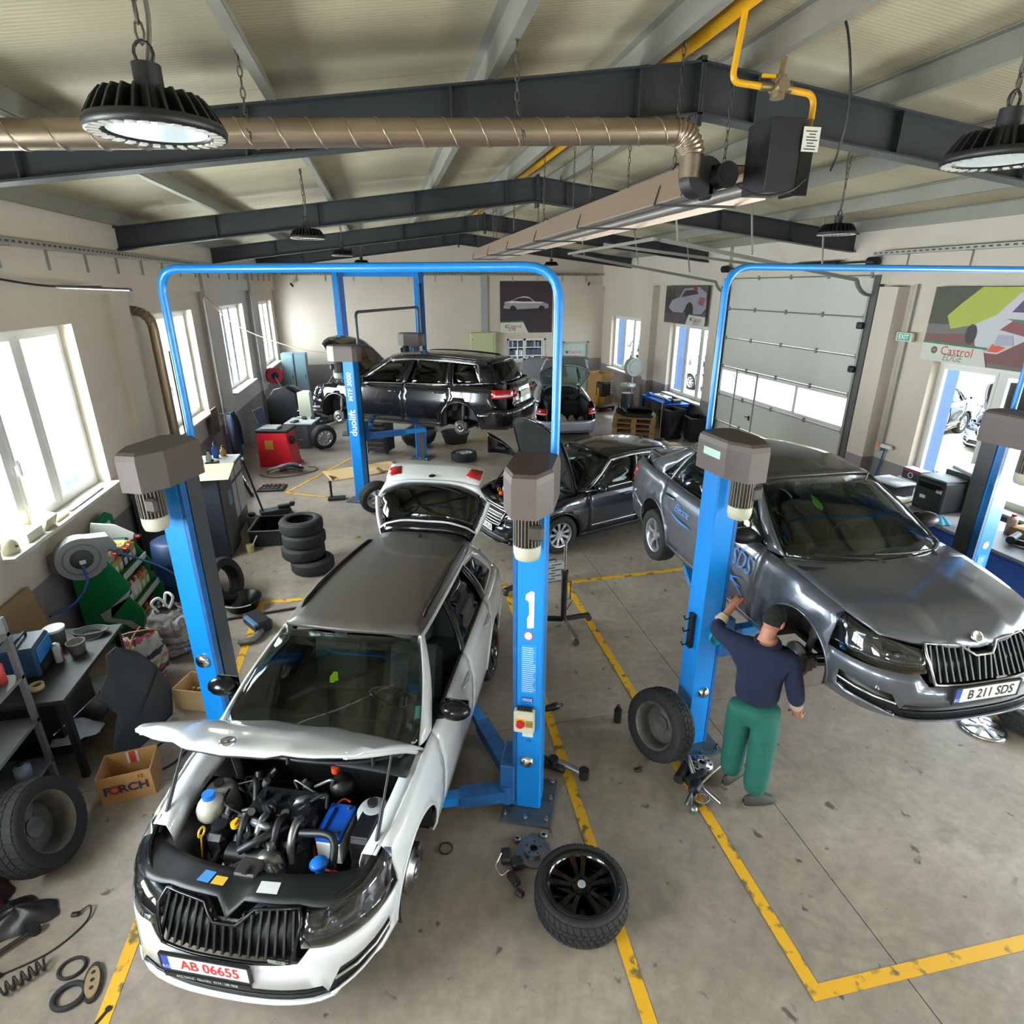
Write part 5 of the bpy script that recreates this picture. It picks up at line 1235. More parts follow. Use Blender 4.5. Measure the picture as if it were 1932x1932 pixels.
l1, i1, L1, a1, c1 = lift('blue two-post lift holding the white estate car, pipe arch overhead', A1, B1, pads=wp, zpad=.16, pipe=(pipe1, .031), side=1)
A2, B2 = (2.60, 4.15), (5.64, 4.38); ax2 = (Vector((*B2, 0)) - Vector((*A2, 0))).normalized(); n2 = Vector((-ax2.y, ax2.x, 0))
pA, pB = Vector((*A2, 0)) + n2 * .17 - ax2 * .06, Vector((*B2, 0)) + n2 * .17 + ax2 * .24
pipe2 = [pA + Vector((0, 0, 2.9))] + elbow(pA + Vector((0, 0, 4.24)), (0, 0, -1), ax2, .2) + elbow(pB + Vector((0, 0, 4.24)), -ax2, (0, 0, -1), .2) + [pB + Vector((0, 0, 2.9))]
gp = [car_pt((3.95, 4.93), R(-90), x, y) for x in (.62, -.72) for y in (.70, -.70)]
l2, i2, L2, a2, c2 = lift('blue two-post lift holding up the grey hatchback beside the mechanic', A2, B2, pads=gp, zpad=1.07, pipe=(pipe2, .026), side=1)
A3, B3 = (.72, 14.8), (-.67, 11.85); ax3 = (Vector((*B3, 0)) - Vector((*A3, 0))).normalized(); n3 = Vector((-ax3.y, ax3.x, 0))
pA, pB = Vector((*A3, 0)) + n3 * .12 + ax3 * .05, Vector((*B3, 0)) + n3 * .12 - ax3 * .15
pipe3 = [pA + Vector((0, 0, 2.9))] + elbow(pA + Vector((0, 0, 3.66)), (0, 0, -1), ax3, .1) + elbow(pB + Vector((0, 0, 3.66)), -ax3, (0, 0, -1), .12) + [pB + Vector((0, 0, 2.9))]
bpads = [car_pt((.45, 13.3), R(147.6), x, y) for x in (.62, -.72) for y in (.66, -.66)]
l3, i3, L3, a3, c3 = lift('blue two-post lift lettered MTF 3000 under the black estate car', A3, B3, H=2.92, pads=bpads, zpad=1.30, pipe=(pipe3, .028), pipe_m=DKGREY)
# lettering, labels, covers on the columns
def col_face(inv, L, s, front=True, off=.002):
    x = s * L
    return lambda u, v: Vector((x + u, -.1105 - off, v))
cols1 = [o for o in l1.children if o.name.startswith('column')]; cols2 = [o for o in l2.children if o.name.startswith('column')]; cols3 = [o for o in l3.children if o.name.startswith('column')]
def decal(nm, col, fn, u0, u1, v0, v1, m):
    mb = MB(); mb._add([tuple(fn(u, v)) for u, v in ((u0, v0), (u1, v0), (u1, v1), (u0, v1))], [(0, 1, 2, 3)]); return mb.build(nm, m, col)
f1 = col_face(i1, L1, 1); C1 = cols1[1]
decal('notice', C1, f1, -.065, .055, 1.18, 1.62, mat('notice_blue', '#2f8fd8', .4))
for k in range(22):
    v = 1.20 + k * .0185; decal('notice_line', C1, col_face(i1, L1, 1, off=.003), -.055, .02 + .03 * rnd.random(), v, v + .006, mat('notice_text', '#bcd8ee', .5))
pz = [(-.02, 1.76), (.0, 1.76), (.03, 1.77), (.032, 2.06), (.01, 2.07), (-.03, 2.04), (-.035, 2.0), (-.01, 1.98), (-.005, 1.88), (-.022, 1.84)]
m = MB(); m._add([tuple(f1(u, v)) for u, v in pz], [tuple(range(len(pz)))]); m.build('torn_sticker', WHITEP, C1)
m = MB(); m._add([tuple(f1(-.01 + .035 * cos(2 * pi * i / 20), 1.695 + .04 * sin(2 * pi * i / 20))) for i in range(20)], [tuple(range(20))]); m.build('warning_sign', mat('warn_red', '#c9525a', .4), C1)
ff = col_face(i1, L1, 1, off=.003); m = MB(); m._add([tuple(ff(-.01 + .027 * cos(2 * pi * i / 20), 1.695 + .031 * sin(2 * pi * i / 20))) for i in range(20)], [tuple(range(20))]); m.build('warning_sign_face', WHITEP, C1)
decal('capacity_plate', C1, f1, -.055, .03, 1.10, 1.145, PLATEB); text_on('capacity_lettering', '3000', .04, PLATEW, lambda x, y: ff(-.012 - x, 1.122 - y), C1)
m = MB(); m.box((L1 - .03, -.145, .95), (.16, .07, .20), bev=.012); sb = m.build('switch_box', mat('switch_cream', '#cfc6ad', .5), C1)
m = MB(); m.cyl((L1 - .055, -.18, .95), (L1 - .055, -.21, .95), .03, n=16); m.build('red_switch', REDP, sb)
m = MB(); m.box((L1 - .055, -.181, .95), (.07, .004, .075)); m.build('switch_plate', YELLOW, sb)
m = MB(); m.box((L1 + .015, -.182, .95), (.05, .006, .06)); m.cyl((L1 + .015, -.18, .95), (L1 + .015, -.2, .95), .014, n=12); m.build('rotary_switch', mat('brass', '#b99a4b', .4, .5), sb)
for k in range(5): m = MB(); m.cyl((L1 - .075 + .024 * k, -.15, 1.05), (L1 - .075 + .024 * k, -.15, 1.085), .011, n=8); m.build('cable_gland', BLACK, sb)
decal('type_plate', C1, f1, -.05, .035, .765, .83, WHITEP); text_on('ce_mark', 'CE', .035, PLATEK, lambda x, y: ff(.0 + x, .73 + y), C1)
def dome(col, x, z, m_=CHROME, r=.055):
    m = MB(); m.lathe([(r, 0), (r * 1.0, .015), (r * .8, .03), (r * .4, .038), (0, .04)], n=20, mat4=Matrix.Translation((x, -.11, z)) @ Matrix.Rotation(R(90), 4, 'X')); return m.build('cover_dome', m_, col)
dome(cols1[1], L1 - .01, .52); dome(cols1[0], -L1 + .0, 1.12, r=.065)
dome(cols2[0], -L2 + .02, .62); m = MB(); m.lathe([(.0, .01), (.055, .01), (.07, .05), (.075, .05), (.06, 0)], n=20, mat4=Matrix.Translation((-L2 + .05, -.11, 1.22)) @ Matrix.Rotation(R(90), 4, 'X')); m.build('magnet_tray', mat('tray_teal', '#1a93a8', .4), cols2[0])
hk = MB(); hk.box((-L2 - .13, -.02, 1.25), (.03, .06, .34)); 
for z in (1.12, 1.26, 1.38): hk.tube([(-L2 - .14, -.02, z), (-L2 - .2, -.02, z - .01), (-L2 - .215, -.02, z + .03)], .007, n=6)
hk.build('hook_rail', BLACK, cols2[0])
m = MB(); m._add([(-L2 - .1655 - .001, -.15 + u, 2.86 + v) for u, v in ((-.02, 0), (.2, 0), (.2, .06), (-.02, .06))], [(3, 2, 1, 0)]); m.build('cap_label', mat('label_pale', '#b8d8cd', .5), [o for o in l2.children if o.name.startswith('motor_housing')][0])
f2 = col_face(i2, L2, 1); decal('notice', cols2[1], f2, -.06, .06, 1.1, 1.62, mat('notice_blue', '#2f8fd8', .4))
for k in range(24): v = 1.12 + k * .02; decal('notice_line', cols2[1], col_face(i2, L2, 1, off=.003), -.05, .02 + .03 * rnd.random(), v, v + .007, mat('notice_text', '#bcd8ee', .5))
m = MB(); m._add([tuple(f2(.0 + .04 * cos(2 * pi * i / 20), 1.72 + .04 * sin(2 * pi * i / 20))) for i in range(20)], [tuple(range(20))]); m.build('warning_sign', mat('warn_orange', '#e2a98e', .4), cols2[1])
# far lift: name lettering running up the outer face of the near column (visible from the camera)
C3 = cols3[1]
def out3(u, v): return Vector((L3 + .104, u, v))
text_on('name_lettering', 'duolift', .21, PLATEW, lambda x, y: out3(-.0 + -y * -1 * 0 + (y), 1.62 + x), C3, bold=.004, italic=.2) if False else None
text_on('name_lettering', 'duolift', .20, PLATEW, lambda x, y: out3(-y, 1.62 + x), C3, bold=.004)
text_on('name_lettering', 'MTF 3000', .13, PLATEW, lambda x, y: out3(-y, 2.32 + x), C3, bold=.003)
# the lift with tall columns by the back
t4 = thing('tall_column_lift', 'tall slim blue lift columns standing behind the black estate car', 'car lift', (0, 18, 0))
for x in (-1.12, 1.06):
    m = MB(); m.box((x - .09, 0, 2.25), (.14, .30, 4.5)); m.build('column', LIFTB, t4); m = MB(); m.box((x + .06, 0, 2.25), (.12, .26, 4.46)); m.build('inner_rail', mat('lift_blue_dark', '#174f94', .5), t4)
    m = MB(); m.box((x, 0, .01), (.6, .6, .02)); m.build('base_plate', PLATES, t4)
m = MB(); m.box((0, 0, 4.42), (2.4, .14, .12)); m.build('cross_member', LIFTB, t4)
m = MB(); m.tube(catmull([(1.06, -.18, 4.2), (1.05, -.2, 3.4), (1.06, -.18, 2.4), (1.05, -.2, 1.2)], 5), .025, n=8); m.build('cable_duct', BLACK, t4)
# ------------------------------------------------------------------ things under the roof
GASY = mat('gas_yellow', '#e2a412', .4); DUCT = mat('duct_zinc', '#a08f7c', .32, .8, noise=.25, scale=6, col2='#7c6d5d'); CHAINM = mat('chain_steel', '#5b564d', .45, .7)
def chain(mb, a, b, pitch=.05, r=.006):
    a, b = Vector(a), Vector(b); n = max(2, int((b - a).length / pitch)); d = (b - a) / n
    u, v, w = frame_from(b - a)
    for i in range(n):
        c = a + d * (i + .5); s = u if i % 2 else v
        L = d.length * .62
        pts = [c + w * (L * cos(2 * pi * k / 8)) + s * (.013 * sin(2 * pi * k / 8)) for k in range(8)]
        mb.tube([tuple(p) for p in pts], r * .7, n=4, closed=True)
def highbay(label, x, y, z, r=.225, top=None):
    t = thing('highbay_lamp', label, 'lamp', (x, y, z), 0, 'round high-bay lamps hung from the roof')
    m = MB(); m.lathe([(r * .70, .012), (r * .74, .0), (r * .98, -.008), (r * 1.0, .012), (r * .97, .03), (r * .72, .03)], n=40, closed=True); m.build('lamp_rim', BLACK, t)
    n = 28
    for k in range(n):
        a = 2 * pi * k / n
        f = MB(); f.M = Matrix.Rotation(a, 4, 'Z'); f.prism([(r * .35, .112), (r * .72, .11), (r * .82, .085), (r * .97, .03), (r * .97, .012), (r * .35, .012)], -.004, .004, axis='Y'); f.build('fin', BLACK, t)
    m = MB(); m.cyl((0, 0, .02), (0, 0, .115), r * .62, r * .5, n=28); m.build('lamp_body', BLACK, t)
    for k in range(28):
        a = 2 * pi * (k + .5) / 28; m = MB(); m.M = Matrix.Rotation(a, 4, 'Z'); m.box((r * .865, 0, -.006), (r * .17, r * .10, .006)); m.build('rim_slot', mat('slot_pale', '#b9b4a8', .4), t)  # pale blocks painted for the light showing through the rim slots
    m = MB(); m.cyl((0, 0, .002), (0, 0, .016), r * .70, n=32); m.build('lens', mat('lamp_lens_white', '#dfe6e4', .12), t)
    m = MB(); m.cyl((0, 0, .11), (0, 0, .20), .045, n=14); m.tube([(.03 * cos(k * pi / 6), 0, .23 + .035 * sin(k * pi / 6)) for k in range(12)], .006, n=5, closed=True); m.build('suspension_ring', BLACK, t)
    zt_ = (top or ztop(x) + .195) - z
    m = MB(); chain(m, (0, 0, .26), (0, -.03, zt_), .055); m.build('chain', CHAINM, t)
    m = MB(); m.tube(catmull([(0, .02, .19), (.03, .02, .4), (-.02, 0, .8), (.0, -.02, zt_)], 5) if zt_ > .9 else [(0, .02, .19), (.02, .02, zt_ * .6), (0, -.02, zt_)], .008, n=6); m.build('lamp_cable', mat('cable_grey', '#5f5a52', .6), t)
    return t
highbay('large black round lamp hanging at the upper left, nearest the camera', -.72, 2.6, 4.60)
highbay('black round lamp cut by the right edge of the picture', 2.72, 2.5, 4.62)
highbay('small black round lamp over the blue pipe arch, left of the ridge', -.90, 9.0, 4.70)
highbay('small black round lamp near the right end of the second roof beam', 5.5, 7.0, 4.70)
for (x, y, l) in ((-.75, 14.2, 'tiny round lamp far back left of the ridge'), (-.5, 19.3, 'tiny round lamp in the last bay left of the ridge'), (5.3, 19.5, 'tiny round lamp in the last bay right of the ridge')): highbay(l, x, y, 4.72)
# spiral flue duct with elbow
t = thing('spiral_duct', 'round galvanised spiral duct with ribbed elbow under the first beam', 'duct', (0, 4.42, 0))
xa, xb, za, zb = -3.75, 2.06, 4.83, 5.10
m = MB(); m.cyl((xa, 0, za), (xb, 0, zb), .080, n=24); dm = m.build('duct_pipe', DUCT, t)
hel = []
turns = 28; dv = Vector((xb - xa, 0, zb - za)); u, v, w = frame_from(dv)
for i in range(turns * 14 + 1):
    a = 2 * pi * i / 14; p = Vector((xa, 0, za)) + dv * (i / (turns * 14)) + (u * cos(a) + v * sin(a)) * .0815; hel.append(tuple(p))
m = MB(); m.tube(hel, .007, n=4); m.build('spiral_seam', DUCT, dm)
el = []; prof = []
for i in range(9):
    a = R(90 * i / 8); el.append((xb + .16 * sin(a), 0, zb - .16 * (1 - cos(a))))
m = MB(); pts = []; rr_ = []
for i in range(33):
    a = R(90 * i / 32); pts.append((xb + .14 * sin(a), 0, zb - .14 * (1 - cos(a)))); rr_.append(.082 + (.009 if i % 4 < 2 else 0))
m.tube(pts, rr_, n=20); m.cyl(pts[-1], (pts[-1][0], 0, pts[-1][2] - .14), .076, n=20); m.build('elbow', DUCT, t)
for x in (-2.9, -.72, .95):
    m = MB(); z0 = za + (zb - za) * (x - xa) / (xb - xa); chain(m, (x, 0, z0 + .07), (x, .0, ztop(x) + .195), .05); chain(m, (x + .03, -.1, z0 - .06), (x, -.02, z0 + .14), .05) ; m.build('chain', CHAINM, t)
# radiant tube heater
HOODM = mat('heater_hood', '#b39a86', .38, .6); 
t = thing('tube_heater', 'long gas tube heater with metal hood and black burner box under the ridge', 'heater', (2.62, 4.4, 4.86))
Lh = 11.6
prof = [(-.36, -.12), (-.30, .10), (.30, .10), (.36, -.12)]
m = MB(); n = len(prof)
m._add([(x, 0.25, z) for x, z in prof] + [(x, Lh, z) for x, z in prof] + [(x * .985, 0.25, z - .008) for x, z in prof] + [(x * .985, Lh, z - .008) for x, z in prof],
       [(i, i + 1, n + i + 1, n + i) for i in range(n - 1)] + [(2 * n + i + 1, 2 * n + i, 3 * n + i, 3 * n + i + 1) for i in range(n - 1)] + [(0, n, 3 * n, 2 * n), (n - 1, 3 * n - 1, 4 * n - 1, 2 * n - 1)])
m.build('hood', HOODM, t)
for x in (-.18, .18): m = MB(); m.cyl((x, .1, -.06), (x, Lh, -.06), .05, n=16); m.build('radiant_tube', mat('tube_steel', '#8f8780', .4, .6), t)
for k in range(6):
    y = .7 + k * 2.1; m = MB(); m.tube([(-.37, y, -.13), (-.33, y, .0), (-.2, y, .17), (0, y, .13), (.2, y, .17), (.33, y, .0), (.37, y, -.13)], .008, n=5); m.bar((-.37, y, -.13), (.37, y, -.13), .012, .02); m.build('hanger', DKGREY, t)
    for x in (-.22, .22): m = MB(); chain(m, (x, y, .17), (x, y, ztop(2.62 + x) + .19 - 4.86), .06); m.build('chain', CHAINM, t)
m = MB(); m.box((-.26, .06, -.05), (.09, .16, .24), bev=.03); m.cyl((-.31, -.02, -.03), (-.31, .14, -.03), .13, n=24); fan = m.build('fan_housing', BLACK, t)
m = MB(); m.cyl((-.2, -.12, -.03), (-.2, -.01, -.03), .085, n=20); m.cyl((-.2, -.125, -.03), (-.2, -.12, -.03), .05, n=16); m.build('fan_motor', BLACKG, fan)
m = MB(); m.box((.22, .02, .10), (.26, .30, .46), bev=.006); bb = m.build('burner_box', BLACK, t)
m = MB(); m.box((.38, -.04, -.0), (.10, .2, .30), bev=.006); m.build('control_box', BLACKG, bb)
m = MB(); m.box((.39, -.145, .20), (.13, .006, .15)); m.build('rating_label', mat('label_white', '#d4d0c4', .6), bb)
for k in range(7): m = MB(); m.box((.385 + .01 * (k % 2), -.149, .14 + k * .018), (.09 - .02 * (k % 3), .002, .006)); m.build('label_line', DKGREY, bb)
m = MB(); m.tube(catmull([(.36, -.2, -.05), (.2, -.26, -.14), (0, -.2, -.16), (-.15, -.1, -.08)], 6), .007, n=6); m.build('burner_cable', BLACK, bb)
# gas pipe and droppers
t = thing('gas_pipe', 'yellow gas pipe running along the roof ridge with a branch to the heater', 'pipe', (2.6, 0, 0))
m = MB(); m.cyl((-.08, YF, 5.90), (-.08, YB, 5.90), .075, n=14); m.build('main_pipe', GASY, t)
y = 4.5
m = MB(); m.tube([(-.06, y, 5.86)] + elbow((-.10, y, 5.43), (0, 0, 1), (1, 0, 0), .06) + [Vector((.12, y, 5.42))], .022, n=10); m.build('branch_pipe', GASY, t)
m = MB(); m.tube([Vector((.36, y, 5.41))] + elbow((.56, y, 5.40), (-1, 0, 0), (0, 0, -1), .09) + [Vector((.56, y, 5.24))], .022, n=10); m.build('branch_pipe', GASY, t)
m = MB(); m.cyl((.12, y, 5.42), (.36, y, 5.42), .028, n=10); m.cyl((.26, y, 5.35), (.26, y, 5.49), .05, n=14); m.cyl((.26, y - .07, 5.42), (.26, y + .05, 5.42), .045, n=14); m.cyl((.27, y, 5.49), (.28, y, 5.6), .02, n=10); vv = m.build('regulator', mat('valve_brass', '#8d7b5d', .45, .7), t)
m = MB(); m.box((.15, y - .04, 5.47), (.10, .02, .02)); m.build('valve_lever', GASY, vv)
m = MB(); m.cyl((.56, y, 5.24), (.56, y, 5.14), .018, n=8); m.build('connector', mat('brass2', '#8b7540', .4, .7), t)
c_ = thing('ceiling_cable', 'thin black cable dropping from the roof to the heater burner', 'cable', (3.2, 4.3, 5.0)); m = MB(); m.tube(catmull([(.0, .2, .92), (-.05, -.05, .7), (.02, -.1, .3), (.06, -.02, .0), (.04, 0, -.12)], 6), .009, n=6); m.build('cable_run', BLACK, c_)
# cable trays along the walls
def tray(label, a, b, inw, hooks):
    a, b = Vector(a), Vector(b); t = thing('cable_tray', label, 'cable tray', a); L = (b - a).length; d = (b - a).normalized(); s = Vector(inw)
    m = MB(); m.bar(s * .10, d * L + s * .10, .2, .004, up=(0, 0, 1)); m.bar(s * .20 + Vector((0, 0, .03)), d * L + s * .20 + Vector((0, 0, .03)), .004, .06, up=(0, 0, 1)); m.bar(s * .005 + Vector((0, 0, .03)), d * L + s * .005 + Vector((0, 0, .03)), .004, .06, up=(0, 0, 1)); m.build('tray_channel', GALV, t)
    n = int(L / .12); sl = MB()
    for k in range(n): p = d * (k * .12 + .05) + s * .203 + Vector((0, 0, .03)); sl.bar(p, p + d * .06, .003, .022, up=(0, 0, 1))
    o = sl.build('tray_slots', DKGREY, t); o['kind'] = 'stuff'
    for k in range(hooks):
        p = d * (L * (k + .5) / hooks); m = MB(); m.bar(p + s * .01, p + s * .16, .03, .02); m.bar(p + s * .012 + Vector((0, 0, -.22)), p + s * .012, .03, .012); m.build('wall_bracket', GALV, t)
    return t
tray('perforated cable tray along the top of the left wall', (XL + .105, -2, 4.5), (XL + .105, 23.9, 4.5), (1, 0, 0), 26)
tray('perforated cable tray along the top of the near right wall', (XR - .105, -2, 4.62), (XR - .105, 9.9, 4.62), (-1, 0, 0), 10)
tray('perforated cable tray along the top of the back wall', (XL + .4, YB - .005, 4.5), (XR - .3, YB - .005, 4.5), (0, -1, 0), 12)
def wallpipe(name, label, cat_, pts, r, m_, base=None):
    b = Vector(base or pts[0]); t = thing(name, label, cat_, b); m = MB(); m.tube([tuple(Vector(p) - b) for p in pts], r, n=8); m.build('pipe_run', m_, t); return t
for y, z0 in ((14.75, 1.3), (19.75, 1.4)):
    w_ = thing('wall_conduit', 'grey cable conduit and white pipe on the left wall %s window' % ('right of the second' if y < 16 else 'right of the third'), 'conduit', (XL + .12, y, z0)); m = MB(); m.box((0, 0, 1.6), (.05, .10, 3.2)); m.build('conduit_channel', GALV, w_)
    m = MB(); m.tube([(.03, -.16, -.4), (.03, -.16, 2.55), (.03, .05, 2.6), (.03, .05, 3.2)], .014, n=6); m.build('air_pipe', WHITEP, w_)
    m = MB(); m.box((.03, .02, .05), (.09, .14, .2), bev=.01); m.build('socket_box', LGREY, w_)
w_ = thing('wall_conduit', 'steel cable channel beside the exit sign on the right wall', 'conduit', (XR - .03, 9.08, 1.35)); m = MB(); m.box((0, 0, 1.6), (.06, .08, 3.2)); m.build('conduit_channel', GALV, w_); m = MB(); m.box((-.04, .0, -.02), (.08, .12, .14), bev=.01); sw = m.build('switch_body', LGREY, w_); m = MB(); m.box((-.085, 0, .02), (.01, .08, .07)); m.build('switch_face', mat('switch_orange', '#e8763a', .5), sw)
fp = thing('flue_pipe', 'brown flue pipe with ribbed elbow standing on the left wall', 'pipe', (XL + .28, 10.9, 0)); m = MB(); m.tube([Vector((0, 0, 1.3)), Vector((0, 0, 3.3))] + elbow((0, 0, 3.75), (0, 0, -1), (-1, 0, 0), .3), .075, n=14); m.build('flue_tube', mat('flue_brown', '#8d7a60', .35, .7), fp)
m = MB(); m.tube([Vector((.12, .25, 1.3)), Vector((.12, .25, 3.1))], .05, n=12); m.build('flue_tube', mat('flue_brass', '#a3884f', .35, .7), fp)
for i in range(5): q = elbow((0, 0, 3.75), (0, 0, -1), (-1, 0, 0), .3, 6)[i + 1]; m = MB(); m.tube([tuple(q + (Vector((0, 0, -1)) if i < 2 else Vector((-.7, 0, -.7))) * 0 + Vector((.085 * cos(k * pi / 8) * .7, .085 * sin(k * pi / 8), .085 * cos(k * pi / 8) * .7))) for k in range(16)], .008, n=4, closed=True); m.build('elbow_rib', DUCT, fp)
wallpipe('sagging_cable', 'black cable sagging along the upper left wall', 'cable', catmull([(XL + .14, 5.5, 4.35), (XL + .14, 8.0, 4.12), (XL + .4, 9.0, 4.1), (-3.2, 7.2, 4.1), (-1.75, 4.98, 4.08)], 8), .012, BLACK)
wallpipe('sagging_cable', 'thin cable hanging from the left wall to the far lift', 'cable', catmull([(XL + .15, 14.8, 3.9), (-3.0, 13.8, 3.35), (-1.7, 12.4, 3.0), (-.88, 11.9, 2.92)], 8), .010, mat('cable_beige', '#9a8d77', .6))
# ------------------------------------------------------------------ wheels, parts and tools on the floor
def loose_wheel(label, loc, kind, rot, rad=.32, wid=.21, group=None, name='loose_wheel'):
    t = thing(name, label, 'wheel', loc, 0, group); t.rotation_euler = rot
    tm, rm, cm = wheel_parts(kind, rad, wid)
    for nm, me in (('tyre', tm), ('rim', rm), ('hub_cap', cm)):
        o = bpy.data.objects.new(nm, me); COL.objects.link(o); o.parent = t
    return t
# face of a wheel is +y; lying face up = rotate +90 about x
bw = loose_wheel('black five-spoke alloy wheel with winter tyre lying on the yellow line', (1.07, 2.78, .112), 'black', (R(90), 0, R(20)), .325, .225)
lw_ = loose_wheel('dirty winter wheel leaning against the mid blue column', (2.22, 4.02, .345), 'steel', (R(-14), 0, R(-70)), .325, .215)
loose_wheel('wheel standing on the floor at the left edge, open side to the camera', (-2.78, 3.93, .362), 'steel', (R(-20), 0, R(85)), .335, .25)
loose_wheel('silver alloy wheel lying flat on the floor behind the white tailgate', (1.75, 14.45, .108), 'seven', (R(90), 0, .3))
loose_wheel('alloy wheel leaning at the left of the white tailgate', (-.38, 11.1, .31), 'seven', (R(-15), 0, R(-160)))
loose_wheel('alloy wheel standing in front of the wheel balancer', (-1.80, 16.35, .315), 'ten', (R(-12), 0, R(-150)), .335)
loose_wheel('wheel lying under the front of the grey hatchback at the right edge', (6.08, 3.60, .108), 'seven', (R(90), 0, .4))
hc = thing('hub_cover', 'silver hub cover lying under the grey hatchback', 'hub cover', (5.53, 3.68, .0)); m = MB(); m.lathe([(.20, .0), (.205, .012), (.19, .028), (.16, .018), (.06, .03), (0, .034)], n=30); m.build('cover_dish', CHROME, hc)
for i in range(7): m = MB(); a = 2 * pi * i / 7; m.bar((.05 * cos(a), .05 * sin(a), .033), (.17 * cos(a), .17 * sin(a), .026), .03, .008); m.build('cover_spoke', ALU, hc)
# stack of four tyres
def tyre_mesh(R0=.32, w=.205):
    m = MB(); h = w / 2; r0 = R0 * .60
    pr = [(r0, -h * .80), (r0 + .02, -h), (r0 + .08, -h * 1.0), (R0 - .02, -h * .85), (R0, -h * .55), (R0, h * .55), (R0 - .02, h * .85), (r0 + .08, h), (r0 + .02, h), (r0, h * .80), (r0 + .03, h * .6), (R0 - .03, h * .4), (R0 - .03, -h * .4), (r0 + .03, -h * .6)]
    m.lathe(pr, n=44, closed=True)
    for k in range(4):
        z = -h * .45 + k * h * .3; m.lathe([(R0 + .002, z), (R0 + .002, z + .012)], n=44, mi=1)
    return m.mesh('tyre', [RUBBER, mat('tyre_groove', '#101010', .9)])
TM = tyre_mesh()
spots = [(-1.34, 8.75, 'bottom tyre of the stack of four, shifted to the right'), (-1.46, 8.82, 'second tyre from the bottom of the stack of four'), (-1.43, 8.83, 'third tyre from the bottom of the stack of four'), (-1.45, 8.84, 'top tyre of the stack of four on the floor')]
for i, (x, y, l) in enumerate(spots):
    o = bpy.data.objects.new('tyre', TM); COL.objects.link(o); o.location = (x, y, .104 + i * .206); tag(o, l, 'tyre', 'stacked tyres')
o = bpy.data.objects.new('tyre', TM); COL.objects.link(o); o.location = (-2.42, 7.98, .31); o.rotation_euler = (R(72), 0, R(70)); tag(o, 'tyre leaning in the dark behind the left blue column', 'tyre')
# cardboard boxes
def openbox(label, loc, rz, d, h, m_=CARD, flaps=False, text=None):
    t = thing('cardboard_box', label, 'box', loc, rz); x, y = d[0] / 2, d[1] / 2; k = .008
    for nm, c, s in (('box_side', (0, -y, h / 2), (d[0], k, h)), ('box_side', (0, y, h / 2), (d[0], k, h)), ('box_side', (-x, 0, h / 2), (k, d[1] - k, h)), ('box_side', (x, 0, h / 2), (k, d[1] - k, h)), ('box_bottom', (0, 0, .006), (d[0], d[1], .01))):
        m = MB(); m.box(c, s); o = m.build(nm, m_, t)
    return t
fb = openbox('cardboard box with red and dark lettering on the floor beside the white car', (-2.44, 4.60, 0), R(-22+30), (.40, .30), .27)
text_on('box_lettering', 'F  RCH', .11, mat('print_dark', '#3a3246', .6), plane_fn((0, -.158, .13), (1, 0, 0), (0, 0, 1)), fb, bold=.004); text_on('box_lettering', 'O', .115, mat('print_red', '#a8323a', .6), plane_fn((-.085, -.158, .13), (1, 0, 0), (0, 0, 1)), fb, bold=.006)
text_on('box_number', '12', .05, mat('print_dark', '#3a3246', .6), plane_fn((.12, -.158, .225), (1, 0, 0), (0, 0, 1)), fb)
m = MB(); m.box((.0, .147, .2), (.05, .004, .12)); m.build('red_tape', mat('tape_red', '#c2423c', .5), fb); m = MB(); m.box((.0, .1475, .2), (.09, .003, .12)); m.build('white_tape', WHITEP, fb)
b2 = openbox('small open cardboard box at the foot of the left blue column', (-2.18, 5.72, 0), R(-20), (.36, .30), .24, CARDL)
for i in range(4): m = MB(); m.cyl((-.1 + .06 * i, .02 * (i % 2), .02), (-.08 + .06 * i, .03, .14), .02, n=8); m.build('bolt_tube', WOOD, b2)
# drive belt, parts by the white car
def loop(label, loc, pts, r, m_, name='drive_belt', cat_='belt'):
    t = thing(name, label, cat_, loc); m = MB(); m.tube(catmull(pts, 6, closed=True), r, n=6, closed=True); m.build('belt_loop', m_, t); return t
loop('black drive belt loop lying on the floor by the lettered box', (-2.28, 4.93, .012), [(-.16, -.22, 0), (.06, -.16, 0), (.17, .02, .0), (.14, .2, 0), (-.04, .22, 0), (-.15, .08, 0)], .010, RUBBER)
loop('second belt loop partly under the white hood', (-2.02, 5.12, .012), [(-.1, -.12, 0), (.1, -.1, 0), (.12, .12, 0), (-.04, .16, 0)], .010, RUBBER)
def blob(t, nm, c, r, m_, seed): mb = MB(); mb.sphere(c, r, n=10, m=7, jit=.12, seed=seed, zmin=c[2] - (r[2] if isinstance(r, tuple) else r) * .9); return mb.build(nm, m_, t)
rg = [('oil seal ring', (-2.26, 3.04), .075, .010), ('thick rubber ring', (-2.2, 2.86), .085, .016)]
for l, (x, y), r_, w_ in rg:
    t = thing('rubber_ring', l + ' lying on the floor at the lower left', 'ring', (x, y, w_)); m = MB(); m.tube([(r_ * cos(k * pi / 12), r_ * .85 * sin(k * pi / 12), 0) for k in range(24)], w_, n=7, closed=True); m.build('ring_body', RUBBER, t)
t = thing('brake_pad', 'worn oval brake pad plate on the floor at the lower left', 'brake pad', (-2.09, 2.92, 0), R(15)); m = MB(); m.prism([(.055 * cos(k * pi / 10), .13 * sin(k * pi / 10)) for k in range(20)], .0, .018); m.build('pad_plate', IRON, t); m = MB(); m.prism([(.04 * cos(k * pi / 10), .1 * sin(k * pi / 10) - .01) for k in range(20)], .018, .032); m.build('pad_lining', mat('pad_tan', '#8a7355', .8), t)
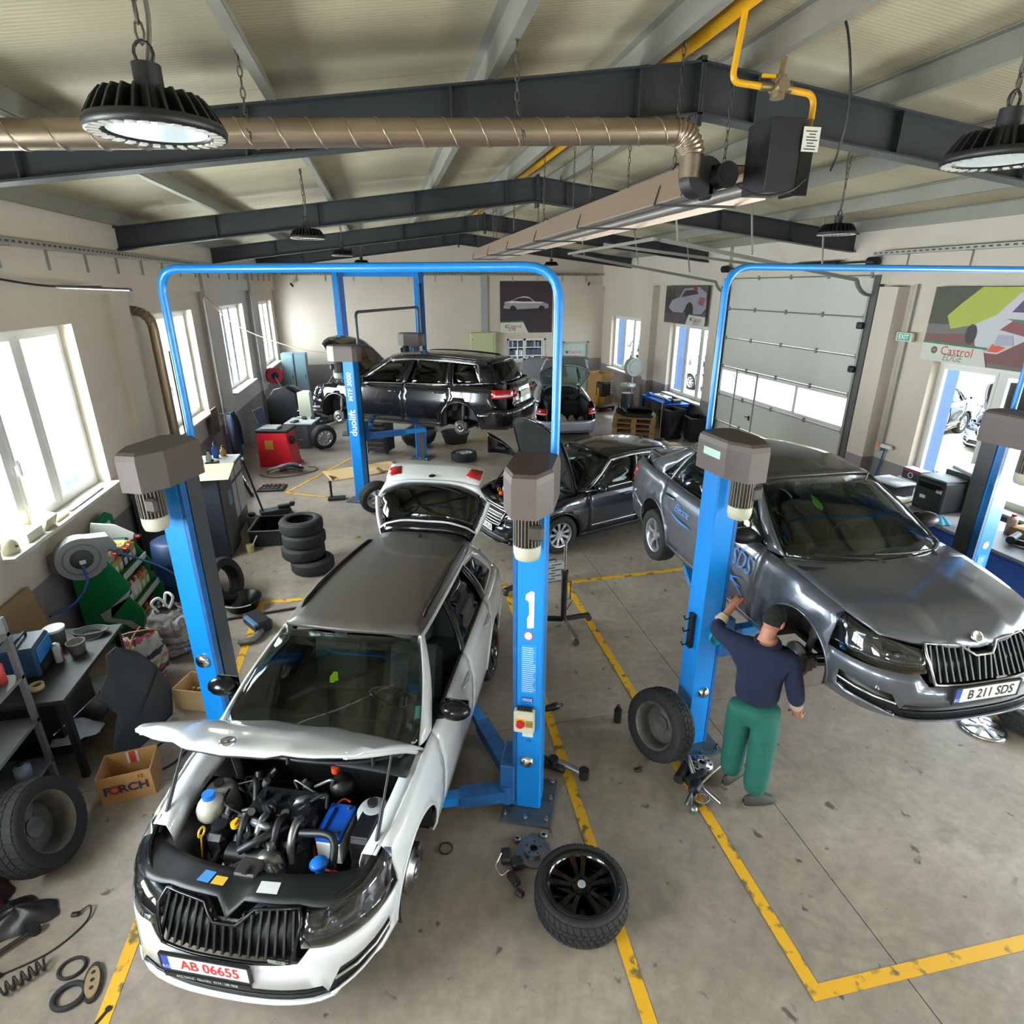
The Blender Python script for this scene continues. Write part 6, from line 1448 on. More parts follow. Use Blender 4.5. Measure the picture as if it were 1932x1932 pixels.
for k in (-.05, .0, .05): m = MB(); m.cyl((0, k, .032), (0, k, .034), .012, n=10); m.build('pad_rivet', BLACK, t)
t = thing('coil_spring', 'small dark coil spring on the floor at the lower left', 'spring', (-2.52, 3.02, .04), R(35)); m = MB(); m.tube([(-.12 + .24 * k / 60, .035 * cos(k * .65), .035 * sin(k * .65)) for k in range(61)], .007, n=5); m.build('spring_wire', IRON, t)
t = thing('sensor_cable', 'dark sensor cable with plugs curling on the floor at the lower left', 'cable', (-2.45, 3.3, .008)); m = MB(); m.tube(catmull([(-.25, -.22, 0), (0, -.12, 0), (.14, .05, 0), (.13, .16, .02), (.05, .12, .0)], 8), .006, n=5); m.build('cable_run', BLACK, t)
for c in ((.05, .12, .01), (-.25, -.22, .01)): m = MB(); m.box(c, (.05, .03, .025), bev=.006); m.build('plug', BLACK, t)
t = thing('tie_rod', 'black ball-joint rod lying on the floor at the lower left', 'car part', (-2.72, 3.26, .03), R(40)); m = MB(); m.cyl((-.12, 0, 0), (.14, 0, 0), .014, n=8); m.cyl((.14, 0, -.025), (.14, 0, .03), .035, n=12); m.cyl((-.14, 0, -.02), (-.14, 0, .025), .028, n=12); m.build('rod_body', BLACK, t)
t = thing('spanner', 'chrome spanner lying across the yellow line end', 'spanner', (-1.98, 2.66, .006), R(60)); m = MB(); m.box((0, 0, 0), (.16, .016, .008)); m.cyl((.09, 0, -.004), (.09, 0, .006), .018, n=10); m.cyl((-.09, 0, -.004), (-.09, 0, .006), .015, n=10); m.build('spanner_body', BLACK, t)
def heap(label, name, cat_, loc, rx, ry, h, m_, seed, nu=16):
    t = thing(name, label, cat_, loc); r = random.Random(seed); ph = [r.uniform(0, 6) for _ in range(6)]
    def f(a, b):
        th = 2 * pi * a; k = b; rr = (1 + .16 * sin(3 * th + ph[0]) + .09 * sin(7 * th + ph[1])); z = h * (1 - k ** 1.6) * (1 + .22 * sin(5 * th + ph[2] + 4 * k) * k) + .012
        z += .25 * h * sin(9 * k + 3 * th + ph[3]) * k * (1 - k)
        return (rx * rr * k * cos(th), ry * rr * k * sin(th), max(z, .004))
    m = MB(); m.grid(f, nu * 2, nu); m.build('cloth_heap', m_, t); return t
heap('crumpled black rag heap on the floor at the lower left', 'rag', 'rag', (-2.78, 3.48, 0), .22, .16, .10, BLACK, 3)
heap('dark red cloth heap at the left edge of the floor', 'cloth_heap', 'cloth', (-3.15, 3.62, 0), .28, .22, .20, mat('cloth_wine', '#3b1a22', .95), 5)
# brake parts around the centre column
t = thing('brake_disc', 'grey brake disc lying at the foot of the centre column', 'brake disc', (.84, 3.24, .02)); m = MB(); m.lathe([(.032, .04), (.075, .04), (.08, .0), (.135, .0), (.135, -.018), (.07, -.018), (.06, .02), (.032, .02)], n=36, closed=True, smooth=False); m.build('disc_ring', DISCM, t)
for k in range(5): a = 2 * pi * k / 5; m = MB(); m.cyl((.055 * cos(a), .055 * sin(a), .04), (.055 * cos(a), .055 * sin(a), .045), .007, n=8); m.build('bolt_hole', BLACK, t)
for x, y, r_ in ((.74, 3.38, .03), (.95, 3.37, .035)):
    t = thing('hub_nut', 'metal nut beside the brake disc, %s one' % ('left' if x < .8 else 'right'), 'nut', (x, y, 0)); m = MB(); m.lathe([(r_ * .45, 0), (r_, 0), (r_, .025), (r_ * .8, .035), (r_ * .45, .035)], n=12, closed=True); m.build('nut_body', CASTA, t)
t = thing('rubber_seal', 'thin dark seal ring lying on the floor under the white car side', 'ring', (.18, 3.42, .006)); m = MB(); m.tube([(.05 * cos(k * pi / 10), .05 * sin(k * pi / 10), 0) for k in range(20)], .005, n=5, closed=True); m.build('ring_body', RUBBER, t)
t = thing('brake_caliper', 'dirty brake caliper parts with shiny clip left of the brake disc', 'car part', (.62, 3.10, .02), R(-10))
for i, (c, d_) in enumerate((((-.02, .12, .03), (.08, .12, .06)), ((.06, .06, .03), (.09, .08, .07)), ((.03, -.06, .02), (.06, .12, .045)), ((.07, -.17, .02), (.05, .07, .04)))): m = MB(); m.box(c, d_, rz=.3 * i, bev=.012); m.build('caliper_piece', IRON, t)
m = MB(); m.tube(catmull([(-.06, .12, .06), (-.1, .02, .05), (-.06, -.05, .05), (0, -.02, .06)], 5), .007, n=6); m.build('spring_clip', CHROME, t)
# control arm by the centre column
t = thing('control_arm', 'greasy aluminium suspension arm lying beside the centre column', 'car part', (1.24, 4.02, .04), R(20))
m = MB(); m.tube(catmull([(-.18, .28, .05), (-.05, .15, .06), (.02, 0, .05), (.14, -.22, .03)], 5), [.05] * 5 + [.04] * 5 + [.03] * 6, n=8); m.build('arm_casting', CASTA, t)
m = MB(); m.tube(catmull([(-.2, .22, .03), (-.06, .06, .02), (.03, -.08, .02)], 5), .04, n=8); m.build('arm_web', IRON, t)
for c in ((-.18, .28, .05), (.14, -.22, .03), (-.02, .02, .05)): m = MB(); m.cyl((c[0], c[1], c[2] - .04), (c[0], c[1], c[2] + .045), .045, n=14); m.build('bushing', BLACK, t)
t = thing('drive_shaft', 'black drive-shaft boot lying right of the centre column', 'car part', (1.38, 4.82, .03), R(8)); m = MB(); m.lathe([(.012, -.16), (.014, -.05), (.03, -.04), (.026, -.02), (.036, 0), (.03, .02), (.038, .04), (.038, .11), (.015, .12), (.015, .16)], axis='X', n=14); m.build('shaft_boot', BLACK, t)
# hub and strut heap at the mid column
t = thing('wheel_hub', 'steering knuckle with hub, shafts and ball joints in front of the leaning wheel', 'car part', (2.42, 3.58, .0), R(10))
m = MB(); m.lathe([(.03, .03), (.05, .03), (.052, .015), (.10, .015), (.10, 0), (.03, 0)], c=(.14, .16, .06), n=28, closed=True); hb = m.build('hub_flange', CASTA, t)
for k in range(9): a = 2 * pi * k / 9; m = MB(); m.cyl((.14 + .078 * cos(a), .16 + .078 * sin(a), .074), (.14 + .078 * cos(a), .16 + .078 * sin(a), .077), .011, n=8); m.build('flange_hole', BLACK, hb)
m = MB(); m.lathe([(.03, 0), (.11, 0), (.115, .03), (.09, .04), (.03, .04)], c=(.14, .16, .012), n=28, closed=True); m.build('hub_base', IRON, t)
for i, (a, b, r_, mm) in enumerate((((-.12, -.05, .05), (-.26, -.14, .03), .016, CHROME), ((-.02, -.02, .05), (.03, -.24, .03), .018, CHROME), ((-.22, -.16, .03), (.0, .12, .07), .013, CASTA), ((.02, .0, .04), (.30, .10, .03), .013, mat('rod_pale', '#a89c8c', .5, .4)), ((-.1, .05, .05), (.1, .08, .05), .04, IRON), ((-.12, -.06, .05), (-.02, .0, .05), .05, BLACK), ((-.16, .1, .04), (.0, .2, .05), .045, IRON))):
    m = MB(); m.cyl(a, b, r_, n=12); m.build('joint_rod', mm, t)
for c in ((-.22, -.20, .03), (-.02, -.02, .05), (-.1, -.04, .05)): m = MB(); m.sphere(c, .035, n=10, m=7); m.build('ball_joint', CASTA if c[0] < -.2 else BLACK, t)
m = MB(); m.tube([(-.09 + .06 * cos(k * pi / 8), -.14 + .05 * sin(k * pi / 8), .04) for k in range(16)], .008, n=5, closed=True); m.build('clamp_ring', CASTA, t)
m = MB(); m.cyl((-.02, .02, .03), (.02, .22, .14), .025, n=10); m.build('strut_tube', CHROME, t)
t = thing('ball_joint', 'small ball joint lying left of the steering knuckle', 'car part', (1.96, 3.86, .0)); m = MB(); m.box((0, 0, .015), (.07, .05, .03), bev=.01); m.cyl((0, 0, .02), (.01, -.03, .07), .014, n=8); m.build('joint_body', IRON, t)
t = thing('bottle_jack', 'small black cylinder standing left of the leaning wheel', 'tool', (2.02, 4.52, 0)); m = MB(); m.cyl((0, 0, 0), (0, 0, .14), .04, n=14); m.cyl((0, 0, .14), (0, 0, .17), .025, n=12); m.sphere((0, 0, .185), .02, n=8, m=6); m.build('cylinder_body', BLACK, t)
# transmission jack with castors
t = thing('transmission_jack', 'black telescopic jack stand on three castors behind the centre column', 'jack', (1.97, 6.3, 0), R(12))
m = MB(); m.cyl((0, 0, .12), (0, 0, .80), .038, n=14); m.build('jack_tube', BLACK, t)
m = MB(); m.cyl((0, 0, .80), (0, 0, 1.22), .018, n=12); m.cyl((0, 0, 1.20), (0, 0, 1.23), .022, n=12); m.build('jack_ram', CHROME, t)
m = MB(); m.cyl((0, 0, .79), (0, 0, .83), .045, n=12); m.build('jack_collar', IRON, t)
for i, a in enumerate((R(5), R(140), R(265))):
    m = MB(); m.bar((.02 * cos(a), .02 * sin(a), .14), (.40 * cos(a), .40 * sin(a), .09), .05, .05); lg = m.build('leg', BLACK if i != 2 else CHROME, t)
    m = MB(); m.cyl((.40 * cos(a), .40 * sin(a) - .02, .04), (.40 * cos(a), .40 * sin(a) + .02, .04), .038, n=14); m.bar((.40 * cos(a), .40 * sin(a), .09), (.40 * cos(a), .40 * sin(a), .05), .04, .02); m.build('castor', IRON, t)
m = MB(); m.tube([(.05, 0, .42), (.09, 0, .42), (.09, 0, .66), (.05, 0, .66)], .008, n=6); m.build('jack_handle', IRON, t); m = MB(); m.tube([(.03, .02, .22), (.17, .1, .30)], .007, n=6); m.build('pump_lever', BLACK, t)
t = thing('tool_case', 'grey flat tool case standing behind the transmission jack', 'case', (2.18, 7.62, 0), R(8)); m = MB(); m.box((0, 0, .15), (.34, .10, .30), bev=.015); m.build('case_shell', LGREY, t)
for k in range(6): m = MB(); m.box((-.05 + .1 * (k % 2), -.053, .05 + .045 * k), (.16, .006, .014)); m.build('case_rib', DKGREY, t)
m = MB(); m.tube([(-.06, 0, .30), (-.06, 0, .34), (.06, 0, .34), (.06, 0, .30)], .009, n=6); m.build('case_handle', BLACK, t)
t = thing('castor_dolly', 'small castor dolly beside the rear wheel of the white car', 'dolly', (1.52, 7.35, 0), R(30)); m = MB(); m.box((0, 0, .09), (.3, .1, .04), bev=.01); m.build('dolly_bar', IRON, t)
for x in (-.12, .12): m = MB(); m.cyl((x, -.02, .035), (x, .02, .035), .035, n=12); m.build('castor', RUBBER, t)
t = thing('dry_leaf', 'brown dry leaf on the floor right of the tyre stack', 'leaf', (-.72, 9.9, .004), .4); m = MB(); m.grid(lambda a, b: ((a - .5) * .12, (b - .5) * .07 * sin(pi * min(max(a, .05), .95)), .015 * sin(pi * a) + .01 * (b - .5) ** 2), 6, 4); m.build('leaf_blade', mat('leaf_brown', '#b0763a', .8), t)
# ------------------------------------------------------------------ left wall: shelf, bench, oil rack, cabinets
t = thing('metal_shelf', 'pale metal shelf unit cut off by the left edge of the picture', 'shelf', (-3.3, 4.35, 0)); SHM = mat('shelf_metal', '#77797a', .5, .3)
for x in (-.32, .22):
    for y in (-.35, .38): m = MB(); m.box((x, y, .85), (.04, .04, 1.7)); m.build('leg', SHM, t)
for z in (.30, .72, 1.15, 1.55): m = MB(); m.box((-.05, .015, z), (.58, .78, .03)); m.build('shelf_board', SHM, t)
items = [('bottle', (-.1, .25, .735), .05, .22, '#b63a33', 'red bottle on the metal shelf'), ('spray_can', (.14, .3, 1.165), .035, .2, '#c9453f', 'red and white spray can on the metal shelf edge'), ('spray_can', (.1, .12, 1.165), .035, .18, '#d7d5cf', 'white spray can on the metal shelf'), ('jar', (.12, .3, 1.565), .04, .10, '#8e949a', 'small glass jar on the top shelf by the wall'), ('jar', (.03, .31, 1.565), .04, .11, '#7f868c', 'second small glass jar on the top shelf'), ('oil_tin', (-.1, .0, .735), .07, .16, '#3b4f8c', 'blue tin on the lower metal shelf'), ('jar', (.12, .2, .315), .06, .12, '#8796a0', 'grey jar on the bottom metal shelf'), ('spray_can', (-.08, .2, .315), .035, .2, '#5e7b96', 'blue grey can on the bottom metal shelf')]
for nm, c, r_, h, col, l in items:
    o = thing(nm, l, 'bottle' if nm == 'bottle' else 'can' if 'can' in nm or 'tin' in nm else 'jar', (-3.3 + c[0], 4.35 + c[1], c[2]))
    m = MB(); m.lathe([(0, 0), (r_, 0), (r_, h * .8), (r_ * .6, h * .9), (r_ * .4, h), (0, h)], n=16); m.build('container_body', mat('can_' + col[1:], col, .4), o); m = MB(); m.cyl((0, 0, h), (0, 0, h + .03), r_ * .45, n=12); m.build('cap', WHITEP if nm != 'jar' else IRON, o)
heap('crumpled red rag on the pale metal shelf', 'rag', 'rag', (-3.22, 4.3, 1.165), .11, .09, .06, mat('cloth_red', '#8c3b36', .95), 12)
# workbench
t = thing('workbench', 'black steel workbench against the left wall', 'workbench', (-3.28, 5.38, 0), 0); BEN = mat('bench_black', '#22231f', .6, noise=.4, scale=7, col2='#171714')
m = MB(); m.box((0, 0, .84), (.86, 1.25, .04), bev=.008); m.build('bench_top', BEN, t)
for x in (-.38, .38):
    for y in (-.56, .56): m = MB(); m.box((x, y, .41), (.05, .05, .82)); m.build('leg', BLACK, t)
m = MB(); m.box((0, 0, .28), (.8, 1.15, .025)); m.build('lower_shelf', BLACK, t)
m = MB(); m.box((-.05, -.2, .60), (.65, .6, .42)); m.build('drawer_unit', BLACK, t)
def bagshape(label, name, cat_, loc, rx, ry, h, m_, seed, bands=None, n=28):
    t = thing(name, label, cat_, loc); r = random.Random(seed); ph = [r.uniform(0, 6) for _ in range(8)]
    def f(a, b):
        th = 2 * pi * a; k = sin(pi * min(b * .96 + .02, 1)) ** .24; rr = 1 + .04 * sin(5 * th + ph[0] + 6 * b) + .035 * sin(9 * th + ph[1] - 19 * b) + .035 * sin(38 * b + ph[2] + 2 * sin(3 * th)) + .02 * sin(23 * th + 31 * b)
        return (rx * k * rr * cos(th), ry * k * rr * sin(th), h * b + .01 * sin(7 * th + ph[4]))
    m = MB(); m.grid(f, 56, 44); 
    if bands:
        for i, fc in enumerate(m.f): 
            z = sum(m.v[k][2] for k in fc) / 4 / h; zz = z * 14 + .5 * sin(6 * z + atan2(m.v[fc[0]][1], m.v[fc[0]][0]) * 2); m.mi[i] = bands[int(zz) % len(bands)] if zz > 0 else 0
    m.build('bag_body', m_, t); return t
RAGW = mat('rag_white', '#b9b2a8', .9, noise=.4, scale=12, col2='#7d7873', bump=.5, bscale=25); RAGR = mat('rag_red', '#93424a', .9, bump=.5, bscale=25, noise=.3, scale=10); RAGG = mat('rag_grey', '#6f6f76', .9, noise=.4, scale=10, bump=.5, bscale=25); RAGT = mat('rag_tan', '#9c8560', .9); RAGN = mat('rag_navy', '#2d3040', .9)
BAGF = glassmat('bag_film', '#f2f2f2', .22, .12)
b1 = bagshape('stacked bundle of white and red rags tied with tape', 'rag_bundle', 'rag bundle', (-2.84, 6.20, 0), .23, .21, .62, [RAGW, RAGR, RAGN, RAGT], 5, [0, 0, 1, 0, 2, 1, 0, 3, 0, 2, 0])
m = MB(); m.tube([(.0, -.235, .36), (.0, -.22, .56), (0, -.1, .635), (0, .1, .635)], .012, n=4); m.tube([(-.2, 0, .60), (-.05, -.02, .64), (.1, .02, .635), (.2, .06, .6)], .012, n=4); m.build('tape_strap', mat('tape_brown', '#9a6f45', .5), b1)
b2_ = bagshape('clear plastic bag packed with grey and white rags', 'rag_bag', 'rag bundle', (-2.72, 6.72, 0), .24, .22, .60, [RAGG, RAGW, RAGN], 9, [0, 1, 1, 0, 1, 0, 1, 1, 0])
def film(a, b): th = 2 * pi * a; k = sin(pi * min(b * .93 + .035, 1)) ** .24; rr = 1.06 + .05 * sin(11 * th + 7 * b) + .04 * sin(23 * th - 5 * b); return (.24 * k * rr * cos(th), .22 * k * rr * sin(th), .01 + .62 * b)
m = MB(); m.grid(film, 40, 26); m.build('plastic_film', BAGF, b2_)
m = MB(); m.tube(catmull([(-.06, -.05, .60), (-.10, -.08, .72), (-.02, -.06, .78), (.04, -.02, .64)], 5), .016, n=6); m.tube(catmull([(.04, .02, .6), (.10, .02, .74), (.02, .06, .78), (-.02, .04, .62)], 5), .016, n=6); m.build('bag_handles', WHITEP, b2_)
bx_ = thing('battery_charger', 'blue and black charger unit standing on the workbench', 'machine', (-3.36, 5.30, .86), R(8)); m = MB(); m.box((0, 0, .15), (.30, .36, .30), bev=.02); m.build('charger_case', mat('charger_navy', '#1d3a55', .5), bx_)
m = MB(); m.box((.155, 0, .2), (.012, .3, .14), bev=.004); m.build('front_panel', mat('charger_blue', '#1f6fae', .45), bx_); m = MB(); m.box((.155, 0, .07), (.012, .28, .09)); m.build('vent_panel', BLACK, bx_)
for i in range(5): m = MB(); m.box((.163, 0, .04 + .015 * i), (.004, .26, .005)); m.build('vent_slot', DKGREY, bx_)
m = MB(); m.tube([(0, -.12, .30), (0, -.12, .335), (0, .12, .335), (0, .12, .30)], .012, n=6); m.build('carry_handle', BLACK, bx_)
def pail(label, loc, r_, h, m_, tilt=0):
    t = thing('bucket', label, 'bucket', loc); t.rotation_euler = (tilt, 0, 0); m = MB(); m.lathe([(0, .004), (r_ * .82, 0), (r_, h), (r_ * 1.06, h), (r_ * 1.06, h - .012), (r_ * .98, h - .012), (r_ * .80, .012), (0, .012)], n=24); m.build('bucket_body', m_, t); return t
BUK = mat('bucket_dirty', '#a5a29c', .5, noise=.6, scale=9, col2='#5e5a55')
pail('dirty white bucket standing at the front of the workbench', (-3.06, 5.52, .86), .075, .12, BUK); pk = pail('dirty bucket with lid and rag behind the front bucket', (-3.32, 5.72, .86), .085, .16, BUK)
m = MB(); m.cyl((0, 0, .16), (0, 0, .18), .092, n=20); m.build('bucket_lid', WHITEP, pk)
t = thing('oil_bottle', 'grey bottle with red label on the workbench', 'bottle', (-3.16, 5.40, .86), R(20)); m = MB(); m.box((0, 0, .085), (.055, .10, .17), bev=.012); m.cyl((0, -.02, .17), (0, -.02, .20), .016, n=10); m.build('bottle_body', LGREY, t); m = MB(); m.box((.029, 0, .07), (.004, .08, .08)); m.build('bottle_label', REDP, t)
t = thing('tape_roll', 'roll of masking tape lying on the workbench corner', 'tape', (-3.15, 4.98, .86)); m = MB(); m.lathe([(.038, 0), (.055, 0), (.055, .045), (.038, .045)], n=28, closed=True); m.build('tape_ring', mat('tape_cream', '#c9b184', .7), t)
t = thing('cable_coil', 'grey coiled cable on the far end of the workbench', 'cable', (-3.08, 5.82, .87)); m = MB()
for k in range(6): m.tube([((.11 + .01 * k) * cos(a * pi / 10), .09 * sin(a * pi / 10) + .005 * k, .012 * k * .6) for a in range(20)], .007, n=5, closed=True)
m.build('coil_loops', mat('cable_coil_grey', '#5f605f', .6), t)
heap('white plastic sack on the shelf under the workbench', 'plastic_sack', 'sack', (-3.02, 5.05, .293), .2, .16, .14, mat('sack_white', '#b7bcc2', .5, noise=.4, scale=8, col2='#6d7277'), 21)
t = thing('pry_bar', 'pry bar with red handle sticking out below the workbench', 'tool', (-2.88, 5.1, .55), R(35)); m = MB(); m.cyl((-.30, -.12, -.08), (.1, .06, .03), .008, n=8); m.build('bar_shaft', CHROME, t); m = MB(); m.cyl((.1, .06, .03), (.2, .11, .06), .012, n=8); m.build('bar_grip', REDP, t)
# rubber mat leaning on the bench
t = thing('rubber_mat', 'large worn dark underbody liner leaning against the workbench', 'liner', (-2.60, 5.26, 0), R(-14)); outl = [(-.42, 0), (.30, .0), (.44, .25), (.42, .55), (.30, .80), (.12, 1.0), (-.02, 1.02), (-.10, .88), (-.30, .74), (-.20, .48), (-.38, .2)]
vs, fs = panel_geo(outl, lambda u, v: (.10 - .24 * v + .05 * sin(3 * u + 2 * v), u, v * .93 + .004 + .02 * sin(5 * u)), .06, thick=.015); m = MB(); m._add(vs, fs, 0, True); m.build('liner_sheet', mat('liner_rubber', '#333538', .7, noise=.5, scale=4, col2='#55565a', bump=.3, bscale=7), t)
m = MB(); m.tube([(.16, -.5, .12), (.02, .5, .55)], .008, n=6); m.build('liner_rod', IRON, t)
t = thing('plywood_board', 'tan board leaning on the left wall behind the bench', 'board', (-3.66, 6.15, 0)); m = MB(); m.M = Matrix.Rotation(R(-10), 4, 'Y'); m.box((0, 0, .6), (.02, .62, 1.15)); m.build('board_sheet', mat('board_tan', '#9b7c58', .8, noise=.3, scale=4), t); 
t = thing('white_pipe', 'thin white pipe rising along the left wall by the bench', 'pipe', (XL + .08, 5.35, .9)); m = MB(); m.cyl((.03, 0, 0), (.03, -.35, .85), .022, n=10); m.build('pipe_tube', WHITEP, t)
# window sill things
for i, (l, y, d_, c_) in enumerate((('white carton on the first window sill', 6.82, (.16, .3, .10), '#cfcabd'), ('tilted booklet on the first window sill', 7.12, (.14, .24, .14), '#c4b59a'), ('flat yellowish box on the first window sill', 7.42, (.16, .28, .03), '#cdb98b'))):
    o = thing('carton' if i != 1 else 'booklet', l, 'box' if i != 1 else 'booklet', (XL - .02, y, 1.555)); m = MB(); m.M = Matrix.Rotation(R(20 if i == 1 else 0), 4, 'Y') if i == 1 else Matrix.Identity(4); m.box((0, 0, d_[2] / 2 + (.025 if i == 1 else .002)), d_, bev=.004); m.build('carton_body', mat('carton' + str(i), c_, .7), o)
    m = MB(); m.box((.0, 0, d_[2] + .004), (d_[0] * .5, d_[1] * .4, .003)); m.build('carton_label', WHITEP, o)
t = thing('dust_mask', 'pale moulded dust mask on the near end of the first window sill', 'mask', (XL + .0, 6.46, 1.555)); m = MB(); m.sphere((0, 0, .0), (.07, .10, .16), n=14, m=10, zmin=0); m.build('mask_shell', mat('mask_cream', '#c9c3a6', .7), t); m = MB(); m.cyl((.06, -.01, .07), (.075, -.01, .07), .012, n=8); m.build('mask_valve', IRON, t)
t = thing('window_rail', 'dark metal rail lying on the first window sill', 'rail', (XL + .03, 8.1, 1.557)); m = MB(); m.box((0, 0, .006), (.03, .9, .012)); m.build('rail_bar', IRON, t)
# hose reel
t = thing('hose_reel', 'grey round hose reel with blue hose on the left wall', 'hose reel', (XL + .30, 7.05, 1.20)); GR = mat('reel_grey', '#8b8c8c', .5)
body = [(.30 * cos(a * pi / 16), .27 * sin(a * pi / 16)) for a in range(-8, 9)]
oval = [(.25 * cos(a * pi / 16), .25 * sin(a * pi / 16)) for a in range(6, 29)] + [(.30, -.10), (.36, .08), (.30, .20)]
rot = Matrix.Rotation(R(32), 4, 'Z')
m = MB(); m.prism(oval, -.09, .09, axis='Y', m4=rot); ob = m.build('reel_case', GR, t)
m = MB(); m.lathe([(0, -.098), (.11, -.098), (.115, -.094), (0, -.094)], axis='Y', n=28, mat4=rot.to_4x4()); m.build('reel_hub', DKGREY, t)
m = MB(); m.lathe([(.17, -.094), (.18, -.10), (.19, -.094)], axis='Y', n=28, mat4=rot.to_4x4()); m.build('reel_ring', mat('reel_ring', '#6d6e6f', .5), t)
m = MB(); m.box(tuple(rot @ Vector((0, -.102, -.03))), (.06, .008, .045), rz=R(32)); m.build('reel_label', WHITEP, t)
m = MB(); m.box((-.20, -.06, -.02), (.12, .14, .22)); m.build('wall_mount', mat('mount_grey', '#6b6a68', .5), t)
HB = mat('hose_blue', '#27408c', .5)
m = MB(); m.tube(catmull([(.05, -.1, -.06), (.08, -.16, -.25), (.0, -.35, -.4), (-.05, -.75, -.34)], 7), .014, n=8); m.build('hose', HB, t)
m = MB(); m.tube(catmull([(.30, .0, .08), (.8, .2, -.35), (1.1, .1, -.75), (1.35, -1.0, -.68), (1.55, -1.75, -.3)], 8), .012, n=8); m.build('hose', mat('hose_teal', '#24508a', .5), t)
# oil display rack with bottles
t = thing('oil_display', 'green oil display rack with sign on the left wall', 'display rack', (-3.45, 7.45, 0), R(0)); GRN = GREENP; WSW = mat('rack_grey', '#b3b8b2', .5)
m = MB(); m.prism([(-.32, 0), (.34, 0), (.34, .42), (.22, .62), (.26, .78), (.08, 1.12), (-.32, 1.12)], -.36, -.34, axis='Y'); sp_ = m.build('side_panel', GRN, t)
m = MB(); m.prism([(.30, .05), (.12, .25), (-.10, .32), (-.13, .42), (.22, .62), (.26, .72), (.0, .50), (-.02, .36), (.18, .30), (.34, .10)], -.364, -.361, axis='Y'); m.build('panel_swoosh', WSW, sp_)
m = MB(); m.prism([(-.32, 0), (.34, 0), (.34, .42), (.22, .62), (.26, .78), (.08, 1.12), (-.32, 1.12)], .34, .36, axis='Y'); m.build('side_panel', GRN, t)
m = MB(); m.box((-.30, 0, .56), (.03, .68, 1.12)); m.build('back_panel', GRN, t)
for z, x0, x1 in ((.06, -.3, .36), (.46, -.3, .30), (.84, -.3, .22)):
    m = MB(); m.box(((x0 + x1) / 2, 0, z), (x1 - x0, .68, .02)); m.build('rack_shelf', GRN, t); m = MB(); m.box((x1, 0, z + .03), (.015, .68, .07)); m.build('shelf_lip', WSW, t)
m = MB(); m.prism([(-.28, 1.12), (.20, 1.12), (.24, 1.25), (.05, 1.38), (-.2, 1.42)], .10, .13, axis='Y'); sg = m.build('sign_board', WSW, t)
sgn = thing('oil_sign', 'curved green and white oil sign standing behind the rack on the wall', 'sign', (XL + .10, 8.05, .98)); m = MB(); m.prism([(-.38, -.02), (.30, -.06), (.38, .08), (.34, .26), (.20, .34), (-.05, .30), (-.25, .18), (-.38, .1)], 0, .03, axis='X'); m.build('sign_back', GREENP, sgn); m = MB(); m.prism([(-.30, .0), (.22, -.03), (.28, .08), (.22, .22), (-.02, .2), (-.22, .12)], .03, .036, axis='X'); m.build('sign_face', WHITEP, sgn)
text_on('sign_lettering', 'Castrol', .15, mat('red_print', '#d4323c', .5), lambda x, y: Vector((.038, x + .03, .09 + y)), sgn)
OILC = ['#b09a52', '#2f4a4c', '#c9c9c4', '#7d1f24']
def oil_bottle_meshes():
    out = []
    for i, c in enumerate(OILC[:3]):
        m = MB(); m.box((0, 0, .10), (.075, .115, .20), bev=.018); m.tube([(0, .035, .19), (0, .05, .24), (0, .0, .255), (0, -.02, .2)], .012, n=6); b = m.mesh('bottle_body', mat('oil_' + str(i), c, .4))
        out.append(b)
    m = MB(); m.cyl((0, -.03, .20), (0, -.03, .245), .02, n=10); cap = m.mesh('cap', REDP)
    m = MB(); m.box((.039, 0, .09), (.002, .08, .09)); m.cyl((.0395, 0, .1), (.041, 0, .1), .028, n=12); lab = m.mesh('bottle_label', WHITEP)
    return out, cap, lab
OB, OCAP, OLAB = oil_bottle_meshes(); kinds = ('gold oil bottle', 'dark teal oil bottle', 'white oil bottle')
places = {.07: 'bottom shelf', .47: 'middle shelf', .85: 'top shelf'}
for z, x0, nx in ((.07, .22, 2), (.47, .17, 2), (.85, .09, 2)):
    for j in range(5):
        for i in range(nx):
            k = (0 if j < 2 else 1 if j < 4 else 0) if z > .8 else (2 if j in (1, 2) else 1 if j == 0 else 0) if z > .4 else (0 if j < 3 else 1)
            o = thing('oil_bottle', '%s, %s in the %s row on the %s of the rack' % (kinds[k], ('nearest', 'second', 'middle', 'fourth', 'farthest')[j], ('front', 'back')[i], places[z]), 'bottle', (-3.45 + x0 - i * .15, 7.45 - .27 + j * .135, z), 0, 'oil bottles on the green rack, ' + places[z] + ', ' + kinds[k])
            for nm, me in (('bottle_body', OB[k]), ('cap', OCAP), ('bottle_label', OLAB)): q = bpy.data.objects.new(nm, me); COL.objects.link(q); q.parent = o
for i in range(7):
    o = thing('oil_bottle', 'gold oil bottle lying on top of the green rack, %s from the camera' % ('first', 'second', 'third', 'fourth')[i % 4], 'bottle', (-3.48 + .05 * (i % 2), 7.19 + .085 * i, 1.135), 0, 'oil bottles lying on top of the green rack'); o.rotation_euler = (0, R(90), R(90) * 0 + .2 * (i % 3) - .2); o.location.z += .04
    for nm, me in (('bottle_body', OB[0 if i < 4 else 1]), ('cap', OCAP), ('bottle_label', OLAB)): q = bpy.data.objects.new(nm, me); COL.objects.link(q); q.parent = o
    if i >= 4: o['label'] = 'dark teal oil bottle lying on top of the green rack, %s one' % ('nearest', 'middle', 'farthest')[i - 4]
r_ = random.Random(4)
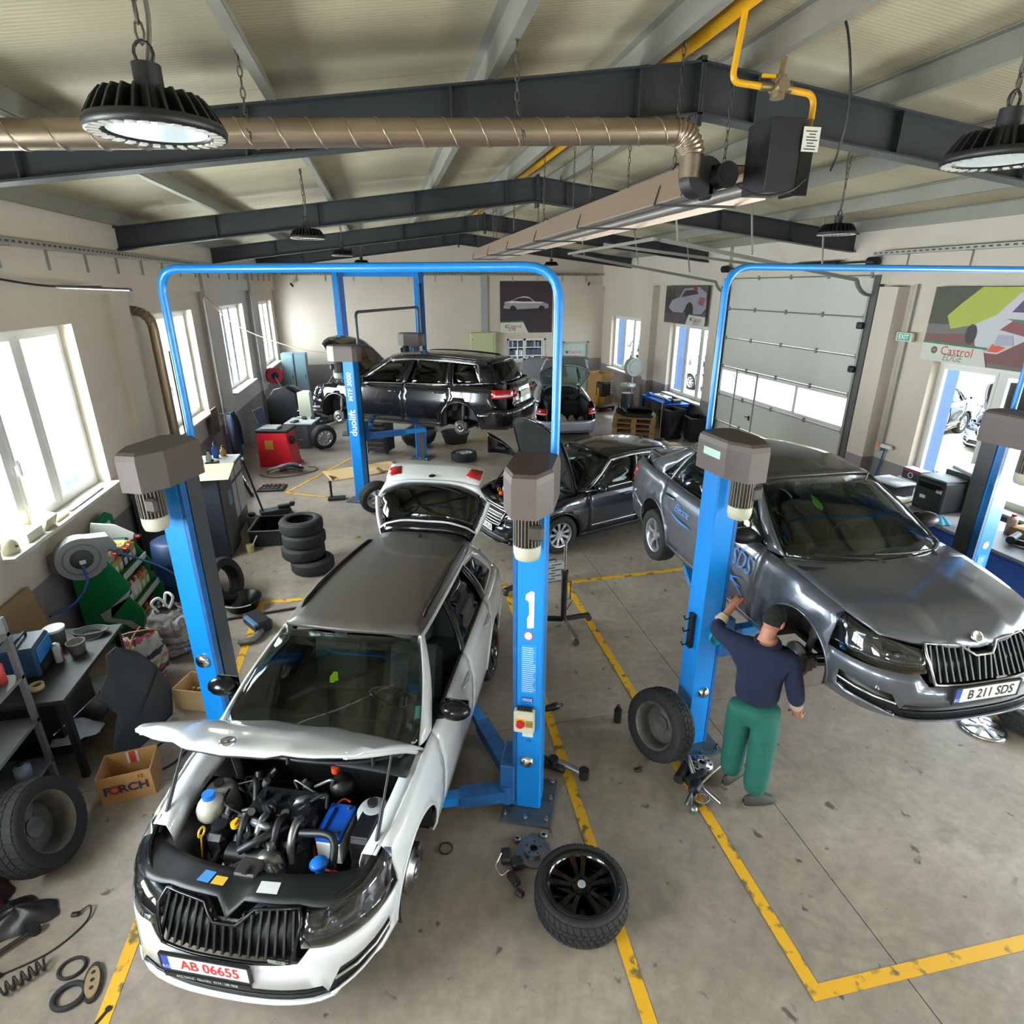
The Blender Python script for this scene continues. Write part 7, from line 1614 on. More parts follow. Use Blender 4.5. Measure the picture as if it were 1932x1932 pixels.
for i in range(14):
    o = thing('oil_bottle', 'oil bottle on the floor behind the rag bags, %s row, %s from the wall' % (('nearest', 'second', 'third', 'farthest')[i // 4], ('first', 'second', 'third', 'fourth')[i % 4]), 'bottle', (-3.05 + .14 * (i % 4) + r_.uniform(-.02, .02), 7.05 + .16 * (i // 4) + r_.uniform(-.02, .02), 0), r_.uniform(0, 3), 'oil bottles on the floor behind the rag bags')
    for nm, me in (('bottle_body', OB[r_.choice((0, 0, 2))]), ('cap', OCAP), ('bottle_label', OLAB)): q = bpy.data.objects.new(nm, me); COL.objects.link(q); q.parent = o
# behind the left column
t = thing('blue_barrel', 'dark blue plastic barrel behind the left column', 'barrel', (-3.05, 8.25, 0)); m = MB(); m.lathe([(0, 0), (.27, 0), (.29, .05), (.29, .28), (.30, .30), (.29, .32), (.29, .58), (.30, .6), (.29, .62), (.27, .86), (.2, .88), (0, .88)], n=28); m.build('barrel_body', mat('barrel_navy', '#223a5e', .5), t); m = MB(); m.cyl((.1, 0, .88), (.1, 0, .91), .04, n=12); m.build('barrel_cap', BLACK, t)
t = thing('drain_pan', 'round black oil drain pan on the floor right of the left column', 'drain pan', (-2.16, 7.72, 0)); m = MB(); m.lathe([(0, .01), (.19, .0), (.24, .13), (.255, .135), (.255, .145), (.235, .145), (.18, .02), (0, .02)], n=32); m.build('pan_body', BLACKG, t); m = MB(); m.tube([(.27 * cos(a * pi / 20), .27 * sin(a * pi / 20), .14) for a in range(-14, -5)], .008, n=5); m.build('pan_handle', LGREY, t)
t = thing('plastic_tray', 'black rectangular plastic tub with pale rim left of the tyre stack', 'tub', (-2.18, 10.15, 0), R(-4)); m = MB()
for (c, s) in (((0, -.34, .14), (.5, .02, .28)), ((0, .34, .14), (.5, .02, .28)), ((-.25, 0, .14), (.02, .68, .28)), ((.25, 0, .14), (.02, .68, .28)), ((0, 0, .01), (.5, .68, .02))): m.box(c, s)
m.build('tub_body', BLACK, t)
m = MB(); m.tube([(-.27, -.36, .285), (.27, -.36, .285), (.27, .36, .285), (-.27, .36, .285)], .018, n=6, closed=True); m.build('tub_rim', LGREY, t)
t = thing('paint_pot', 'small yellowish pot with brush beside the black tub', 'pot', (-2.42, 9.62, 0)); m = MB(); m.cyl((0, 0, 0), (0, 0, .13), .06, .065, n=16); m.build('pot_body', mat('pot_cream', '#b5a76e', .6), t); m = MB(); m.cyl((.02, 0, .08), (.12, .05, .26), .012, n=8); m.build('brush_handle', LGREY, t)
pp = thing('air_duct', 'black air intake duct with hose lying on the yellow line', 'car part', (-1.80, 7.05, .0), R(35)); m = MB(); m.box((0, .1, .09), (.22, .42, .15), bev=.03); m.build('duct_box', BLACK, pp); m = MB(); m.box((-.1, .05, .15), (.06, .32, .04), bev=.01); m.build('duct_edge', mat('duct_blue', '#4a6a8c', .4), pp); m = MB(); m.tube(catmull([(-.05, -.1, .06), (-.2, -.2, .05), (-.35, -.12, .05)], 5), .04, n=10); m.build('duct_hose', CASTA, pp)
pr_ = thing('steel_rod', 'long dark steel rod lying on the floor behind the white car', 'rod', (-1.55, 7.5, .02), R(8)); m = MB(); m.cyl((-.9, 0, 0), (.9, 0, .0), .016, n=8); m.build('rod_bar', IRON, pr_); m = MB(); m.cyl((-1.1, 0, 0), (-.85, 0, 0), .03, n=10); m.build('rod_socket', CASTA, pr_)
# cabinet with cardboard on top, tool board
t = thing('tool_cabinet', 'tall black cabinet with pale sheet on top by the left wall', 'cabinet', (-2.98, 9.75, 0), R(0)); m = MB(); m.box((0, 0, .70), (.62, .72, 1.4), bev=.01); m.build('cabinet_body', mat('cabinet_black', '#1b1f2a', .6), t)
m = MB(); m.box((.318, 0, .68), (.02, .66, 1.26)); m.build('cabinet_door', mat('cabinet_side', '#4b4743', .6), t); m = MB(); m.box((.331, .1, .9), (.004, .2, .25)); m.build('door_poster', mat('poster_blue', '#7189a5', .6), t)
ts = thing('card_sheet', 'pale cream cardboard sheet lying over the cabinet front edge', 'sheet', (-2.86, 9.45, 1.405)); m = MB(); m.M = Matrix.Rotation(R(14), 4, 'X'); m.box((0, -.02, .06), (.82, .5, .008)); m.build('sheet_board', mat('sheet_cream', '#d6c79c', .8), ts)
t = thing('tool_trolley', 'steel tool cupboard with framed charts on its doors by the left wall', 'cupboard', (-3.15, 10.75, 0)); m = MB(); m.box((0, 0, .6), (.75, 1.15, 1.2), bev=.01); m.build('cupboard_body', DKGREY, t); m = MB(); m.box((0, 0, 1.215), (.8, 1.2, .03)); m.build('cupboard_top', LGREY, t)
for y, h0, h1 in ((-.28, .3, .92), (.28, .3, .92), (-.28, .98, 1.16), (.28, .98, 1.16)): m = MB(); m.box((.385, y, (h0 + h1) / 2), (.02, .5, h1 - h0)); dd = m.build('cupboard_door', mat('door_chart', '#b3b0aa', .6), t); 
for i, (l, nm, y, c_, h) in enumerate((('blue spray bottle on the tool cupboard', 'spray_bottle', .42, '#2a62b5', .26), ('orange can at the end of the tool cupboard', 'oil_tin', .52, '#c99035', .16), ('white bottle on the tool cupboard', 'bottle', .0, '#bdbdb8', .22), ('black box on the tool cupboard', 'tool_box', -.2, '#202124', .1), ('clear jar on the tool cupboard', 'jar', -.42, '#7d8782', .16))):
    o = thing(nm, l, 'bottle' if 'bottle' in nm else 'can' if 'tin' in nm else 'box' if 'box' in nm else 'jar', (-3.12 + .1 * (i % 2), 10.75 + y, 1.23)); m = MB()
    if nm == 'tool_box': m.box((0, 0, h / 2), (.2, .14, h), bev=.01)
    else: m.lathe([(0, 0), (.05, 0), (.05, h * .65), (.02, h * .8), (.02, h), (0, h)], n=14)
    m.build('container_body', mat('cont_' + c_[1:], c_, .45), o); m = MB(); m.cyl((0, 0, h), (.02, 0, h + .03), .018, n=8); m.build('cap', BLACK, o)
t = thing('wall_locker', 'narrow dark locker against the left wall behind the left column', 'locker', (-3.62, 9.6, 0)); m = MB(); m.box((0, 0, .75), (.42, .8, 1.5), bev=.01); m.build('locker_body', mat('locker_dark', '#4d4c51', .5), t)
for y in (-.2, .2): m = MB(); m.box((.214, y, .75), (.012, .37, 1.42)); dd = m.build('locker_door', mat('locker_door', '#57565b', .5), t); m = MB(); m.cyl((.22, y + .14, .9), (.24, y + .14, .9), .014, n=8); m.build('door_knob', CHROME, dd)
# trolley jack
t = thing('trolley_jack', 'low trolley jack with upright handle on the floor', 'jack', (-2.28, 11.30, 0), R(20)); m = MB(); m.box((0, 0, .09), (.55, .26, .10), bev=.02); m.build('jack_frame', BLACK, t); m = MB(); m.box((.2, 0, .17), (.3, .1, .05), bev=.01); m.cyl((.32, 0, .17), (.32, 0, .22), .05, n=12); m.build('jack_arm', IRON, t)
for x in (-.22, .24):
    for y in (-.14, .14): m = MB(); m.cyl((x, y - .02, .05), (x, y + .02, .05), .05, n=12); m.build('jack_wheel', IRON, t)
m = MB(); m.cyl((-.22, 0, .12), (-.42, .05, 1.15), .018, n=8); m.build('jack_handle', BLACK, t); m = MB(); m.cyl((-.42, .05, 1.15), (-.43, .05, 1.19), .024, n=10); m.build('handle_grip', WHITEP, t)
t = thing('grease_pot', 'pale pot with black pump beside the trolley jack', 'pot', (-2.58, 10.75, 0)); m = MB(); m.cyl((0, 0, 0), (0, 0, .22), .10, .095, n=18); m.build('pot_body', mat('pot_pink', '#a5948c', .6), t); m = MB(); m.cyl((0, 0, .22), (0, 0, .28), .06, n=12); m.build('pot_lid', BLACK, t)
sk = thing('socket_set', 'open socket set tray lying on the floor by the left wall', 'tool set', (-2.62, 13.0, 0), R(-6)); m = MB(); m.box((0, 0, .02), (.55, .4, .04), bev=.008); m.build('set_tray', BLACK, sk)
for i in range(6):
    for j in range(3): m = MB(); m.cyl((-.22 + .088 * i, -.12 + .12 * j, .04), (-.22 + .088 * i, -.12 + .12 * j, .075), .018 + .003 * j, n=8); m.build('socket', CHROME, sk)
sk2 = thing('socket_case', 'upright dark case of shiny sockets leaning by the wall', 'tool set', (-3.0, 12.7, 0), R(20)); m = MB(); m.M = Matrix.Rotation(R(-18), 4, 'Y'); m.box((0, 0, .26), (.05, .4, .5)); m.build('case_back', BLACK, sk2); m = MB(); m.M = Matrix.Rotation(R(-18), 4, 'Y')
for i in range(4):
    for j in range(5): 
        q = MB(); q.M = Matrix.Rotation(R(-18), 4, 'Y'); q.cyl((.025, -.14 + .09 * i, .08 + .09 * j), (.045, -.14 + .09 * i, .08 + .09 * j), .02, n=8); q.build('socket', CHROME, sk2)
# red wheel balancer, jacket
t = thing('wheel_balancer', 'red wheel balancer with black tray top and tilted hood', 'machine', (-2.72, 15.0, 0), R(-12)); m = MB(); m.prism([(-.42, 0), (.48, 0), (.40, .06), (.30, .85), (-.38, .85)], -.28, .28, axis='Y'); m.build('balancer_body', REDP, t)
m = MB(); m.box((-.02, 0, .88), (.80, .62, .07), bev=.02); tp = m.build('tray_top', BLACK, t); m = MB(); m.box((-.1, -.05, .94), (.4, .35, .05), bev=.01); m.build('keypad', LGREY, tp)
m = MB(); m.cyl((.30, -.05, .62), (.62, -.05, .62), .03, n=12); m.cyl((.36, -.05, .62), (.40, -.05, .62), .10, n=18); m.build('balancer_shaft', IRON, t)
m = MB(); m.box((-.12, -.285, .55), (.2, .008, .22)); m.build('warning_plate', mat('plate_ochre', '#a87f2c', .5), t)
m = MB(); m.M = Matrix.Translation((-.36, .15, .95)) @ Matrix.Rotation(R(-18), 4, 'Y'); m.box((0, 0, .22), (.04, .5, .36), bev=.01); m.build('display', DKGREY, t)
hood = thing('wheel_guard', 'curved black wheel guard hood standing behind the red machine', 'guard', (-2.85, 17.7, 0), R(-20)); m = MB(); m.prism([(-.45, 0), (.42, 0), (.42, 1.35), (.15, 1.5), (-.2, 1.42), (-.45, 1.1)], -.25, -.22, axis='Y'); m.build('guard_side', BLACK, hood)
m = MB(); m.grid(lambda a, b: (lambda p: (p[0], -.22 + .45 * b, p[1]))([(.42, 1.35), (.15, 1.5), (-.2, 1.42), (-.45, 1.1), (-.45, .5)][min(4, int(round(a * 4)))]), 4, 1, thick=.02); m.build('guard_shell', BLACKG, hood)
jk = thing('work_jacket', 'dark blue work jacket hanging on the left wall', 'jacket', (-3.42, 13.9, .55)); 
def jf(a, b): th = 2 * pi * a; w = .17 + .06 * (1 - b) - .05 * max(0, b - .85) / .15; d_ = .09; return ((d_ * cos(th)) * (1 + .15 * sin(5 * th + 3 * b)), (w + .02 * sin(4 * th)) * sin(th), b * .95)
m = MB(); m.grid(jf, 28, 16); m.build('jacket_body', mat('cloth_navy', '#1b2436', .95, bump=.4, bscale=9), jk)
for s in (-1, 1): m = MB(); m.tube(catmull([(.02, s * .14, .88), (.05, s * .25, .6), (.06, s * .25, .2)], 5), [.06] * 6 + [.055] * 5, n=10); m.build('jacket_sleeve', mat('cloth_navy', '#1b2436', .95), jk)
m = MB(); m.tube([(.0, -.1, .95), (.06, 0, .99), (.0, .1, .95)], .025, n=6); m.build('jacket_collar', mat('cloth_navy', '#1b2436', .95), jk)
pb = thing('coat_post', 'wooden coat hook board on the left wall behind the jacket', 'board', (XL + .13, 13.9, 1.2)); m = MB(); m.box((0, 0, .15), (.03, .5, .55)); m.build('board_panel', mat('board_brown', '#6d5b4b', .7), pb); m = MB(); m.tube([(.0, 0, .32), (.2, 0, .3), (.36, 0, .32)], .008, n=6); m.build('coat_hook', IRON, pb)
hp_ = thing('hose_heap', 'heap of black car trim strips and hose on the floor by the red machine', 'car part', (-2.55, 14.15, 0), 0); rr2 = random.Random(3)
for i in range(9): m = MB(); a = Vector((rr2.uniform(-.4, 0), rr2.uniform(-.2, .2), .03 + .02 * i)); b = a + Vector((rr2.uniform(.35, .6), rr2.uniform(-.15, .15), rr2.uniform(-.02, .04))); m.tube([tuple(q) for q in catmull([a, (a + b) / 2 + Vector((0, 0, .05)), b], 4)], rr2.choice((.02, .03, .035)), n=6); m.build('trim_strip', rr2.choice((BLACK, DKGREY, LGREY)), hp_)
m = MB(); m.tube(catmull([(-.5, -.1, .02), (-.2, -.35, .02), (.3, -.3, .02), (.7, 0, .02), (.7, .3, .02), (.5, .4, .02)], 6), .012, n=6); m.build('air_hose', mat('hose_slate', '#3c4a5c', .5), hp_)
gb = thing('metal_bin', 'dark grey steel bin with a tray of parts on top', 'bin', (-2.42, 16.85, 0), R(-10)); m = MB(); m.box((0, 0, .32), (.6, .8, .64), bev=.02); m.build('bin_body', mat('bin_grey', '#55595b', .6, noise=.3, scale=5), gb); m = MB(); m.box((.05, 0, .67), (.75, .85, .03)); tr_ = m.build('bin_tray', LGREY, gb)
for i in range(7): m = MB(); m.box((rr2.uniform(-.25, .3), rr2.uniform(-.3, .3), .71), (rr2.uniform(.05, .16), rr2.uniform(.05, .14), rr2.uniform(.04, .08)), rz=i, bev=.008); m.build('tray_part', rr2.choice((DKGREY, WHITEP, BLACK, CASTA)), tr_)
rl_ = thing('red_hose_reel', 'red round hose reel high on the far left wall', 'hose reel', (XL + .32, 20.6, 1.42)); m = MB(); m.M = Matrix.Rotation(R(30), 4, 'Z'); m.cyl((0, -.09, 0), (0, .09, 0), .26, n=28); m.build('reel_case', REDP, rl_); m = MB(); m.M = Matrix.Rotation(R(30), 4, 'Z'); m.cyl((0, -.1, 0), (0, -.089, 0), .12, n=20); m.cyl((0, -.13, 0), (0, -.1, 0), .05, n=14); m.build('reel_hub', BLACK, rl_); m = MB(); m.cyl((.03, -.1, -.02), (.3, -.2, -.55), .02, n=8); m.build('reel_crank', LGREY, rl_); m = MB(); m.box((-.2, 0, -.05), (.2, .12, .2)); m.build('wall_mount', IRON, rl_)
lk = thing('steel_locker', 'pair of blue-grey steel lockers in the far left corner', 'locker', (-3.3, 23.55, 0), 0)
for i, (x, d_) in enumerate(((-.22, .5), (.22, .46))):
    m = MB(); m.box((x, 0, .92), (.42, d_, 1.84), bev=.01); lb = m.build('locker_body', mat('locker_steel', '#7a919b', .45, .2), lk); m = MB(); m.box((x, -d_ / 2 - .006, .92), (.37, .012, 1.74)); ld = m.build('locker_door', mat('locker_door_s', '#86a0ab', .45, .2), lk); m = MB(); m.box((x + .13, -d_ / 2 - .02, 1.0), (.02, .02, .12)); m.build('door_handle', CHROME, ld)
bl = thing('bumper_piece', 'dark bumper cover standing beside the lockers', 'car part', (-2.2, 19.2, 0), R(25)); m = MB(); m.grid(lambda a, b: ((a - .5) * 1.3, .3 * (2 * a - 1) ** 2 + .04 * sin(pi * b), .04 + .5 * b), 14, 5, thick=.02); m.build('bumper_shell', P_BLK, bl); m = MB(); m.box((.2, .0, .35), (.22, .05, .16), bev=.03); m.build('bumper_lamp', LAMPI, bl)
sd = thing('seat_frame', 'pale seat foam standing behind the wheel guard', 'seat', (-2.55, 18.6, 0), R(-20)); m = MB(); m.box((0, 0, .12), (.5, .5, .22), bev=.06); m.box((.0, .2, .75), (.46, .12, .9), bev=.05); m.build('seat_foam', mat('foam', '#a7a896', .9), sd)
# ------------------------------------------------------------------ the mechanic
SKIN = mat('skin', '#a8705a', .55, noise=.2, scale=9, col2='#8a5644'); HAIR = mat('hair_dark', '#0e0c0c', .9, bump=.5, bscale=60); NAVY = mat('fleece_navy', '#121a35', .95, bump=.25, bscale=40, noise=.2, scale=6, col2='#0f1730')
TEAL = mat('trousers_green', '#176053', .8, noise=.45, scale=7, col2='#0f4239', bump=.6, bscale=11); CUFF = mat('cuff_beige', '#b3a68d', .9); SHOE = mat('shoe_grey', '#37342f', .7, noise=.3, scale=9)
def skin_obj(name, verts, edges, radii, m, parent, root=0, sub=2):
    me = bpy.data.meshes.new(name); me.from_pydata(verts, edges, []); o = bpy.data.objects.new(name, me); COL.objects.link(o); o.parent = parent; me.materials.append(m)
    md = o.modifiers.new('skin', 'SKIN'); md.use_smooth_shade = True; sk = me.skin_vertices[0].data
    for i, r in enumerate(radii): sk[i].radius = (r, r) if not isinstance(r, tuple) else r
    for s in sk: s.use_root = False
    sk[root].use_root = True
    sd = o.modifiers.new('sub', 'SUBSURF'); sd.levels = sub; sd.render_levels = sub
    return o
person = thing('person', 'person in navy fleece and green work trousers standing with one arm raised at the lift', 'person', (2.74, 3.47, 0), R(-40))
# joints: x right, y forward, z up
HD = Vector((.03, .10, 1.66)); LS, LE, LW_, LH = (-.20, .0, 1.42), (-.40, .10, 1.46), (-.30, .32, 1.60), (-.27, .40, 1.63)
RS, RE, RW_, RH = (.20, -.02, 1.40), (.28, -.04, 1.12), (.31, .10, .90), (.32, .14, .83)
V = [(0, 0, 1.0), (0, .0, 1.2), (0, .01, 1.38), (.01, .03, 1.49), (.02, .06, 1.55), LS, LE, LW_, LH, RS, RE, RW_, RH]
E_ = [(0, 1), (1, 2), (2, 3), (3, 4), (2, 5), (5, 6), (6, 7), (7, 8), (2, 9), (9, 10), (10, 11), (11, 12)]
skin_obj('body', V, E_, [.12, .12, .13, .06, .055, .055, .042, .03, .032, .055, .042, .03, .032], SKIN, person)
# head with face, ears and hair
def head_fn(a, b):
    th = 2 * pi * a; ph = pi * b; x = .076 * sin(ph) * cos(th); y = .098 * sin(ph) * sin(th); z = .12 * cos(ph)
    if z < 0: y *= 1 - .12 * (z / -.12); x *= 1 - .22 * (z / -.12)
    if y > .06 and -.05 < z < .02 and abs(x) < .02: y += .018 * (1 - abs(x) / .02)
    return (x, y, z)
HM = Matrix.Translation(HD) @ Matrix.Rotation(R(-28), 4, 'Z') @ Matrix.Rotation(R(-22), 4, 'X')
m = MB(); m.M = HM; m.grid(head_fn, 28, 18); m.cyl((0, -.015, -.16), (0, -.01, -.06), .055, .06, n=14)
for s in (-1, 1): m.sphere((s * .077, -.005, -.01), (.012, .022, .033), n=8, m=6)
hd = m.build('head', SKIN, person)
m = MB(); m.M = HM; m.grid(lambda a, b: (lambda p: tuple(Vector(p) * 1.07 + Vector((0, -.004, .004))))(head_fn(a, b * (.60 if .5 < a < 1 else .60 - .28 * sin(2 * pi * a)))), 28, 12); m.build('hair', HAIR, hd)
for s in (-1, 1): m = MB(); m.M = HM; m.sphere((s * .03, .084, .012), .012, n=8, m=6); m.build('eye', WHITEP, hd)
m = MB(); m.M = HM; m.tube([(-.025, .078, -.062), (0, .086, -.064), (.025, .078, -.062)], .006, n=6); m.build('mouth', mat('lips', '#8a4a42', .6), hd)
skin_obj('fleece', [(0, -.01, .93), (0, -.01, 1.08), (0, -.015, 1.25), (0, -.01, 1.38), (.01, .02, 1.47), LS, LE, tuple(Vector(LE).lerp(Vector(LW_), .35)), RS, RE, tuple(Vector(RE).lerp(Vector(RW_), .45))], [(0, 1), (1, 2), (2, 3), (3, 4), (3, 5), (5, 6), (6, 7), (3, 8), (8, 9), (9, 10)], [(.19, .14), (.185, .145), (.19, .145), (.17, .125), .075, .088, .07, .062, .088, .072, .062], NAVY, person)
m = MB(); m.tube([(.01 + .085 * cos(k * pi / 8), .03 + .085 * sin(k * pi / 8), 1.49 + .012 * sin(k * pi / 8)) for k in range(16)], .024, n=8, closed=True); m.build('collar', NAVY, person)
for a, b in ((LE, LW_), (RE, RW_)): a, b = Vector(a), Vector(b); m = MB(); m.cyl(a.lerp(b, .45 if a.x > 0 else .30), a.lerp(b, .68 if a.x > 0 else .5), .056, .046, n=14); m.build('cuff', CUFF, person)
FL, FR_ = Vector((-.10, .06, .07)), Vector((.12, -.10, .07))
skin_obj('trousers', [(0, -.01, 1.0), (0, -.01, .90), (-.10, .0, .82), tuple(FL + Vector((-.0, -.02, .42))), tuple(FL + Vector((0, -.02, .03))), (.10, -.03, .82), tuple(FR_ + Vector((-.01, .03, .42))), tuple(FR_ + Vector((-.01, -.0, .03)))], [(0, 1), (1, 2), (2, 3), (3, 4), (1, 5), (5, 6), (6, 7)], [(.185, .145), (.195, .15), .128, .108, .10, .128, .11, .102], TEAL, person)
def shoe(p, rz):
    m = MB(); m.M = Matrix.Translation((p.x, p.y, 0)) @ Matrix.Rotation(rz, 4, 'Z')
    m.grid(lambda a, b: (lambda u, th: ((.048 - .012 * max(0, -u) + .004 * u) * sin(th) * (1 - .5 * max(0, abs(u) - .75) / .25), u * .145 + .05, .022 + max(0, cos(th)) * (.085 if u < 0 else .085 - .055 * u) * (1 if abs(u) < .9 else .7)))(2 * a - 1, (b - .5) * pi * 1.02), 14, 12, thick=-.004)
    o = m.build('shoe', SHOE, person); s = MB(); s.M = m.M; s.prism([(.05 * cos(k * pi / 10) * (1.0 if sin(k * pi / 10) > 0 else .85), .05 + .15 * sin(k * pi / 10)) for k in range(20)], 0, .028); s.build('shoe_sole', mat('sole', '#6c675c', .8), o)
shoe(FL, R(-25)); shoe(FR_, R(-52))
def hand(w, h, curl, side):
    w, h = Vector(w), Vector(h); d = (h - w).normalized(); u = Vector((0, 0, 1)).cross(d).normalized() if abs(d.z) < .9 else Vector((1, 0, 0)); n = d.cross(u)
    m = MB(); c = w + d * .05; m.bar(w - d * .01, w + d * .09, .075, .03, up=tuple(n))
    for i in range(4):
        L = (.068, .078, .074, .058)[i]; b = w + d * .085 + u * (.03 - .02 * i); k = n * curl
        m.tube([b - d * .02, b + d * L * .45 + k * .012, b + d * L * .7 + k * .04, b + d * L * .62 + k * .066], [.0095, .009, .0085, .007], n=7)
    b = w + d * .02 + u * .035 * side; m.tube([b, b + d * .035 + u * .03 * side, b + d * .065 + u * .03 * side + n * curl * .02], [.011, .0105, .008], n=7)
    m.build('hand', SKIN, person)
hand(LW_, LH, -1, 1); hand(RW_, RH, 1, 1)
# ------------------------------------------------------------------ posters and signs
def poster(label, o, ux, uy, w, h, base, layers, texts, emblem=None):
    t = thing('poster', label, 'poster', o); ux, uy = Vector(ux), Vector(uy); n = ux.cross(uy); f = lambda x, y, k: ux * x + uy * y + n * k
    m = MB(); m._add([tuple(f(x, y, k)) for k in (0, .006) for x, y in ((0, 0), (w, 0), (w, h), (0, h))], [(3, 2, 1, 0), (4, 5, 6, 7), (0, 1, 5, 4), (1, 2, 6, 5), (2, 3, 7, 6), (3, 0, 4, 7)]); bd = m.build('poster_sheet', base, t)
    for i, (nm, col, pts) in enumerate(layers):
        m = MB(); P2 = [(x * w, y * h) for x, y in pts]; vs, fs = panel_geo(P2, lambda x, y: tuple(f(x, y, .007 + .0007 * i)), 5, thick=0); m._add(vs, fs); m.build(nm, mat('ink_' + col[1:], col, .5), t)
    for (s, size, x, y, col, it) in texts: text_on('poster_lettering', s, size, mat('ink_' + col[1:], col, .5), lambda a, b: f(x * w + a, y * h + b, .018), t, italic=it)
    return t
def oval_(cx, cy, rx, ry, n=16): return [(cx + rx * cos(2 * pi * i / n), cy + ry * sin(2 * pi * i / n)) for i in range(n)]
car_side = [(.07, .48), (.06, .53), (.09, .55), (.07, .60), (.20, .62), (.32, .68), (.44, .71), (.54, .70), (.66, .61), (.82, .60), (.92, .56), (.93, .49), (.86, .47), (.84, .52), (.78, .53), (.73, .48), (.32, .46), (.29, .51), (.23, .52), (.18, .47)]
poster('dark poster of a silver car with oil brand logo on the back wall', (4.57, YB - .012, 2.36), (1, 0, 0), (0, 0, 1), 2.14, 1.95, mat('poster_dark', '#3a3038', .45, bump=.3, scale=3),
    [('car_picture', '#9b95a2', car_side), ('car_highlight', '#d8d2cf', [(.08, .60), (.20, .62), (.32, .68), (.44, .71), (.54, .70), (.66, .61), (.82, .60), (.80, .575), (.2, .585)]), ('car_windows', '#33303a', [(.22, .625), (.34, .675), (.46, .69), (.56, .67), (.64, .61), (.4, .61)]), ('car_wheel', '#2c262c', oval_(.24, .47, .055, .065)), ('car_wheel', '#2c262c', oval_(.79, .47, .055, .065)), ('green_band', '#3b7a5c', [(0, .20), (.45, .21), (.43, .235), (0, .22)]), ('logo_field', '#cfcfc2', [(0, 0), (.54, 0), (.45, .19), (.43, .21), (0, .20)]), ('emblem_ring', '#1f6b48', oval_(.12, .13, .03, .033)), ('emblem_core', '#cfcfc2', oval_(.125, .13, .017, .018))],
    [('Castrol', .19, .27, .13, '#c8413c', 0), ('GTX', .15, .22, .065, '#2a2a28', .2)])
rally = [(.10, .42), (.18, .62), (.36, .70), (.45, .92), (.80, .97), (.97, .82), (.99, .45), (.90, .30), (.72, .28), (.66, .50), (.55, .52), (.48, .30), (.22, .30)]
for lab, y0, w, z0, h, mir in (('poster of a jumping rally car with oil brand logo between the far right windows', 18.45, 2.6, 3.05, 1.08, 1), ('large poster of a white rally car with green and red stripes by the exit sign', 8.60, 2.7, 2.97, 1.13, 0)):
    big = mir == 0
    L_ = [('foliage', '#4a4a3c', [(0, .5), (1, .55), (1, 1), (0, 1)]), ('foliage', '#a9b045', [(.16, .45), (.12, .62), (.2, .8), (.3, 1), (.6, 1), (.5, .72), (.36, .55)]) if big else ('trees', '#3b3036', [(0, 0), (1, .2), (1, .8), (.25, .7), (.22, .95), (.15, .8), (.1, .98), (.05, .75), (0, .9)]), ('ground', '#7a4f4f', [(0, .12), (1, 0), (1, .42), (.3, .40), (0, .36)]) if big else ('ground', '#574a4c', [(0, .02), (1, .02), (1, .35), (0, .25)])]
    body = [(.34, .26), (.30, .52), (.42, .66), (.52, .93), (.62, .97), (1.0, .97), (1.0, .40), (.62, .38), (.48, .18), (.40, .18)] if big else rally
    L_ += [('rally_car', '#c3c1c6' if big else '#8f8d98', body), ('car_windows', '#5a4a70' if big else '#3d2f3a', [(.50, .70), (.56, .90), (1.0, .91), (1.0, .70)] if big else [(.40, .70), (.48, .88), (.74, .90), (.80, .80)]), ('grille_area', '#8a4f55', [(.46, .48), (.52, .60), (.72, .46), (1, .44), (1, .42), (.6, .42)] if big else [(.80, .55), (.84, .72), (.96, .70), (.92, .5)])]
    if big: L_ += [('green_stripe', '#4a7a5a', [(.48, .62), (.60, .61), (.72, .50), (.66, .50), (.56, .57)]), ('red_stripe', '#d8563f', [(.62, .62), (.68, .61), (.82, .45), (.76, .44)]), ('red_stripe', '#d8563f', [(.42, .20), (.48, .20), (.52, .27), (.44, .30)]), ('green_stripe', '#3f8a5d', [(.60, .42), (.70, .42), (.70, .46), (.62, .45)]), ('wheel', '#3b3436', oval_(.30, .40, .035, .13)), ('roof_scoop', '#5a2a34', [(.66, .95), (.7, .99), (1, .99), (1, .95)]), ('number_panel', '#a7a6b5', [(.45, .28), (.56, .30), (.54, .42), (.46, .42)])]
    else: L_ += [('wheel', '#2e282b', oval_(.62, .38, .09, .2)), ('red_panel', '#7d3a40', [(.66, .86), (.78, .88), (.76, .98), (.68, .97)])]
    L_ += [('green_band', '#3f7a5c', [(0, .235), (.42, .215), (.42, .245), (0, .27)] if big else [(.62, .26), (1, .22), (1, .25), (.62, .285)]), ('logo_field', '#c9c8bf', [(0, 0), (.44, 0), (.40, .22), (0, .24)] if big else [(.56, 0), (1, 0), (1, .23), (.62, .26)])]
    e0 = .09 if big else .68; L_ += [('emblem_ring', '#2f6b55', oval_(e0, .15, .022, .05)), ('emblem_core', '#cf5a4a', oval_(e0, .15, .012, .02))]
    poster(lab, (XR - .115, y0, z0), (0, -1, 0), (0, 0, 1), w, h, mat('poster_base%d' % mir, '#6b625c', .4), L_, [('Castrol', .19 if big else .17, .24 if big else .82, .15, '#c33f38', 0), ('EDGE', .14, .22 if big else .8, .06, '#8a7a5c', .25)])
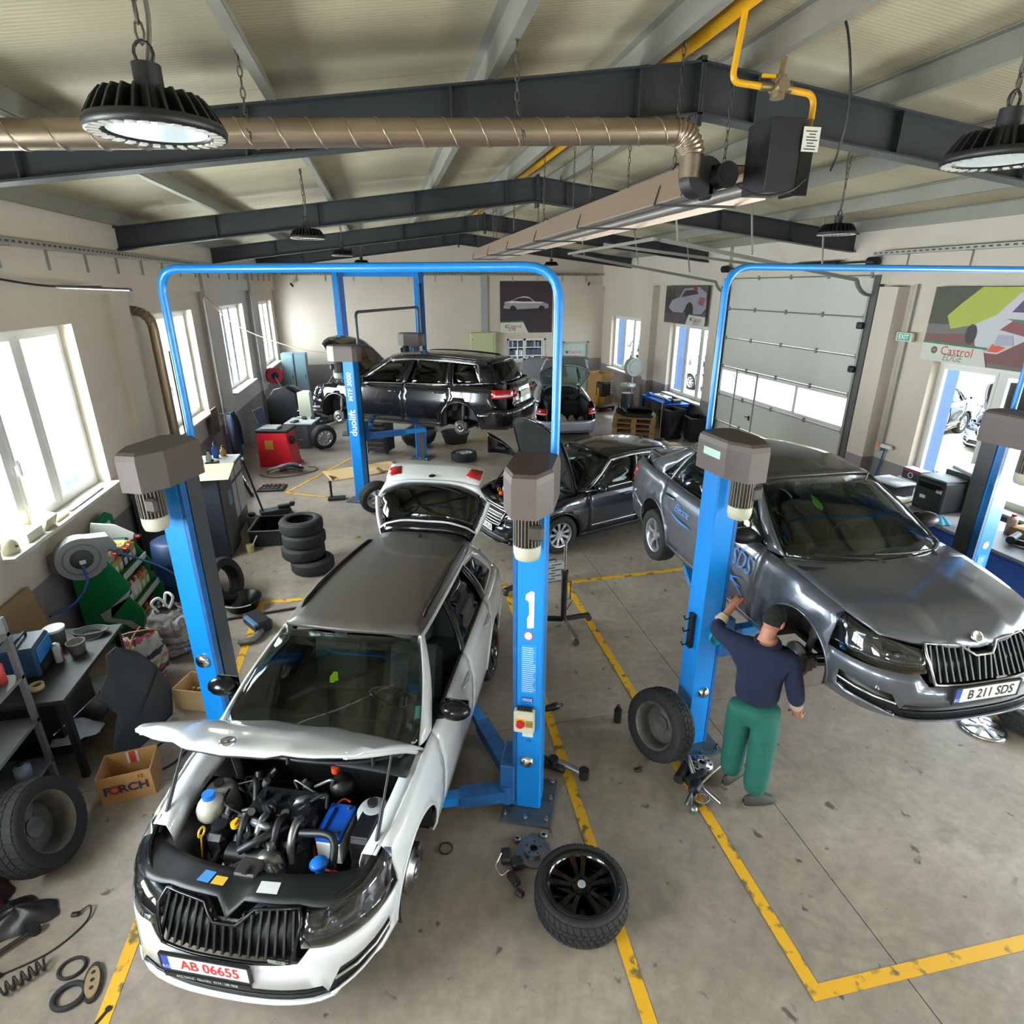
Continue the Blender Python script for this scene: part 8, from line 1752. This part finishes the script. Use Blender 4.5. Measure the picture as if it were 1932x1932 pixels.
ex = thing('exit_sign', 'small green exit sign on the right wall', 'exit sign', (XR - .10, 9.02, 3.22)); m = MB(); m.box((0, 0, .07), (.06, .34, .15), bev=.008); m.build('sign_box', mat('sign_cream', '#cfc8b8', .5), ex); m = MB(); m.box((-.032, .0, .07), (.004, .26, .11)); m.build('sign_face', mat('exit_green', '#1e9c86', .4), ex); text_on('sign_lettering', 'EXIT', .105, PLATEW, lambda x, y: Vector((-.0345, -x, .07 + y)), ex, bold=.003)
cb = thing('electric_cabinet', 'pale green wall cabinet on the back wall', 'cabinet', (3.83, YB - .16, 1.35)); m = MB(); m.box((0, 0, .53), (1.0, .3, 1.06), bev=.012); m.build('cabinet_body', mat('cab_green', '#b3b48a', .5), cb); m = MB(); m.box((-.05, -.155, .53), (.86, .012, .98)); cd = m.build('cabinet_door', mat('cab_green2', '#bcbd94', .5), cb)
for z in (.25, .8): m = MB(); m.cyl((-.44, -.16, z), (-.44, -.175, z), .02, n=8); m.build('hinge_pin', BLACK, cd)
for x, z, l, r_ in ((-3.2, 4.2, 'small black camera at the left of the back wall', .4), (8.2, 4.25, 'small black camera at the right of the back wall', -.4)):
    t = thing('security_camera', l, 'camera', (x, YB - .02, z)); m = MB(); m.cyl((0, 0, 0), (0, -.1, -.02), .02, n=8); m.build('camera_arm', BLACK, t); m = MB(); m.cyl((.0, -.1, 0), (r_ * .2, -.24, -.08), .035, n=12); m.build('camera_body', BLACK, t)
# ------------------------------------------------------------------ right workbench
BB_ = mat('bench_blue', '#1a4a9a', .4); BT = mat('bench_top_grey', '#8f8d93', .5, noise=.3, scale=5)
t = thing('blue_workbench', 'blue steel workbench under the right window', 'workbench', (8.1, 6.55, 0)); m = MB(); m.box((0, 0, .44), (1.0, 3.1, .84), bev=.01); m.build('bench_body', BB_, t); m = MB(); m.box((0, 0, .88), (1.06, 3.16, .04), bev=.006); m.build('bench_top', BT, t)
for y in (-1.0, 0, 1.0): m = MB(); m.box((-.505, y, .44), (.012, .9, .76)); d_ = m.build('bench_door', BB_, t); m = MB(); m.box((-.52, y + .36, .6), (.02, .02, .12)); m.build('door_handle', CHROME, d_)
t = thing('printer', 'black boxy printer standing on the blue workbench', 'printer', (8.12, 7.05, .90), R(4)); m = MB(); m.box((0, 0, .24), (.42, .48, .48), bev=.02); m.build('printer_body', mat('printer_black', '#1e2126', .4), t); m = MB(); m.box((.02, 0, .492), (.40, .44, .03), bev=.008); m.build('printer_top', mat('printer_top', '#7d7f80', .5), t); m = MB(); m.box((-.212, .0, .38), (.008, .36, .08)); m.build('paper_slot', BLACKG, t)
for y, z in ((.08, .2), (-.16, .34)): m = MB(); m.box((-.213, y, z), (.006, .09, .05)); m.build('printer_label', WHITEP, t)
t = thing('document_scanner', 'flat grey scanner with open lid behind the printer', 'scanner', (8.52, 6.98, .90)); m = MB(); m.box((0, 0, .28), (.24, .6, .56), bev=.01); m.build('scanner_stand', DKGREY, t); m = MB(); m.M = Matrix.Rotation(R(8), 4, 'X'); m.box((0, -.05, .62), (.42, .55, .05), bev=.01); m.build('scanner_lid', LGREY, t)
t = thing('laptop', 'closed dark laptop lying near the end of the blue workbench', 'laptop', (8.05, 7.85, .90), R(5)); m = MB(); m.box((0, 0, .09), (.40, .5, .18), bev=.01); m.build('laptop_dock', BLACK, t); m = MB(); m.box((0, 0, .2), (.44, .54, .03), bev=.008); m.build('laptop_lid', LGREY, t)
t = thing('yellow_folder', 'yellow folder with papers beside the printer', 'folder', (7.86, 7.45, .90), .3); m = MB(); m.box((0, 0, .012), (.3, .24, .02)); m.build('folder_cover', mat('folder_yellow', '#d0a92c', .6), t); m = MB(); m.box((.02, .02, .026), (.26, .2, .006), rz=.1); m.build('folder_sheet', PLATEW, t)
t = thing('product_box', 'grey and black product box with red stripe on the right window sill', 'box', (XR - .07, 8.18, .975)); m = MB(); m.box((0, 0, .09), (.2, .36, .18), bev=.004); m.build('box_body', mat('box_navy', '#2b2d3a', .5), t); m = MB(); m.box((0, 0, .182), (.2, .36, .004)); m.build('box_top', LGREY, t); m = MB(); m.box((-.101, 0, .15), (.002, .34, .02)); m.build('box_stripe', REDP, t); m = MB(); m.tube([(-.105, .0 + .045 * cos(k * pi / 8), .08 + .045 * sin(k * pi / 8)) for k in range(16)], .008, n=5, closed=True); m.build('tape_ring', WHITEP, t)
t = thing('spray_bottle', 'clear spray bottle with pink liquid on the right window sill', 'bottle', (XR - .09, 7.78, .975)); m = MB(); m.lathe([(0, .0), (.055, 0), (.055, .08), (0, .08)], n=16); m.build('pink_liquid', mat('pink_liquid', '#f0409a', .3), t); m = MB(); m.lathe([(.056, .08), (.056, .15), (.02, .22), (.02, .26)], n=16); m.build('bottle_shell', TANK, t); m = MB(); m.box((-.03, 0, .28), (.10, .025, .03)); m.box((-.05, 0, .25), (.012, .02, .05)); m.build('spray_head', LGREY, t)
heap('orange and yellow cloth on the right window sill', 'cleaning_cloth', 'cloth', (XR - .11, 7.5, .975), .07, .11, .06, mat('cloth_orange', '#d9662b', .9), 31)
heap('light blue rubber glove hanging over the workbench front', 'rubber_glove', 'glove', (7.68, 6.55, .902), .12, .16, .09, mat('glove_blue', '#4fb6e2', .5), 33)
t = thing('impact_wrench', 'black impact wrench lying on the blue workbench', 'tool', (8.0, 5.72, .90), R(25)); m = MB(); m.cyl((-.14, 0, .08), (.14, 0, .08), .055, n=16); m.cyl((.14, 0, .08), (.20, 0, .08), .03, n=12); m.box((-.05, -.10, .05), (.07, .2, .07), bev=.015); m.build('wrench_body', BLACK, t); m = MB(); m.box((-.05, -.22, .05), (.11, .09, .09), bev=.015); m.build('battery_pack', DKGREY, t)
t = thing('impact_wrench', 'second black power tool at the right edge of the blue workbench', 'tool', (7.95, 5.35, .90), R(70)); m = MB(); m.cyl((-.16, 0, .08), (.12, 0, .08), .06, n=16); m.box((-.05, -.12, .05), (.07, .22, .07), bev=.015); m.build('wrench_body', BLACK, t); m = MB(); m.box((-.05, -.25, .05), (.11, .09, .09), bev=.015); m.build('battery_pack', DKGREY, t)
t = thing('cleaner_bottle', 'pinkish bottle with red cap on the blue workbench', 'bottle', (8.3, 6.02, .90)); m = MB(); m.lathe([(0, 0), (.06, 0), (.06, .2), (.03, .25), (.0, .25)], n=16); m.build('bottle_body', mat('bottle_pink', '#b99a94', .4), t); m = MB(); m.cyl((0, 0, .25), (0, 0, .28), .028, n=10); m.build('cap', REDP, t)
t = thing('cardboard_box', 'flat cardboard box on the blue workbench by the window', 'box', (8.42, 5.75, .90), .2); m = MB(); m.box((0, 0, .06), (.25, .5, .12), bev=.004); m.build('box_body', CARD, t); m = MB(); m.box((0, 0, .1215), (.06, .5, .003)); m.build('box_tape', CARDL, t)
t = thing('broom', 'blue broom with wide white head hung upside down on the right wall', 'broom', (XR - .05, 9.0, .35)); m = MB(); m.cyl((0, .12, 0), (0, -.05, 1.0), .014, n=8); m.build('broom_handle', BLUEP, t); m = MB(); m.box((-.02, -.03, 1.02), (.06, .36, .07), bev=.01); m.build('broom_head', WHITEP, t)
# ------------------------------------------------------------------ far right corner
def pallet(label, loc, rz):
    t = thing('pallet', label, 'pallet', loc, rz, 'stacked wooden pallets')
    for i in range(5): m = MB(); m.box((0, -.36 + .18 * i, .133), (1.2, .13, .022)); m.build('deck_board', WOOD, t)
    for x in (-.53, 0, .53):
        m = MB(); m.box((x, 0, .111), (.14, .8, .022)); m.build('stringer_board', WOOD, t); m = MB(); m.box((x, 0, .011), (.14, .8, .022)); m.build('bottom_board', WOOD, t)
        for y in (-.34, 0, .34): m = MB(); m.box((x, y, .061), (.14, .12, .078)); m.build('block', WOOD, t)
    return t
for i, l in enumerate(('lowest', 'second', 'third', 'top')): pallet('wooden pallet, %s of the stack at the far right' % l, (7.0, 16.1, i * .146), R(-28 + 3 * (i % 2)))
t = thing('black_trim', 'ribbed black engine cover lying on the pallet stack', 'car part', (7.05, 15.9, .585), R(-30)); m = MB(); m.M = Matrix.Rotation(R(-24), 4, 'X'); m.box((0, 0, .18), (.7, .5, .04), bev=.01); m.build('cover_sheet', BLACK, t)
for k in range(5): m = MB(); m.M = Matrix.Rotation(R(-24), 4, 'X'); m.box((-.26 + .13 * k, 0, .21), (.05, .44, .03)); m.build('cover_rib', BLACKG, t)
m = MB(); m.box((0, .1, .05), (.8, .5, .1), bev=.03); m.build('cover_base', IRON, t)
for i in range(9):
    x, y = 6.72 + .26 * (i % 3), 16.22 + .22 * (i // 3) - .12 * (i % 3); t = thing('scrap_part', 'dark scrap car part on the pallet stack, %s row, %s' % (('front', 'middle', 'back')[i // 3], ('left', 'centre', 'right')[i % 3]), 'car part', (x, y, .585), rnd.uniform(0, 3), 'scrap parts on the pallet stack'); m = MB(); m.box((0, 0, .06), (rnd.uniform(.12, .3), rnd.uniform(.06, .16), .12), bev=.02); m.cyl((0, 0, .1), (.1, .02, .2), .03, n=8); m.build('part_body', rnd.choice((IRON, BLACK, DKGREY)), t)
def wheelie(label, loc, rz, s=1.0):
    t = thing('waste_bin', label, 'bin', loc, rz); m = MB()
    for a, b in (((-.22, -.26), (.22, -.26)), ((.22, -.26), (.22, .26)), ((.22, .26), (-.22, .26)), ((-.22, .26), (-.22, -.26))): m._add([(a[0] * .85, a[1] * .85, .03), (b[0] * .85, b[1] * .85, .03), (b[0] * 1.1, b[1] * 1.1, .85 * s), (a[0] * 1.1, a[1] * 1.1, .85 * s)], [(0, 1, 2, 3)])
    m._add([(-.19, -.22, .03), (.19, -.22, .03), (.19, .22, .03), (-.19, .22, .03)], [(3, 2, 1, 0)]); m.build('bin_body', BLACK, t); m = MB(); m.tube([(-.25, -.29, .85 * s), (.25, -.29, .85 * s), (.25, .29, .85 * s), (-.25, .29, .85 * s)], .022, n=6, closed=True); m.build('bin_rim', DKGREY, t)
    for y in (-.2, .2): m = MB(); m.cyl((.2, y - .02, .06), (.2, y + .02, .06), .06, n=12); m.build('bin_wheel', BLACK, t)
wheelie('open black waste bin beside the pallet stack', (7.85, 15.5, 0), R(15)); wheelie('black waste bin by the far right wall', (8.4, 15.1, 0), R(-5), .8)
t = thing('broom', 'wooden broom handle leaning between pallets and bin', 'broom', (7.45, 15.3, 0)); m = MB(); m.cyl((0, 0, .02), (.12, .25, 1.15), .014, n=8); m.build('broom_handle', WOOD, t); m = MB(); m.box((0, 0, .03), (.3, .06, .06), bev=.01); m.build('broom_head', BLACK, t)
t = thing('oil_drainer', 'wheeled oil drainer with drum reel on a pole at the far right', 'oil drainer', (7.9, 18.9, 0), R(10)); m = MB(); m.cyl((0, 0, .0), (0, 0, .75), .2, n=20); m.build('drain_tank', DKGREY, t); m = MB(); m.cyl((.15, 0, .3), (.15, 0, 1.5), .02, n=8); m.build('drain_pole', LGREY, t); m = MB(); m.lathe([(.02, .0), (.24, .0), (.26, .1), (.05, .12)], c=(0, 0, .95), n=22); m.build('drain_funnel', LGREY, t); m = MB(); m.cyl((.15, -.1, 1.6), (.15, .1, 1.6), .3, n=28); m.cyl((.15, -.115, 1.6), (.15, -.1, 1.6), .2, n=24); m.build('drum_reel', mat('drum_grey', '#979a98', .5), t)
t = thing('car_door', 'pale car door with window frame leaning by the far right corner', 'car door', (7.45, 22.3, 0), R(70)); m = MB(); m.grid(lambda a, b: ((a - .5) * 1.0, .05 * sin(pi * b) + .14 * b, .03 + .66 * b), 6, 6, thick=.05); m.build('door_skin', mat('door_pale', '#b9c6c2', .35, coat=.4), t); m = MB(); m.tube(catmull([(-.48, .14, .68), (-.3, .22, 1.0), (.1, .27, 1.12), (.47, .25, 1.08), (.48, .14, .68)], 5), .025, n=6); m.build('window_frame', BLACK, t)
openbox('tall cardboard box with open flap at the far right', (7.75, 21.2, 0), R(25), (.6, .7), 1.15, CARD)
t = thing('engine_stand', 'dark engine with brackets on a wheeled stand at the far right', 'engine', (7.4, 19.9, 0), R(20)); m = MB(); m.box((0, 0, .12), (.7, .5, .06)); m.build('stand_base', BLACK, t); m = MB(); m.box((0, 0, .75), (.4, .4, .5), bev=.05); m.build('engine_block', IRON, t); m = MB(); m.box((-.2, 0, .45), (.08, .1, .7)); m.build('stand_post', YELLOW, t)
for k in range(5): m = MB(); m.tube([(.2, -.2, .6 + .09 * k), (.34, 0, .62 + .09 * k), (.2, .2, .6 + .09 * k)], .025, n=6); m.build('engine_bracket', CASTA, t)
for x in (-.3, .3):
    for y in (-.22, .22): m = MB(); m.cyl((x, y - .02, .045), (x, y + .02, .045), .045, n=10); m.build('castor', BLACK, t)
t = thing('blue_bench', 'blue bench with vices under the far right window', 'workbench', (8.4, 17.1, 0)); m = MB(); m.box((0, 0, .8), (.8, 1.9, .08)); m.build('bench_top', BB_, t)
for x in (-.34, .34):
    for y in (-.85, .85): m = MB(); m.box((x, y, .38), (.08, .08, .76)); m.build('leg', BB_, t)
for y in (-.7, .6): m = MB(); m.box((-.25, y, .9), (.12, .2, .12), bev=.02); m.cyl((-.25, y - .16, .9), (-.25, y + .16, .9), .02, n=8); m.build('vice', BLUEP, t)
for i, (nm, l, y, d_) in enumerate((('bumper_bar', 'grey bumper bar lying on the far blue bench', .2, (.3, .8, .08)), ('scrap_part', 'dark part on the near end of the far blue bench', -.62, (.3, .35, .12)))): o = thing(nm, l, 'car part', (8.4, 17.1 + y, .842), .1); m = MB(); m.box((0, 0, d_[2] / 2), d_, bev=.03); m.cyl((0, -.1, d_[2]), (0, .1, d_[2] + .02), .03, n=8); m.build('part_body', (LGREY, IRON)[i], o)
t = thing('grey_seat_panel', 'dark wedge-shaped panel leaning on the far right wall by the door', 'panel', (8.55, 15.75 - .55 + .2, 0)) if False else None
# ------------------------------------------------------------------ under and around the black car
t = thing('tool_chest', 'black drawer chest on castors under the black car', 'tool chest', (-.35, 15.6, 0), R(-25)); m = MB(); m.box((0, 0, .48), (.7, .45, .78), bev=.012); m.build('chest_body', BLACK, t)
for k in range(6): m = MB(); m.box((0, -.232, .17 + .125 * k), (.64, .016, .105), bev=.004); d_ = m.build('drawer', BLACKG, t); m = MB(); m.box((0, -.245, .2 + .125 * k), (.5, .012, .014)); m.build('drawer_handle', DKGREY, d_)
for x in (-.28, .28): m = MB(); m.cyl((x, -.15, .05), (x, -.11, .05), .05, n=12); m.build('castor', RUBBER, t)
t = thing('gas_trolley', 'red and white trolley bottle beside the far lift column', 'trolley', (-.78, 14.6, 0), R(-20)); m = MB(); m.box((0, 0, .35), (.3, .25, .5), bev=.02); m.build('trolley_body', WHITEP, t); m = MB(); m.box((0, 0, .8), (.3, .25, .4), bev=.02); m.build('trolley_top', REDP, t); m = MB(); m.cyl((-.18, 0, .1), (-.14, 0, .1), .1, n=14); m.build('trolley_wheel', BLACK, t)
for i, (x, y, l) in enumerate(((1.75, 16.3, 'black round drain tub under the rear of the black car'),)): t = thing('drain_tub', l, 'tub', (x, y, 0)); m = MB(); m.lathe([(0, .01), (.3, 0), (.4, .3), (.42, .31), (.39, .31), (.28, .02), (0, .02)], n=28); m.build('tub_body', DKGREY, t)
t = thing('fuel_tank', 'black plastic tank and trim heap behind the far column', 'car part', (.72, 16.1, 0), .3); m = MB(); m.sphere((0, 0, .3), (.5, .3, .32), n=14, m=9, jit=.06, seed=2, zmin=.01); m.build('tank_shell', BLACK, t); m = MB(); m.tube(catmull([(-.3, -.1, .4), (.1, -.3, .6), (.4, -.1, .5)], 5), .05, n=8); m.build('tank_hose', DKGREY, t)
for i, (x, y, rz, d_) in enumerate(((-.95, 13.9, .35, (1.25, .9)), (-.35, 14.2, .25, (.9, .8)))):
    t = thing('cardboard_sheet', ('large flattened cardboard sheet on the floor behind the far column', 'smaller cardboard sheet overlapping beside the column')[i], 'cardboard', (x, y, .002 + .008 * i), rz); m = MB(); m.grid(lambda a, b: ((a - .5) * d_[0], (b - .5) * d_[1], .006 + .02 * (a ** 4) * (1 - b)), 8, 6, thick=.005); m.build('sheet_board', CARDL, t)
m = MB(); m._add([(-.62, -.45, .01), (-.45, -.45, .012), (-.45, -.2, .012), (-.66, -.3, .12)], [(0, 1, 2, 3)]); m.build('sheet_flap', CARD, [o for o in bpy.data.objects if o.name == 'cardboard_sheet'][0])
t = thing('wheel_chock', 'small jack stand beside the lettered lift column', 'jack', (-1.2, 12.0, 0)); m = MB(); m.box((0, 0, .03), (.35, .16, .06), bev=.01); m.cyl((-.1, 0, .05), (-.1, 0, .38), .025, n=10); m.build('stand_body', IRON, t); m = MB(); m.cyl((-.1, 0, .38), (-.1, 0, .4), .04, n=10); m.build('stand_head', BLACK, t)
t = thing('fender_liner', 'black fender piece standing on the floor behind the centre column', 'car part', (2.75, 14.7, 0), R(-40)); m = MB(); m.grid(lambda a, b: ((a - .5) * .8, .1 * sin(pi * a), .02 + b * (.55 - .45 * a)), 8, 4, thick=.02); m.build('liner_sheet', BLACKG, t); m = MB(); m.box((0, -.02, .2), (.3, .06, .06)); m.build('liner_bracket', IRON, t)
t = thing('shop_rag', 'bright red rag hanging over the engine of the dark sedan', 'rag', (2.02, 9.25, .86)); m = MB(); m.grid(lambda a, b: ((a - .5) * .18, (b - .5) * .24 + .02 * sin(9 * a), .03 + .14 * sin(pi * a) * (1 - .5 * b)), 8, 8, thick=.01); m.build('rag_cloth', mat('rag_bright', '#dc2747', .85), t)
t = thing('cordless_tool', 'orange tool lying on the engine of the dark sedan', 'tool', (1.78, 9.22, .84), .5); m = MB(); m.box((0, 0, .04), (.2, .07, .07), bev=.02); m.box((.06, -.06, .03), (.06, .12, .05), bev=.01); m.build('tool_body', ORNG, t)
for i in range(3): heap(('white plastic bag in the boot of the silver hatchback', 'small parcel in the boot of the silver hatchback', 'grey bag in the right of the open silver boot')[i], 'shopping_bag', 'bag', (4.78 + .3 * i, 16.15 + .02 * i, .50), .15 - .03 * i, .13, .20 - .05 * i, mat('bag_%d' % i, ('#a9a2a2', '#9b7f62', '#8f9298')[i], .7), 40 + i)
# ------------------------------------------------------------------ cars parked in the yard
def yard(src, label, loc, rz):
    c = copy_tree(src); c.location = (*loc, -.1); c.rotation_euler = (0, 0, rz); c.scale = (1, 1, 1); c['label'] = label; return c
yard(sil, 'silver car parked in the yard, seen through the near right window', (17.5, 13.0), R(200))
yard(drk, 'dark car parked in the yard, seen through the near right window', (15.5, 15.0), R(200))
yard(sil, 'pale car parked outside the far right window', (13.5, 25.5), R(100))
yard(grey, 'grey car parked outside the farthest right window', (14.5, 33.0), R(80))
